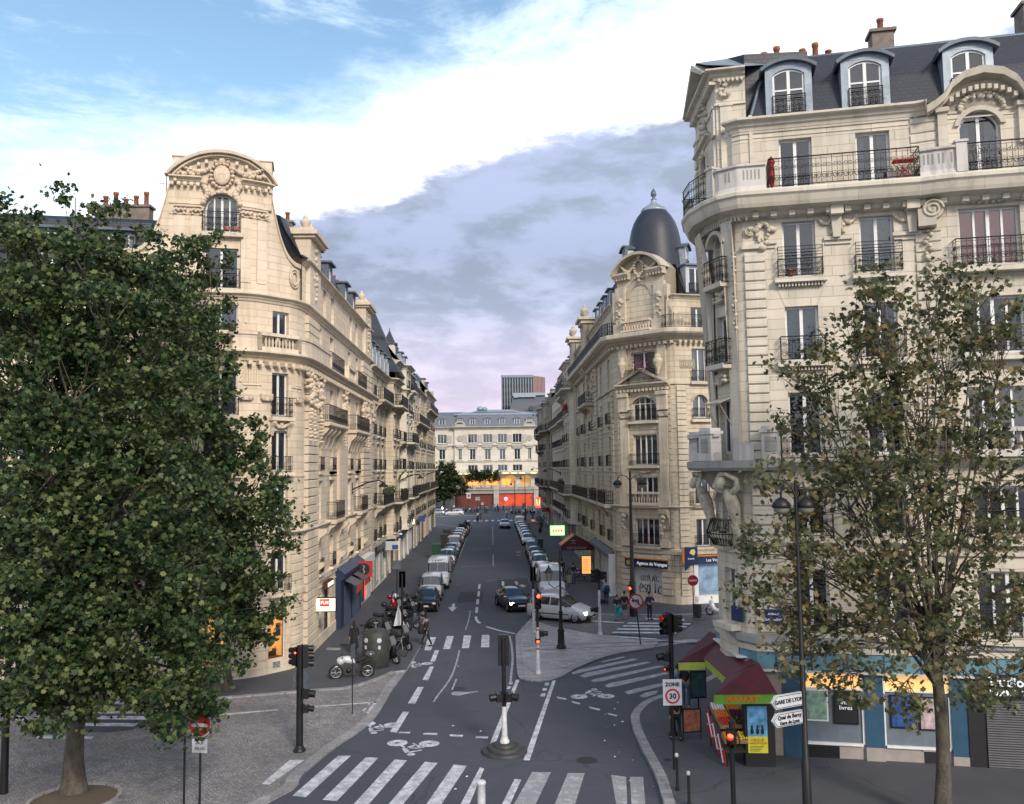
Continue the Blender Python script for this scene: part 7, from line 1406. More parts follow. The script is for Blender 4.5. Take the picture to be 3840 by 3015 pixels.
_wm=MB();_wm.lathe([(.20,-.09),(.27,-.1),(.315,-.07),(.325,0),(.315,.07),(.27,.1),(.20,.09)],(0,0,0),22,0,True,(0,1,0),cap=False);_wm.lathe([(.0,.06),(.2,.07)],(0,0,0),18,0,False,(0,1,0));_wm.lathe([(.0,-.06),(.2,-.07)],(0,0,0),18,0,False,(0,1,0));_wm.lathe([(.2,.075),(.185,.085),(.19,.095),(.21,.09)],(0,0,0),18,1,True,(0,1,0),cap=False);_wm.lathe([(.2,-.075),(.185,-.085),(.19,-.095),(.21,-.09)],(0,0,0),18,1,True,(0,1,0),cap=False)
for s in(-1,1):
 for k in range(7):a=2*PI*k/7;_wm.box((.11*math.cos(a),s*.08,.11*math.sin(a)),(.19,.03,.045),0,1,Matrix.Rotation(-a,3,'Y'))
WHEEL=_wm.mesh('wheel',['rubber','rim'])
CAR={'hatch':(3.95,[(-1.97,.42,.66,.70,.62,.5),(-1.88,.26,.74,.80,.78,.62),(-1.5,.2,.84,.92,.84,.66),(-.95,.2,.92,1.02,.85,.66),(-.3,.2,.97,1.38,.85,.60),(.2,.2,.98,1.46,.85,.60),(1.0,.2,1.0,1.45,.84,.60),(1.6,.2,1.02,1.36,.82,.58),(1.9,.3,1.0,1.06,.76,.6),(1.97,.42,.9,.92,.7,.56)],(3,4,8),.62),'sedan':(4.55,[(-2.27,.42,.62,.66,.66,.5),(-2.15,.26,.72,.78,.82,.66),(-1.7,.2,.82,.90,.88,.7),(-1.0,.2,.9,.98,.88,.7),(-.25,.2,.95,1.36,.88,.6),(.3,.2,.97,1.44,.88,.6),(1.0,.2,.98,1.42,.87,.6),(1.75,.22,1.0,1.10,.85,.62),(2.15,.3,.98,1.04,.8,.64),(2.27,.42,.85,.88,.74,.6)],(3,4,7),.66),'mpv':(4.3,[(-2.14,.40,.62,.66,.64,.5),(-2.05,.24,.72,.78,.8,.64),(-1.6,.2,.86,.96,.86,.68),(-1.15,.2,.97,1.10,.86,.68),(-.25,.2,1.02,1.56,.86,.64),(.4,.2,1.03,1.64,.86,.64),(1.3,.2,1.05,1.60,.85,.63),(1.85,.2,1.06,1.45,.84,.62),(2.1,.3,1.0,1.08,.78,.64),(2.15,.42,.9,.94,.72,.58)],(3,4,8),.64),'kangoo':(4.1,[(-2.05,.42,.72,.76,.66,.54),(-1.95,.26,.86,.92,.8,.66),(-1.5,.2,.98,1.06,.84,.7),(-1.15,.2,1.04,1.14,.84,.7),(-.65,.2,1.06,1.72,.84,.7),(-.2,.2,1.06,1.84,.84,.72),(1.2,.2,1.06,1.84,.84,.72),(1.95,.22,1.06,1.80,.84,.72),(2.03,.3,1.05,1.7,.82,.7),(2.05,.42,.95,1.0,.8,.68)],(3,4,6),.64),'van':(5.3,[(-2.65,.45,.86,.9,.8,.66),(-2.55,.3,1.04,1.1,.95,.8),(-2.1,.26,1.18,1.26,.98,.82),(-1.75,.26,1.24,1.36,.98,.84),(-1.2,.26,1.26,2.08,.98,.84),(-.6,.26,1.26,2.34,.98,.86),(1.4,.26,1.26,2.36,.98,.86),(2.5,.28,1.26,2.34,.98,.86),(2.62,.36,1.25,2.25,.97,.85),(2.65,.5,1.2,2.1,.96,.84)],(3,4,5),.72)}
_cc={}
def car_meshes(kind,paint,lit=0,sc=1):
 k=(kind,paint,lit)
 if k in _cc:return _cc[k]
 L,st,(a,b_,c),wr=CAR[kind];rows=[]
 for(x,zb,zt,zr,w,v) in st:
  h=[(w*.88,zb),(w*.98,zb+.12),(w,(zb+zt)/2+.02),(w*.97,zt),(v,zr-.07 if zr-zt>.15 else zr-.02),(v*.8,zr),(0,zr+.03)]
  rows.append([Vector((x,-y,z)) for y,z in h]+[Vector((x,y,z)) for y,z in h[-2::-1]])
 bd=MB();bd.grid(rows,False,0,True);bd.face(rows[0][::-1]);bd.face(rows[-1]);bd.bb(-L/2+.25,L/2-.25,-st[4][4]*.85,st[4][4]*.85,.16,.34,1)
 for x in(-wr*L/2,wr*L/2-.03):
  for s in(-1,1):bd.lathe([(0,0),(.40,0),(.41,.012),(.35,.016)],(x,s*st[4][4]*.93,.32),20,1,False,(0,s,0));bd.lathe([(.40,0),(.41,st[4][4]*.09)],(x,s*st[4][4]*.92,.32),20,1,False,(0,s,0),cap=False)
 y=st[1][4];x0=st[0][0];zm=(st[1][1]+st[1][2])/2
 bd.bb(x0-.02,x0+.3,-y*.8,y*.8,st[0][1]-.08,st[0][1]+.06,1);bd.bb(-L/2+.05,-L/2+.3,-y*.55,y*.55,zm-.02,zm+.12,1);bd.bb(L/2-.3,L/2-.02,-y*.8,y*.8,st[0][1]-.05,st[0][1]+.1,1)
 for s in(-1,1):bd.bb(-L*.22,L*.25,s*st[4][4]*.99-.015,s*st[4][4]*.99+.015,.48,.54,1)
 gl=MB()
 def quad(A,B,i,j,ins=.07,off=.012):
  q=[A[i],A[j],B[j],B[i]];m=sum(q,Vector())/4;n=(q[1]-q[0]).cross(q[3]-q[0])
  if n.length<1e-6:return
  n.normalize();n*=1 if n.dot(m-Vector((0,0,.8)))>0 else-1
  gl.face([p_+(m-p_)*ins+n*off for p_ in q])
 for i,j in((4,5),(5,6),(6,7),(7,8)):quad(rows[a],rows[b_],i,j,.03,.016)
 if kind!='van' and kind!='kangoo':
  for i,j in((4,5),(5,6),(6,7),(7,8)):quad(rows[c-1],rows[c],i,j,.05,.016)
 hi=c if kind in('hatch','mpv') else(c-1 if kind in('sedan',) else c)
 for r in range(b_-1 if kind in('van','kangoo') else b_-1,hi if hi<len(rows) else len(rows)-1):
  for i,j in((3,4),(8,9)):quad(rows[r],rows[r+1],i,j,.09)
 hl=MB();s0,s1=st[0],st[1];hl.box((0,0,0),(.3,.26,.15),0,0);hl.ell((-.04,0,0),(.13,.12,.08),8,5)
 me=(bd.mesh('body',[paint,'black_plastic']),gl.mesh('window_glass','glass_car_solid'),hl.mesh('headlight','headlight_on' if lit else 'headlamp'));_cc[k]=me;return me
plain('glass_car_solid',(.012,.018,.026),.06,.0,.3,1.5,spec=.9,coat=.6)
_pl=MB();_pl.bb(-.01,.01,-.26,.26,-.055,.055);PLATE=_pl.mesh('number_plate','plate_white');_mr=MB();_mr.ell((0,0,0),(.06,.11,.075),8,5);MIRROR=_mr.mesh('mirror','black_plastic');_tl=MB();_tl.bb(-.03,.03,-.08,.08,-.14,.14);TAIL=_tl.mesh('tail_light','tail_red')
def car(kind,paint,x,y,heading,label,lit=0,group=None,name='parked_car',z=0,cat=None):
 """heading: direction (dx, dy) the bonnet points to"""
 L,st,_,wr=CAR[kind];rz=math.atan2(-heading[1],-heading[0]);o=empty(name,(x,y,z),rz,label,cat or('van' if kind in('van','kangoo') else 'car'),group)
 b,g_,h=car_meshes(kind,paint,lit);inst('body',b,o);inst('window_glass',g_,o);w=st[4][4]
 for sx in(-wr*L/2,wr*L/2-.03):
  for s in(-1,1):inst('wheel',WHEEL,o,(sx,s*(w-.10),.325))
 zh=st[1][2]-.02
 for s in(-1,1):
  inst('headlight',h,o,(st[1][0]+.06,s*(st[1][4]-.14),zh-.06));inst('tail_light',TAIL,o,(L/2-.04,s*(st[-2][4]-.1),.85 if kind!='van' else 1.1));inst('mirror',MIRROR,o,(st[3][0]+.35,s*(w+.09),st[4][2]+.04))
 inst('number_plate',PLATE,o,(-L/2-.02,0,.48));return o
lp=[('hatch','paint_black',61.5,'black compact car with pale headlights, nearest of the left parked row'),('kangoo','paint_white',66.6,'white van with flat front, second of the left parked row'),('van','paint_white',73.2,'tall white van with black scrawl over the windscreen, third of the left parked row'),('hatch','paint_pale',79.6,'pale blue hatchback right behind the tall scrawled van'),('hatch','paint_blue',84.2,'bright blue small car on the left side, two behind the scrawled van'),('mpv','paint_silver',89.4,'silver people carrier on the left, after the bright blue car'),('hatch','paint_grey',94.2,'grey hatchback left side before the green bin'),('sedan','paint_pale',99.2,'pale saloon left side beside the green bin'),('kangoo','paint_white',105,'small white van midway along the left parked row'),('hatch','paint_grey',110.2,'grey car behind the small white van on the left'),('sedan','paint_silver',115.2,'silver saloon on the left, third from the motorcycles'),('hatch','paint_white',120,'white hatchback on the left, second from the motorcycles'),('hatch','paint_silver',124.6,'silver hatchback on the left, last before the motorcycles')]
for k,pnt,y,lab in lp:L=CAR[k][0];o=car(k,pnt,-4.85+(.1 if k=='van' else 0),y+L/2,(0,-1),lab,group='cars parked along the left kerb',name='parked_van' if k in('van','kangoo') else 'parked_car');k=='van' and text('LAMIC',.34,o,(-1.02,0,2.19),'shop_black',name='graffiti').__setattr__('rotation_euler',(-.42,0,-PI/2))
rp_=[('van','paint_white',66.0,'large white van facing the junction, nearest of the right parked row'),('hatch','paint_silver',72.6,'silver hatchback just behind the large white van on the right'),('hatch','paint_white',77.6,'white hatchback third in the right parked row'),('mpv','paint_white',82.6,'white family car with dark sunroof on the right row'),('sedan','paint_pale',87.8,'pale blue saloon on the right, between the white family car and a black car'),('hatch','paint_black',93.2,'black hatchback on the right before the gap'),('mpv','paint_grey',98.2,'dark grey car on the right just before the gap with the green bin'),('sedan','paint_white',112.2,'white saloon on the right behind the small green bin'),('hatch','paint_pale',117.6,'pale hatchback second behind the green bin on the right'),('sedan','paint_blue',122.4,'blue saloon far along the right row'),('hatch','paint_silver',127.8,'silver hatchback far right row, after the blue saloon'),('sedan','paint_pale',132.6,'pale saloon far right row before the white small van'),('hatch','paint_grey',138,'grey hatchback directly before the far white small van'),('kangoo','paint_white',144.4,'white small van near the far end of the right row'),('mpv','paint_grey',150,'grey car at the far end of the right row')]
for i,(k,pnt,y,lab) in enumerate(rp_):L=CAR[k][0];car(k,pnt,4.5-(.1 if k=='van' else 0)+.0,y+L/2,(0,-1),lab,group='cars parked along the right kerb',name='parked_van' if k in('van','kangoo') else 'parked_car')
car('sedan','paint_black',1.35,63.2,(.24,-.97),'black saloon with lit headlights driving towards the junction',1,name='driving_car')
o=car('mpv','paint_silver',4.35,57.7,(.86,-.5),'silver people carrier with lit headlights turning across the cobbled side street',1,name='driving_car',z=.05)
car('sedan','paint_pale',1.9,146.6,(0,-1),'pale blue car driving up the far part of the street',0,name='driving_car')
car('hatch','paint_white',-8.2,185.5,(-1,-.05),'white car standing sideways at the far left crossing',name='parked_car');car('hatch','paint_pale',-12.2,186.5,(-1,.1),'pale car half hidden behind motorcycles at the far left crossing',name='parked_car')
def moto_parts(kind,paint):
 k=('m',kind,paint)
 if k in _cc:return _cc[k]
 R=.3 if kind=='moto' else.24;wb=.74 if kind=='moto' else.64
 w=MB();w.tube([(R*math.cos(a),0,R*math.sin(a)) for a in[2*PI*i/20 for i in range(20)]],.055 if kind!='bike' else.02,8,0,closed=True);w.tube([(R*.78*math.cos(a),0,R*.78*math.sin(a)) for a in[2*PI*i/16 for i in range(16)]],.016,5,1,closed=True);w.lathe([(.05,-.05),(.05,.05)],(0,0,0),10,1,True,(0,1,0))
 for i in range(6):a=2*PI*i/6;w.tube([(0,0,0),(R*.78*math.cos(a),0,R*.78*math.sin(a))],.014,4,1)
 b=MB();f=MB();s=MB()
 if kind=='moto':
  b.tube([(-.62,0,.78),(-.45,0,.92),(-.2,0,.90),(.0,0,.84),(.18,0,.78)],[.06,.15,.19,.16,.08],10);b.ell((-.52,0,.86),(.2,.17,.2),10,6);b.face([(-.62,-.14,.98),(-.62,.14,.98),(-.5,.11,1.28),(-.5,-.11,1.28)],None,1)
  b.ell((-.72,0,.62),(.2,.06,.05),8,5);f.tube([(-.74,.06,.32),(-.5,.06,.95)],.03,6);f.tube([(-.74,-.06,.32),(-.5,-.06,.95)],.03,6);f.tube([(-.48,-.4,1.0),(-.42,-.2,1.02),(-.42,.2,1.02),(-.48,.4,1.0)],.018,6)
  f.box((-.1,0,.42),(.5,.3,.38));f.ell((-.15,.2,.42),(.14,.12,.12),8,5);f.ell((-.15,-.2,.42),(.14,.12,.12),8,5);f.tube([(0,.1,.4),(.74,.1,.32)],.035,6);f.tube([(.15,-.14,.3),(.5,-.16,.42),(.85,-.17,.52)],[.03,.05,.06],8);f.tube([(.1,0,.75),(.5,0,.72),(.8,0,.85)],.03,6)
  s.tube([(.0,0,.84),(.3,0,.84),(.62,0,.92),(.72,0,.94)],[.08,.13,.12,.06],8);c=MB();c.ell((.88,0,1.08),(.24,.24,.17),10,6)
 else:
  b.tube([(-.55,0,.95),(-.52,0,.7),(-.42,0,.42),(-.2,0,.3),(.1,0,.3)],[.1,.19,.2,.15,.14],10);b.tube([(.05,0,.42),(.3,0,.58),(.62,0,.62),(.8,0,.6)],[.15,.21,.17,.08],10);b.ell((-.64,0,.46),(.2,.08,.07),8,5);b.face([(-.6,-.18,1.02),(-.6,.18,1.02),(-.46,.16,1.42),(-.46,-.16,1.42)],None,1)
  f.tube([(-.66,0,.25),(-.5,0,.95)],.035,6);f.tube([(-.48,-.34,1.02),(-.44,0,1.05),(-.48,.34,1.02)],.018,6);f.box((.35,0,.3),(.5,.22,.2));f.tube([(.3,-.16,.25),(.78,-.17,.36)],.05,8);s.tube([(.0,0,.72),(.3,0,.76),(.7,0,.8)],[.1,.15,.08],8);c=MB();c.ell((.88,0,.98),(.22,.22,.16),10,6)
 m=MB();
 for y in(-.36,.36):m.ell((-.5,y,1.16),(.03,.07,.05),6,4);m.tube([(-.46,y*.9,1.02),(-.5,y,1.14)],.01,4)
 r=(w.mesh('wheel',['rubber','rim']),b.mesh('fairing',[paint,'glass_car_solid']),f.mesh('frame','black_plastic'),s.mesh('seat','rubber'),c,m.mesh('mirrors','black_plastic'),R,wb);_cc[k]=r;return r
def moto(kind,paint,x,y,heading,label,group=None,case=None,far=False,z=.12):
 w,b,f,s,c,m,R,wb=moto_parts(kind,paint);rz=math.atan2(-heading[1],-heading[0]);o=empty('motorcycle' if kind=='moto' else 'scooter',(x,y,z),rz,label,'motorcycle' if kind=='moto' else 'scooter',group);o.rotation_euler=(math.radians(-7),0,rz)
 for sx in(-wb,wb):inst('wheel',w,o,(sx,0,R+.04))
 inst('fairing',b,o);inst('frame',f,o);inst('seat',s,o)
 if not far:inst('mirrors',m,o)
 if case:o2=c.build('top_case',case,o)
 return o
hv=(.78,-.62)
moto('moto','paint_silver',-6.83,42.5,(-1,-.2),'silver touring motorcycle with a top case, parked before the bottle bin',case='paint_grey',z=.06)
def gm_(k,x,y):q=G(k,x,y,.12);return q.x,q.y
for kd,pt,(k,x,y),h,cs,lab in(('scooter','paint_black',('b',590,1660),hv,None,'black scooter beside the bottle bin with front wheel nearest the kerb'),('scooter','paint_black',('b',840,1390),hv,None,'black scooter with white windscreen shield, second from the bin'),('scooter','paint_grey',('b',1000,950),(.9,-.45),None,'grey maxi scooter with bright headlight and spoked front wheel'),('moto','paint_black',('b',800,985),hv,None,'black motorcycle between the maxi scooter and the black one with tail to the wall'),('moto','paint_black',('b',560,930),(.95,.1),None,'black motorcycle with its tail pointing to the wall'),('scooter','paint_red',('b',460,620),(-.9,-.4),'black_plastic','dark red scooter with black top case nearest the wall'),('moto','paint_black',('b',900,640),hv,'paint_white','motorcycle with a white and red top case behind the traffic light'),('scooter','paint_black',('b',780,620),hv,'paint_red','black scooter with bright red top case'),('moto','paint_grey',('b',1080,560),(.8,-.5),None,'grey motorcycle in front of the black parked car'),('scooter','paint_black',('b',1120,700),(.8,-.5),'paint_grey','black scooter with a large rounded grey top case at the road edge'),('scooter','paint_black',('b',700,800),hv,'black_plastic','black scooter with black top case in the middle of the left cluster'),('moto','paint_black',('b',960,800),hv,None,'low black motorcycle behind the grey maxi scooter'),('scooter','paint_grey',('b',480,1330),hv,None,'dark grey scooter right behind the bottle bin'),('scooter','paint_black',('b',420,1100),(.9,-.3),None,'black scooter between the bottle bin and the wall')):
 px,py=gm_(k,x,y);hh=Vector(h).normalized();moto(kd,pt,px-hh.x*.7,py-hh.y*.7,h,lab,'motorcycles parked on the left corner',cs)
rd=random.Random(12);cols=['paint_black','paint_grey','paint_white','paint_black','paint_red','paint_silver']
for i in range(16):moto('scooter' if i%3 else 'moto',cols[i%6],-4.6+rd.uniform(-.5,.5)-.2*(i%2),129.5+1.15*i,(.8,-.6),'dark two wheeler in the row at the far end of the left parked cars','two wheelers at the end of the left row',far=True,z=0)
for i in range(17):moto('scooter' if i%2 else 'moto',cols[(i*5+1)%6],-17+.85*i+rd.uniform(-.2,.2),194.5+rd.uniform(-.5,.5),(rd.uniform(-.4,.4),-1),'two wheeler in the packed line on the left of the far square','two wheelers on the left of the far square',far=True)
for i in range(11):moto('scooter' if i%2 else 'moto',cols[(i*5+2)%6],4.0+.8*i,186.5+rd.uniform(-.5,.5),(rd.uniform(-.4,.4),-1),'two wheeler in the packed line on the right of the far square','two wheelers on the right of the far square',far=True)
def bicycle_mesh():
 b=MB()
 for x in(-.52,.52):b.tube([(x+.34*math.cos(a),0,.34+.34*math.sin(a)) for a in[2*PI*i/18 for i in range(18)]],.022,5,0,closed=True)
 f=MB()
 for a,c in(((-.52,.34),(-.38,.9)),((-.4,.78),(0,.3)),((-.4,.8),(.18,.78)),((0,.3),(.18,.88)),((0,.3),(.52,.34)),((.52,.34),(.17,.78))):f.tube([(a[0],0,a[1]),(c[0],0,c[1])],.018,5)
 f.tube([(-.42,-.26,.98),(-.38,0,.93),(-.42,.26,.98)],.014,5);s=MB();s.ell((.2,0,.92),(.13,.07,.04),8,4);return b.mesh('wheels','rubber'),f.mesh('frame','rim'),s.mesh('saddle','rubber')
BK=bicycle_mesh()
def bicycle(x,y,h,label,group=None,z=.12):
 rz=math.atan2(-h[1],-h[0]);o=empty('bicycle',(x,y,z),rz,label,'bicycle',group);[inst(n_,m_,o) for n_,m_ in zip(('wheels','frame','saddle'),BK)];return o
px,py=gm_('b',660,1500);bicycle(px-.3,py+.3,hv,'thin framed bicycle between the scooters beside the bottle bin')
for i in range(18):bicycle(-4.2+.8*i,206+rd.uniform(-.3,.3),(rd.uniform(-.2,.2),-1),'hire bicycle in the long rack before the red boarding','hire bicycles in the far rack')
for nm,c in(('skin',(.38,.22,.15)),('cloth_black',(.012,.013,.018)),('cloth_navy',(.02,.03,.07)),('cloth_grey',(.06,.065,.075)),('cloth_white',(.5,.52,.55)),('cloth_blue',(.12,.24,.42)),('cloth_denim',(.05,.08,.14)),('cloth_teal',(.02,.26,.30)),('cloth_pink',(.35,.14,.14)),('hair_dark',(.015,.01,.008)),('hair_grey',(.2,.19,.18)),('bag_cyan',(.05,.38,.5)),('cloth_khaki',(.12,.10,.06))):plain(nm,c,.85,var=.2,vs=8)
def skinned(nodes,edges,name,mat,parent,sub=2):
 me=bpy.data.meshes.new(name);me.from_pydata([n[0] for n in nodes],edges,[]);ob=bpy.data.objects.new(name,me);COL.objects.link(ob)
 md=ob.modifiers.new('s','SKIN');md.use_smooth_shade=True;me.skin_vertices[0].data[0].use_root=True
 for v,n in zip(me.skin_vertices[0].data,nodes):v.radius=(n[1],n[1]) if not hasattr(n[1],'__len__') else n[1]
 sb=ob.modifiers.new('u','SUBSURF');sb.levels=sub;dg=bpy.context.evaluated_depsgraph_get();m2=bpy.data.meshes.new_from_object(ob.evaluated_get(dg));bpy.data.objects.remove(ob);m2.materials.clear();m2.materials.append(M[mat]);return inst(name,m2,parent)
def person(x,y,face,label,top='cloth_black',legs='cloth_black',hair='hair_dark',walk=0,h=1.72,longcoat=0,longhair=0,shorts=0,arms=(0,0),z=.12,sit=0,phone=0):
 rz=math.atan2(face[1],face[0])+PI/2;k=h/1.72;V=lambda a,b_,c:(a*k,b_*k,c*k);o=None;w=walk;zs=-.42 if sit else 0
 hip={s:V(s*.09,0,.90+zs) for s in(-1,1)}
 if sit:knee={s:V(s*.12,-.44,.50) for s in(-1,1)};ank={s:V(s*.12,-.42,.09) for s in(-1,1)}
 else:knee={s:V(s*.10,-s*.17*w-.02,.49) for s in(-1,1)};ank={s:V(s*.10,-s*.30*w+(.05 if s*w<0 else 0),.09+(.07*abs(w) if s*w<0 else 0)) for s in(-1,1)}
 toe={s:(ank[s][0]+s*.02,ank[s][1]-.16*k,ank[s][2]-.05*k) for s in(-1,1)};sh={s:V(s*.17,.02,1.40+zs) for s in(-1,1)}
 el={};wr={}
 for i,s in enumerate((-1,1)):
  a=arms[i]
  if a==2 or(phone and s==1):el[s]=V(s*.27,-.14,1.18+zs);wr[s]=V(s*.14,-.18,1.46+zs)
  elif a==1:el[s]=V(s*.25,.0,1.14+zs);wr[s]=V(s*.16,-.24,1.08+zs)
  else:el[s]=V(s*.24,.04+s*.12*w,1.14+zs);wr[s]=V(s*.25,-.04+s*.22*w,.90+zs)
 N=[(V(0,0,.95+zs),.125*k),(V(0,.0,1.12+zs),.115*k),(V(0,.01,1.32+zs),.145*k),(V(0,.01,1.46+zs),.06*k),(V(0,-.015,1.56+zs),.075*k),(V(0,-.02,1.66+zs),.095*k)];E_=[(0,1),(1,2),(2,3),(3,4),(4,5)]
 T=[(n[0],n[1]*1.12) for n in N[:3]]+[(V(0,.01,1.42+zs),.085*k)];TE=[(0,1),(1,2),(2,3)];Lg=[(V(0,0,.95+zs),.13*k)];LE=[]
 for s in(-1,1):
  i=len(N);N+=[(hip[s],.09*k),(knee[s],.055*k),(ank[s],.038*k),(toe[s],.035*k),(sh[s],.055*k),(el[s],.04*k),(wr[s],.028*k)];E_+=[(0,i),(i,i+1),(i+1,i+2),(i+2,i+3),(2,i+4),(i+4,i+5),(i+5,i+6)]
  d=(Vector(wr[s])-Vector(el[s])).normalized();pm=Vector(wr[s])+d*.07;i6=len(N);N.append((tuple(pm),(.036*k,.022*k)));E_.append((i+6,i6));sd=d.cross(Vector((0,1,.01))).normalized()
  for q in range(4):a_=pm+sd*(.027-.018*q)+d*.035;b2=a_+d*(.036,.044,.04,.03)[q]+Vector((0,-.015,0));j=len(N);N+=[(tuple(a_),.009),(tuple(b2),.007)];E_+=[(i6,j),(j,j+1)]
  a_=Vector(wr[s])+d*.04+sd*.036;j=len(N);N+=[(tuple(a_),.010),(tuple(a_+d*.035+sd*.012),.008)];E_+=[(i+6,j),(j,j+1)]
  j=len(T);T+=[(sh[s],.07*k),(el[s],.054*k),((Vector(wr[s])*.92+Vector(el[s])*.08)[:],.04*k)];TE+=[(2,j),(j,j+1),(j+1,j+2)]
  j=len(Lg);kn_=knee[s] if not shorts else tuple(Vector(knee[s])*.85+Vector(hip[s])*.15);Lg+=[(hip[s],.105*k),(kn_,.068*k if not shorts else.09)];LE+=[(0,j),(j,j+1)]
  if not shorts:Lg.append((tuple(Vector(ank[s])+Vector((0,0,.0))),.05*k));LE.append((j+1,j+2))
 o=skinned(N,E_,'person','skin',None);o.location=(x,y,z);o.rotation_euler=(0,0,rz);tag(o,label,'person')
 skinned(T,TE,'jacket' if top!='cloth_white' else 'shirt',top,o,1);skinned(Lg,LE,'shorts' if shorts else 'trousers',legs,o,1)
 if longcoat:c=MB();c.lathe([(.15*k,1.2*k),(.17*k,.95*k),(.23*k,.5*k),(.25*k,.32*k)],(0,0,0),14,0,cap=False);c.build('coat',top,o)
 hd=MB();hz=(1.64)*k+zs*k;hd.ell((0,.015*k,hz+.035),(.088*k,.1*k,.105*k),12,8)
 if longhair:hd.tube([(0,.05*k,hz+.04),(0,.08*k,hz-.12),(0,.09*k,hz-.32)],[.07,.09,.05],8)
 hd.build('hair',hair,o);fc=MB();fc.ell((0,-.108*k,hz-.03*k),(.012,.02,.025),6,4);fc.build('nose','skin',o);ey=MB()
 for s in(-1,1):ey.ell((s*.033*k,-.096*k,hz+.0),(.014,.008,.009),6,4)
 ey.build('eyes','room_dark',o);mo=MB();mo.ell((0,-.098*k,hz-.07*k),(.026,.006,.008),6,4);mo.build('mouth','cloth_pink',o)
 sm=MB()
 for s in(-1,1):a=Vector(ank[s]);t_=Vector(toe[s]);sm.tube([a+Vector((0,.04,-.04)),(a+t_)/2+Vector((0,0,-.02)),t_+Vector((0,-.03,-.012))],[.045*k,.048*k,.034*k],8)
 sm.build('shoes','rubber',o);return o
def at(k,x,y):q=G(k,x,y,.12);return q.x,q.y
person(*at('H',612,655),(-.2,1),'person with long dark hair and dark coat walking away beside the bottle bin','cloth_black','cloth_black',longcoat=1,longhair=1,walk=.4,h=1.7)
person(*at('H',1118,597),(-.9,.3),'person in black with a shoulder bag stepping off the left kerb','cloth_black','cloth_black',walk=.8,h=1.72,z=.0)
person(*at('c',1422,1560),(0,1),'person in black standing with back turned beyond the large white van','cloth_black','cloth_black',h=1.8)
person(*at('c',1650,1650),(.1,1),'person in black jacket and blue jeans walking away past the terrace tables','cloth_black','cloth_denim',walk=.5,h=1.75)
person(7.9,79.3,(-.4,-1),'seated person in pink at the terrace table near the orange menu board','cloth_pink','cloth_denim',sit=1,h=1.7,arms=(1,1))
person(*at('d',1465,1005),(.2,1),'person in light blue shirt carrying a dark backpack by the white shop','cloth_blue','cloth_navy',walk=.5,h=1.76)
person(*at('d',1680,1300),(-.3,-1),'person in dark top and turquoise trousers at the kerb beside a cyan bag','cloth_black','cloth_teal',h=1.55,arms=(1,1))
person(*at('d',1830,1285),(-.2,-1),'person in black jacket and dark shorts waiting at the kerb','cloth_black','cloth_grey',shorts=1,h=1.72)
person(*at('I',1572,905),(.4,-1),'person in dark clothes holding a phone to the ear before the graffitied shutter','cloth_navy','cloth_black',h=1.74,phone=1)
person(*at('Z',345,640),(-.5,.8),'person in denim jacket behind the zone thirty sign','cloth_blue','cloth_denim',h=1.68,arms=(1,1))
person(*at('Z',388,645),(-.3,-1),'person in black sweater and jeans with a hand at the face beside the awning','cloth_black','cloth_denim',h=1.82,phone=1,longhair=1)
person(*at('Z',335,815),(-.2,1),'person in black walking along the kerb below the zone thirty sign','cloth_black','cloth_black',walk=.4,h=1.7)
person(*at('c',1000,610),(0,-1),'person in black pulling a small suitcase along the far right pavement','cloth_black','cloth_black',h=1.75,walk=.4)
for(k,x,y),f,t,l,wk,lab in((('S',660,525),(.3,1),'cloth_white','cloth_navy',.5,'person in white top with a suitcase on the far zebra crossing'),(('S',692,528),(.3,1),'cloth_grey','cloth_khaki',.6,'person in grey on the far zebra crossing, right of the suitcase'),(('S',745,428),(1,0),'cloth_black','cloth_black',.4,'person in black on the far pavement, left one of a pair'),(('S',772,425),(1,0),'cloth_white','cloth_black',.4,'person in white shirt on the far pavement, right one of a pair'),(('S',875,410),(1,0),'cloth_white','cloth_denim',.6,'person in white walking before the hire bicycles'),(('S',915,412),(-1,0),'cloth_navy','cloth_black',.6,'person in dark blue walking before the hire bicycles'),(('S',98,540),(-.5,1),'cloth_white','cloth_black',.5,'person in white shirt at the far left corner of the street'),(('c',690,360),(0,1),'cloth_black','cloth_black',.3,'person in black behind the far white small van'),(('c',835,360),(0,-1),'cloth_black','cloth_black',.3,'person in black on the far right pavement near the lit tables'),(('J',150,808),(1,.2),'cloth_black','cloth_navy',.4,'person in dark clothes under the big plane tree at the left edge')):
 person(*at(k,x,y),f,lab,t,l,walk=wk,h=1.74)
for i,(x,y) in enumerate(((-3,204),(-.5,203),(2.4,204.5),(4.6,203.5),(-6,199),(6.8,200),(-9,201),(1,200))):person(x,y,(rd.uniform(-1,1),rd.uniform(-1,1)),'person in the small crowd before the hire bicycles',('cloth_black','cloth_grey','cloth_white','cloth_navy')[i%4],('cloth_black','cloth_denim')[i%2],walk=.4,h=1.66+.03*(i%4))['group']='crowd before the hire bicycles'
px,py=at('S',1028,490);bicycle(px,py,(-.1,-1),'bicycle ridden by the cyclist at the far end of the street',z=0);person(px,py+.15,(0,-1),'cyclist in pale top riding at the far end of the street','cloth_white','cloth_denim',sit=1,h=1.75,arms=(1,1),z=.5)
def bag(px,py,z,s,mat,lab,name='bag'):
 b=MB();b.lathe([(.02,0),(.13*s,.02),(.17*s,.16*s),(.13*s,.34*s),(.05*s,.42*s)],(0,0,0),10);b.tube([(-.05*s,0,.38*s),(-.03*s,0,.6*s),(.03*s,0,.6*s),(.05*s,0,.38*s)],.012,4);tag(b.build(name,mat,None,(px,py,z)),lab,name.replace('_',' '))
q=at('d',1765,1240);bag(q[0],q[1]-.1,.2,1.15,'bag_cyan','bright cyan plastic bag hanging between the two people at the kerb','plastic_bag')
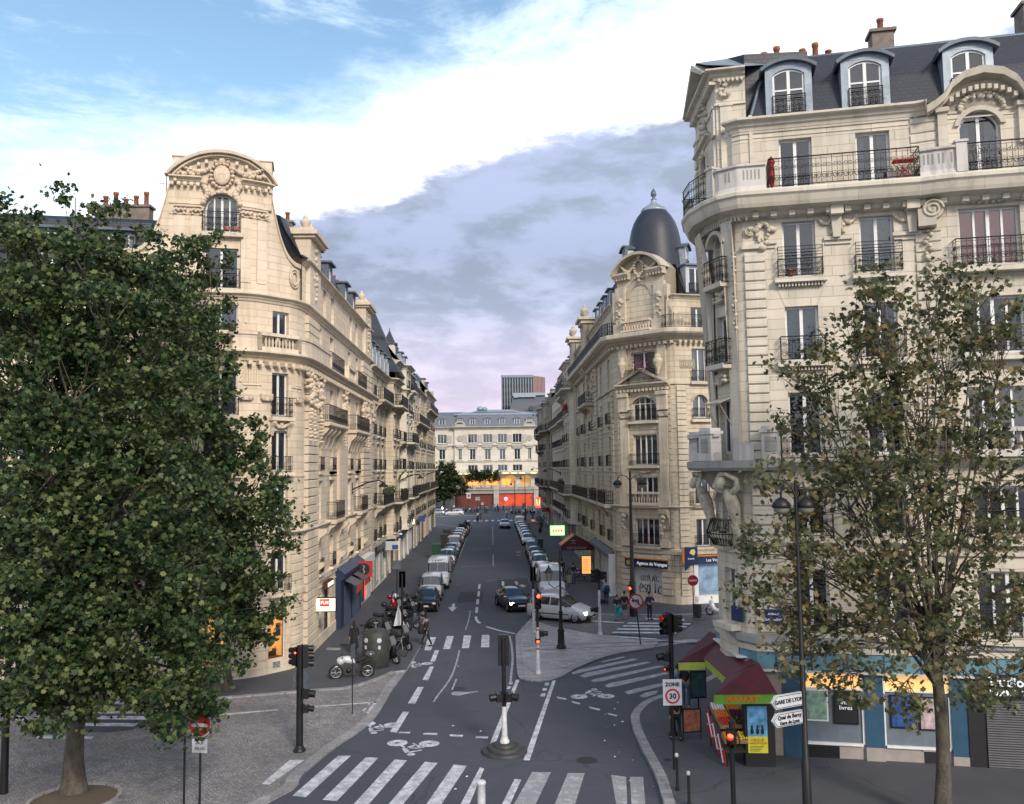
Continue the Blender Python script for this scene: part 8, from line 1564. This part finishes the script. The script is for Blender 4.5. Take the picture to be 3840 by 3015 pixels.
q=at('H',1095,597);bag(q[0]-.1,q[1],.75,1.3,'cloth_black','black shoulder bag at the hip of the person stepping off the left kerb','shoulder_bag')
q=at('d',1478,1005);b=MB();b.ell((0,0,.28),(.17,.11,.27),10,7);tag(b.build('backpack','cloth_navy',None,(q[0]-.02,q[1]-.22,1.0)),'dark backpack worn over a light blue shirt by the white shop','backpack')
for q,lab in((at('c',980,625),'small black wheeled suitcase on the far right pavement'),(at('S',650,528),'black wheeled suitcase on the far zebra crossing')):
 b=MB();b.box((0,0,.38),(.4,.25,.62));b.tube([(-.12,.1,.68),(-.12,.1,1.0),(.12,.1,1.0),(.12,.1,.68)],.012,4);b.lathe([(.05,-.02),(.05,.02)],(-.15,0,.05),8,0,True,(1,0,0));b.lathe([(.05,-.02),(.05,.02)],(.15,0,.05),8,0,True,(1,0,0));tag(b.build('suitcase','cloth_black',None,(*q,.1)),lab,'suitcase')
emi('lamp_red',(1,.05,.02),7,(.6,.03,.02));plain('lamp_off',(.05,.02,.015),.3);plain('post_white',(.55,.57,.6),.55,var=.25,vs=6);plain('sign_red',(.48,.015,.02),.45);plain('sign_white',(.52,.56,.62),.45);plain('bin_green',(.015,.07,.035),.5);plain('bin_dark',(.038,.043,.043),.6,var=.3);plain('lantern',(.25,.26,.2),.4)
def zz(k,x,y,Y):return P(k,x,y,Y).z
def base_part(o,r=.16,h=.25,mt='iron'):b=MB();b.lathe([(r*1.25,0),(r*1.25,h*.3),(r,h*.5),(r*.7,h)],n=16);b.build('base',mt,o)
def head(o,z,rz,lamps=3,lit=0,s=1.0,side=.16,nm='signal_head'):
 """housing with hoods; local -y faces the driver, rz turns it"""
 h=empty(nm,(0,0,z),rz);h.parent=o;b=MB();H_=.26*lamps*s;b.bb(-.15*s,.15*s,-side-.12,-side+.08,-H_/2,H_/2);b.bb(-.17*s,.17*s,-side+.06,-side+.08,-H_/2-.04,H_/2+.04)
 for i in range(lamps):
  zc=H_/2-.13*s-.26*s*i;b.lathe([(.115*s,0),(.12*s,.2*s)],(0,-side-.12,zc+.012),12,0,True,(0,-1,-.12),cap=False,a0=-.4 if False else 0,a1=2*PI)
 b.tube([(0,0,-H_/3),(0,-side,-H_/3)],.03,5);b.tube([(0,0,H_/3),(0,-side,H_/3)],.03,5);b.build('housing','iron',h)
 for i in range(lamps):l=MB();l.ell((0,-side-.125,H_/2-.13*s-.26*s*i),(.10*s,.035,.10*s),12,6);l.build('lens','lamp_red' if(lit and i==0) else 'lamp_off',h)
 return h
def light(x,y,top,label,white=0,bands=0,r=.06,z=.06):
 o=empty('traffic_light',(x,y,z),0,label,'traffic light');p_=MB();p_.tube([(0,0,white),(0,0,top-z)],[r*1.15,r],12);p_.build('pole','iron',o)
 if white:w=MB();w.tube([(0,0,.1),(0,0,white)],[r*1.6,r*1.25],12);w.build('painted_post','post_white',o);base_part(o,r*2.0,.25,'post_white')
 else:base_part(o,r*1.6,.2)
 for i in range(bands):b=MB();b.tube([(0,0,white-.15-.45*i),(0,0,white-.08-.45*i)],r*1.5,12);b.build('red_band','sign_red',o)
 return o
o=light(-6.98,31.92,zz('H',236,598,31.9),'tall black traffic light on the cobbles at the left corner with small red lamp',r=.11)
zt=zz('H',236,690,31.9);head(o,zt,1.9,3,0);head(o,zt,-2.0,3,0,.8);h=head(o,zz('H',285,950,31.9),1.6,1,0,1.1,.2,'pedestrian_head');head(o,zz('H',265,1055,31.9),1.6,1,0,.9,.2,'pedestrian_head')
d=MB();d.lathe([(0,0),(.27,0),(.27,.03),(0,.03)],(0,.12,zz('H',240,830,31.9)-.06),20,0,False,(0,-1,0));d.bb(-.3,.3,.1,.13,zz('H',240,912,31.9)-.06,zz('H',240,878,31.9)-.06);d.build('sign_back','zinc_dark',o);l=MB();l.ell((-.14,-.16,zz('H',218,645,31.9)-.06),(.035,.02,.035),8,5);l.build('lens','lamp_red',o)
C0=G('V',1072,1598);o=light(C0.x,C0.y,zz('V',1063,1356,C0.y),'black traffic light on the round kerbed islet in the middle of the road',1.25,r=.068,z=.34);b=MB();zc=zz('V',1065,1381,C0.y)-.34
b.bb(-.2,.2,.02,.3,-.55,.52);b.bb(-.17,.17,.3,.4,-.5,.48)
b.build('signal_head','iron',o).location=(0,0,zc)
for s in(-1,1):head(o,zz('V',1067,1480,C0.y)-.34,s*1.35,1,0,1.1,.17,'pedestrian_head')
b=MB();[b.lathe([(r,0),(r,h_),(r-.06,h_+.03),(0,h_+.03)],(0,0,z_),32,0,True) for r,h_,z_ in((.80,.09,0),(.60,.1,.11),(.40,.09,.22))];tag(b.build('kerb_islet','bin_dark',None,(C0.x,C0.y,0)),'dark stepped round kerb islet around the central traffic light','kerb islet')
q=G('I',680,1350);o=light(q.x,q.y,zz('I',680,690,q.y),'traffic light with glowing red lamps on red banded white post at the island tip',2.2,3,z=.08);head(o,zz('I',680,762,q.y),.15,3,1,.95);head(o,zz('I',677,1085,q.y),0,1,1,.75,.1,'pedestrian_head');head(o,zz('I',705,1030,q.y),1.7,1,0,1,.18,'pedestrian_head')
q=G('I',645,1020);o=light(q.x,q.y,zz('I',632,490,q.y),'traffic light seen from behind on white post at the far corner of the pale island',2.6,z=.08);head(o,zz('I',632,552,q.y),PI,3,0,1)
q=G('I',1175,1035);o=light(q.x,q.y,zz('I',1150,505,q.y),'traffic light turned sideways on a white post near the side street crossing',2.6,z=.08);head(o,zz('I',1150,562,q.y),-1.5,3,0,1);head(o,zz('I',1150,562,q.y),1.6,2,0,.9);head(o,zz('I',1185,770,q.y),1.6,1,0,1,.18,'pedestrian_head');head(o,zz('I',1145,835,q.y),-1.6,1,0,1.1,.2,'pedestrian_head')
o=light(6.53,32.71,zz('Z',300,145,32.7),'black traffic light with red lamp on the right pavement behind the zone thirty sign',r=.085,z=.12);head(o,zz('Z',298,196,32.7)-.12,-1.0,3,1,.95);head(o,zz('Z',290,370,32.7)-.12,-1.5,1,0,1.1,.2,'pedestrian_head');head(o,zz('Z',285,430,32.7)-.12,-.9,1,1,.5,.2,'pedestrian_head');head(o,zz('Z',298,196,32.7)-.12,1.7,3,0,.8)
o=light(6.37,24,3.1,'nearest traffic light with a large red lamp before the fruit stall',r=.06,z=.12);head(o,2.55,-.35,2,1,.8,.12)
q=P('B',930,1200,52);o=light(q.x,52,zz('B',930,1118,52),'traffic light seen from behind among the motorcycles on the left corner',z=.12);head(o,zz('B',930,1158,52),PI,3,0,1.15)
def lantern_post(x,y,top,lan,label):
 o=empty('street_lamp',(x,y,.08),0,label,'street lamp');p_=MB();p_.lathe([(.27,0),(.27,.12),(.2,.2),(.17,.9),(.21,.95),(.12,1.1),(.09,1.9),(.13,1.95),(.07,2.05),(.045,top),(.0,top+.15)],n=14)
 for dx,z in lan:p_.tube([(0,0,z-.55),(dx*.5,0,z-.75),(dx,0,z-.5),(dx,0,z-.35)],.025,6)
 p_.build('pole','iron',o)
 for dx,z in lan:
  l=MB();l.lathe([(.12,-.32),(.2,.12)],(dx,0,z),6,0,False,cap=True);a=l.build('lantern_glass','lantern',o);l=MB();l.lathe([(.24,.12),(.2,.2),(.1,.36),(.04,.42),(.05,.5),(0,.55)],(dx,0,z),6,0,False)
  for k in range(6):a_=PI/3*k;l.tube([(dx+.12*math.cos(a_),.12*math.sin(a_),z-.32),(dx+.2*math.cos(a_),.2*math.sin(a_),z+.12)],.012,4)
  l.build('lantern_frame','iron',o)
lantern_post(3.65,48.6,5.3,[(-.62,zz('I',778,545,48.6)-.08),(.5,zz('I',890,560,48.6)-.08)],'ornate black street lamp with two glass lanterns on the pale island')
def dome_lamp(x,y,zl,off,label,r=.1,red=0,z=.12,dm=.26,top=.7):
 o=empty('street_lamp',(x,y,z),0,label,'street lamp');p_=MB();p_.tube([(0,0,0),(0,0,2.2),(0,0,2.25),(0,0,zl+top)],[r*1.5,r*1.3,r*.95,r*.45],12);p_.build('pole','iron',o)
 for s in off:
  p_=MB();p_.tube([(0,0,zl+.25),(s*.3,0,zl+.55),(s*.75,0,zl+.65),(s,0,zl+.4),(s,0,zl+.2)],.03,6);p_.build('arm','iron',o)
  p_=MB();p_.lathe([(.04,dm*1.1),(dm*.55,dm*.9),(dm*.95,dm*.45),(dm*1.05,0),(dm*.98,-.02)],(s,0,zl),18);p_.build('lamp_dome','iron',o);p_=MB();p_.lathe([(dm*.9,0),(dm*.8,-dm*.45),(dm*.4,-dm*.75),(0,-dm*.8)],(s,0,zl),18);p_.build('lamp_glass','lantern',o)
 return o
q=G('I',1440,885);o=dome_lamp(q.x,q.y,zz('V',1312,1030,q.y)-.1,(-.85,.85),'tall black lamp post with two curved arms before the domed building',.16,top=.9,dm=.3);head(o,zz('I',1422,660,q.y),-.5,1,1,1,.3)
NX=P('X',3027,3000,23).x
o=dome_lamp(NX,23,8.75,(-.40,.26),'near black lamp post with two domed lamps and white direction signs inside right plane tree',.085,dm=.235)
def arrow_sign(z,l1,l2,lab):
 s=empty('direction_sign',(NX,22.9,z),.0,lab,'direction sign');s.rotation_euler=(0,0,.45);f=MB();pts=[(-.1,0,-.17),(-.98,0,-.17),(-1.12,0,0),(-.98,0,.17),(-.1,0,.17)];f.prism(pts,(0,.07,0));f.build('panel','sign_white',s);f=MB();f.tube([(a*.97,-.006,c_*.85) for a,b_,c_ in pts],.008,4,closed=True);f.build('border','shop_black',s)
 text(l1,.14,s,(-.55,-.01,.06 if l2 else 0),'shop_black',bold=.004);l2 and text(l2,.12,s,(-.55,-.01,-.08),'shop_black',bold=.004)
arrow_sign(3.95,'GARE DE LYON','','upper white arrow sign pointing left on the near lamp post');arrow_sign(3.5,'Quai de Bercy','Gare de Lyon','lower white arrow sign pointing left on the near lamp post')
q=G('J',25,1405,.06);o=dome_lamp(q.x,q.y,8.5,(.7,),'black lamp post at the left edge rising into the plane tree',.085,z=.06)
for k,x,y,t_,lab in(('S',1265,520,-10,'thin tall lamp post far along the right kerb'),('S',1132,430,60,'thin lamp post at the far crossing, left of the right far one'),('S',447,400,100,'thin lamp post before the brown boarding at the far square')):
 q=G(k,x,y,.12);dome_lamp(q.x,q.y,zz(k,x,t_,q.y),(-.8,),lab,.09)
def sign(x,y,ztop,kind,label,z=.12,rz=0,lean=0,sub=None):
 o=empty('road_sign',(x,y,z),rz,label,'road sign');o.rotation_euler=(0,lean,rz);zc=ztop-z;p_=MB();p_.tube([(0,0,0),(0,0,zc+.2)],.035,8);p_.build('post','iron',o);f=MB()
 def dsc(r,y_,m,nm='disc'):g_=MB();g_.lathe([(0,0),(r,0),(r,.012)],(0,y_,zc),28,0,False,(0,-1,0));return g_.build(nm,m,o)
 def bar(w,h_,m,a=0,y_=-.085,dx=0,dz=0):g_=MB();g_.box((dx,y_,zc+dz),(w,.008,h_),0,0,Matrix.Rotation(a,3,'Y'));g_.build('symbol',m,o)
 if kind=='noentry':dsc(.36,-.045,'sign_white');dsc(.34,-.06,'sign_red');bar(.5,.1,'sign_white')
 elif kind=='noturn':dsc(.42,-.045,'sign_red');dsc(.34,-.06,'sign_white');bar(.3,.06,'shop_black',0,-.08,.0,.07);bar(.06,.2,'shop_black',0,-.08,.13,-.03);bar(.14,.14,'shop_black',PI/4,-.08,-.15,.07);bar(.66,.07,'sign_red',PI/4,-.09)
 elif kind=='zone':g_=MB();g_.bb(-.31,.31,-.05,-.04,-.42,.42);g_.build('panel','sign_white',o,(0,0,zc));zc0=zc;text('ZONE',.17,o,(0,-.06,zc+.25),'shop_black',bold=.006);zc=zc-.12;dsc(.24,-.06,'sign_red');dsc(.18,-.075,'sign_white');text('30',.24,o,(0,-.095,zc),'shop_black',bold=.008)
 elif kind=='back':g_=MB();g_.bb(-.3,.3,-.05,-.035,-.3,.3);g_.build('panel','zinc_dark',o,(0,0,zc))
 elif kind=='plate':g_=MB();g_.bb(-.6,.6,-.05,-.035,-.2,.2);g_.bb(-.5,.5,-.05,-.035,.28,.6);g_.build('panel','fascia_grey',o,(0,0,zc))
 elif kind=='advert':g_=MB();g_.bb(-.45,.45,-.08,.08,-.6,.6);g_.build('panel','sign_white',o,(0,0,zc));bar(.5,.5,'sign_red',0,-.1)
 if sub:g_=MB();g_.bb(-.24,.24,-.05,-.04,-.82,-.42);g_.build('plate','sign_white',o,(0,0,zc));text(sub[0],.11,o,(0,-.055,zc-.54),'shop_black');text(sub[1],.11,o,(0,-.055,zc-.7),'shop_black')
 return o
q=G('J',1357,1500,.06);sign(q.x,q.y,zz('J',1375,935,q.y),'noentry','red no entry sign with small white plate under the plane trees on the left',.06,-.15,sub=('SAUF','VELOS'));q=G('J',1250,1490,.06);sign(q.x,q.y,zz('J',1258,915,q.y),'back','dark square sign seen from behind under the plane trees',.06)
sign(8.13,49.23,zz('I',1465,757,49.2),'noturn','no left turn sign on a leaning post at the edge of the pale island',.06,lean=-.09).location.x=8.13
q=G('Z',322,968,.12);sign(q.x,q.y,zz('Z',303,558,q.y),'zone','white zone thirty speed sign on the right kerb');q=G('I',1925,895,.12);sign(q.x,q.y,zz('I',1915,590,q.y),'noentry','red no entry sign on a thin post before the travel agency corner')
q=G('H',600,1078,.06);sign(q.x,q.y,zz('H',590,640,q.y),'back','thin black post with a small plate before the silver motorcycle',.06,1.2).scale=(.6,.6,1)
q=G('S',655,380,.12);sign(q.x,q.y,zz('S',640,250,q.y),'plate','grey direction panels on a post at the far crossing');q=G('S',715,375,.12);sign(q.x,q.y,zz('S',715,302,q.y),'noturn','small round red bordered sign at the far crossing');q=G('S',540,430,.12);sign(q.x,q.y,zz('S',537,200,q.y),'advert','white and red advertisement panel high on a post at the far left crossing');q=G('S',1355,400,.12);sign(q.x,q.y,zz('S',1358,215,q.y),'noentry','far no entry sign before the orange red boarding');q=G('S',1245,400,.12);sign(q.x,q.y,zz('S',1245,318,q.y),'back','far pale oval sign back near the right two wheelers')
q=P('M',1375,1400,60);sign(-6.6,60,zz('M',1375,1330,60),'back','tall thin post beside the parked black car on the left')
def lathe_obj(nm,mats,prof,loc,label,cat,n=18,group=None):b=MB();b.lathe(prof,n=n);return tag(b.build(nm,mats,None,loc),label,cat,group)
for(k,x,y),tz,lab in((('Z',340,1080),880,'slim black bollard with white top at the right kerb, farther of two'),(('Z',402,1165),975,'slim black bollard with white top at the right kerb, nearer of two')):
 q=G(k,x,y,.12);h_=zz('Z',x-4,tz,q.y)-.12;o=empty('bollard',(q.x,q.y,.12),0,lab,'bollard','slim bollards on the right kerb');b=MB();b.lathe([(.06,0),(.06,.1),(.045,.15),(.042,h_-.1)],n=12);b.build('shaft','iron',o);b=MB();b.lathe([(.045,0),(.06,.04),(.05,.1),(0,.12)],(0,0,h_-.12),12);b.build('knob','sign_white',o)
lathe_obj('white_post','post_white',[(.13,0),(.12,.5),(.11,1.2),(.13,1.22),(.13,1.28),(.09,1.32),(0,1.33)],(-.42,25,0),'peeling white painted post at the bottom edge on the road line','post')
q=G('H',752,770,.1);o=empty('bottle_bin',(q.x,q.y+.72,.12),0,'large rounded dark grey bottle bin on the left pavement','recycling bin');b=MB();b.lathe([(.62,0),(.67,.05),(.69,.8),(.67,1.45),(.61,1.68),(.46,1.82),(.1,1.9),(0,1.9)],n=28);b.build('body','bin_dark',o)
for a in(-2.25,-1.2):b=MB();b.lathe([(.07,0),(.12,0),(.125,.04),(.09,.04)],(.66*math.cos(a),.66*math.sin(a),1.38),16,0,True,(math.cos(a),math.sin(a),0));b.build('bottle_hole','sign_white',o);b=MB();b.box((.70*math.cos(a),.70*math.sin(a),1.05),(.13,.02,.17),a+PI/2);b.build('sticker','sign_white',o)
b=MB();b.tube([(0,0,1.88),(0,0,2.12)],.03,6);b.tube([(-.1,0,2.14),(.1,0,2.14)],.04,6);b.build('lifting_ring','chrome',o)
def wheelie(x,y,label,mt='bin_green',s=1.0):
 o=empty('waste_bin',(x,y,.12),0,label,'bin');b=MB();b.prism([(-.3*s,-.35*s,.1),(.3*s,-.35*s,.1),(.38*s,-.42*s,1.2*s),(-.38*s,-.42*s,1.2*s)],(0,.75*s,0));b.build('body',mt,o);b=MB();b.prism([(-.42*s,-.46*s,1.2*s),(-.42*s,.4*s,1.26*s),(-.42*s,.4*s,1.34*s),(-.42*s,-.46*s,1.24*s)],(.84*s,0,0));b.build('lid',mt,o)
wheelie(-6.4,97.5,'large green waste container beside the pale saloon on the left',s=1.25);wheelie(5.7,107.2,'small green waste bin in the gap of the right parked row',s=.95);wheelie(-6.3,112,'dark waste container further along the left kerb','bin_dark',1.2);wheelie(-6.3,119,'dark tall waste container beside the white hatchback','bin_dark',1.3)
q=G('I',1958,895,.12);lathe_obj('bin_bag_holder','bin_dark',[(.2,.05),(.26,.4),(.24,.8),(.27,.85),(.27,.9),(.2,.9)],(q.x,q.y,.12),'hanging waste bag in a ring beside the right no entry sign','bin')
b=MB();b.prism([(-.35,0,0),(.35,0,0),(0,.12,1.2)],(0,.04,0));q=G('b',625,1100,.12);tag(b.build('folded_board','sign_white',None,(q.x,q.y,.75),.5),'white triangular board leaning among the scooters','board')
q=G('I',2085,870,.12);moto('scooter','paint_silver',q.x+.4,q.y,(-1,.3),'silver scooter half hidden behind the near right building')
def terrace(x,y,lab,glow=0):
 o=empty('cafe_table',(x,y,.12),0,'round pavement table '+lab,'table');b=MB();b.lathe([(.34,.72),(.36,.73),(.36,.75),(0,.75)],n=18);b.build('table_top','glow_sign' if 0 else('menu_orange' if glow else 'sign_white'),o)  # far table tops emit orange in place of light falling on them
 for a in(-.7,.7):b=MB();b.tube([(-.28,a*.2,0),(.28,a*.2,.72)],.015,5);b.tube([(.28,a*.2,0),(-.28,a*.2,.72)],.015,5);b.build('leg','iron',o)
 for s in(-1,1):
  c=empty('cafe_chair',(x+s*.65,y+.1,.12),-s*PI/2,f'folding chair {"left" if s < 0 else "right"} of the pavement table {lab}','chair','folding chairs on the right pavement');b=MB();b.box((0,0,.45),(.4,.4,.04));b.build('seat','wood_shelf',c);b=MB();b.box((0,.2,.78),(.4,.03,.22));b.build('backrest','wood_shelf',c)
  for a in(-.18,.18):b=MB();b.tube([(a,-.2,0),(a,.2,.45),(a,.22,.88)],.014,5);b.tube([(a,.2,0),(a,-.2,.45)],.014,5);b.build('leg','iron',c)
terrace(7.2,76.4,'left of the orange menu board');terrace(7.3,79.0,'behind the orange menu board');terrace(6.9,150,'lit orange near the far restaurant, nearer one',1);terrace(6.9,153,'lit orange near the far restaurant, farther one',1)
b=MB();rd=random.Random(1);b.lathe([(.3,0),(.38,.5),(.3,.5)],n=12)
for i in range(260):a=Vector((rd.gauss(0,.38),rd.gauss(0,.38),.6+abs(rd.gauss(.5,.45))));s=.12;b.face([a+Vector((rd.uniform(-s,s),rd.uniform(-s,s),rd.uniform(-s,s))) for _ in range(4)],None,1)
tag(b.build('potted_bush',['pot_terracotta','plant'],None,(8.1,148,.12)),'big potted bush beside the lit tables near the far red sign','plant')
for x,y0,y1,z,lab,fl in((-9.15,74,81,7.9,'leafy planters hanging over the long second floor balcony on the left row',0),(8.55,100,103,16.7,'red geraniums on the upper balcony of the bow fronted right building',1),(8.6,108,113,7.8,'green shrubs on the low balcony of the bow fronted right building',0),(8.55,155,166,16.9,'shrubs hanging on the upper balcony of the blackened right building',0)):
 b=MB()
 for i in range(420):a=Vector((rd.gauss(0,.12),rd.uniform(y0,y1),abs(rd.gauss(.1,.28))));s=.11;b.face([a+Vector((rd.uniform(-s,s),rd.uniform(-s,s),rd.uniform(-s,s))) for _ in range(4)],None,fl)
 tag(b.build('balcony_plant',['plant','flower_red'],None,(x,0,z)),lab,'plant')
split_parts({'carving','balustrade','stone_balcony','turret_carving','balcony_bracket','boarding','tarpaulin','ridge_flashing','shop_front','shop_frame','poster_figures','emblem','roof_top','window_band','kiosk_light','round_window','eyes','shoes','mirrors','shop_surround','gable_back'})
w=bpy.data.worlds.new('World');scene.world=w;w.use_nodes=True;nt=w.node_tree;nt.nodes.clear();g=NG(nt)
SUN_EL,SUN_AZ=math.radians(30),math.radians(158)
sky=g.n('TexSky',_sky_type='NISHITA',_sun_disc=False);sky.sun_elevation=SUN_EL;sky.sun_rotation=SUN_AZ;sky.air_density=1.0;sky.dust_density=.6;sky.ozone_density=1.4
bg=g.n('Background',Strength=.14);sc_=g.mix(1.0,sky.outputs[0],(1.18,1.24,1.14),'MULTIPLY');g.l(sc_,bg.inputs[0])
tc=g.n('TexCoord').outputs['Generated'];sx=g.n('SeparateXYZ');g.l(tc,sx.inputs[0])
az=g.math('ARCTAN2',sx.outputs[0],sx.outputs[1]);el=g.math('ARCSINE',sx.outputs[2])
def sky_noise(scale,det,rough,sq=(1,1,2.2),dist=0):return g.noise(g.mapv(tc,sq),scale,det,rough,dist)
n1=sky_noise(5,7,.62,(1,1,2.6));n2=sky_noise(13,6,.65,(1,1,3.0));n3=sky_noise(2.2,4,.5)
def soft(x,a,b_):
 m=g.n('MapRange',_interpolation_type='SMOOTHSTEP');m.inputs['From Min'].default_value=a;m.inputs['From Max'].default_value=b_;g.l(x,m.inputs[0]);return m.outputs[0]
wob=g.math('MULTIPLY',g.math('SUBTRACT',g.math('ADD',g.math('MULTIPLY',n1,.7),g.math('MULTIPLY',n2,.3)),.5),.16)
def line(a,b_,c=0):return g.math('ADD',g.math('ADD',a,g.math('MULTIPLY',az,b_)),g.math('MULTIPLY',g.math('MULTIPLY',az,az),c))
bank=g.math('SUBTRACT',g.math('ADD',line(.344,.261,-.24),g.math('MULTIPLY',wob,.8)),el)
band_=g.math('SUBTRACT',g.math('ADD',line(.463,.232,-.089),g.math('MULTIPLY',wob,1.35)),el)
wisps=soft(g.math('ADD',sky_noise(3.2,8,.7,(1,1,3.5),.3),g.math('MULTIPLY',soft(band_,-.45,.02),.26)),.66,.92)
white=g.math('MAXIMUM',soft(band_,-.03,.045),wisps,True)
cloudw=g.n('Background',Strength=1.25);cw=g.mix(g.math('MULTIPLY',soft(band_,.0,.12),soft(sky_noise(4.5,7,.6,(1,1,2)),.34,.56)),(.58,.70,.80),(1.0,.98,.97));g.l(cw,cloudw.inputs[0])
mx1=g.n('MixShader');g.l(white,mx1.inputs[0]).l(bg.outputs[0],mx1.inputs[1]).l(cloudw.outputs[0],mx1.inputs[2])
tex=g.math('ADD',g.math('MULTIPLY',sky_noise(5,9,.58,(1,1,2.6),.25),.6),g.math('MULTIPLY',sky_noise(13,8,.62,(1,1,2.6),.2),.4))
lo=g.ramp(soft(el,.0,.34),[(0,(.66,.57,.68)),(.32,(.56,.54,.72)),(.55,(.36,.41,.54)),(.8,(.29,.345,.46)),(1,(.34,.40,.52))])
hi=g.ramp(soft(el,.0,.34),[(0,(.76,.66,.76)),(.32,(.74,.71,.86)),(.55,(.56,.61,.80)),(.8,(.42,.48,.68)),(1,(.46,.53,.75))])
cb=g.mix(soft(tex,.44,.58),lo,hi);bb_=g.n('Background',Strength=.86);g.l(cb,bb_.inputs[0])
mx2=g.n('MixShader');front=soft(sx.outputs[1],-.2,.15)
g.l(g.math('MULTIPLY',soft(bank,-.006,.014),front),mx2.inputs[0]).l(mx1.outputs[0],mx2.inputs[1]).l(bb_.outputs[0],mx2.inputs[2])
back=g.n('Background',Strength=1.1);g.l(g.mix(soft(n3,.4,.6),(.42,.46,.56),(.75,.76,.80)),back.inputs[0])
mx3=g.n('MixShader');g.l(front,mx3.inputs[0]).l(back.outputs[0],mx3.inputs[1]).l(mx2.outputs[0],mx3.inputs[2])
out=g.n('OutputWorld');g.l(mx3.outputs[0],out.inputs[0])
sl_=bpy.data.lights.new('sun','SUN');sl_.energy=2.4;sl_.angle=math.radians(14);sl_.color=(1.0,.87,.72);so=bpy.data.objects.new('sun',sl_);COL.objects.link(so)
so.rotation_euler=Vector((-math.sin(SUN_AZ)*math.cos(SUN_EL),-math.cos(SUN_AZ)*math.cos(SUN_EL),-math.sin(SUN_EL))).to_track_quat('-Z','Y').to_euler();so.location=(20,-30,60)
vs=scene.view_settings;vs.view_transform='Standard';vs.look='None';vs.gamma=1;vs.exposure=0.5;vs.use_curve_mapping=False
scene.cycles.max_bounces=5;scene.cycles.transparent_max_bounces=12;scene.cycles.diffuse_bounces=3;scene.cycles.glossy_bounces=3
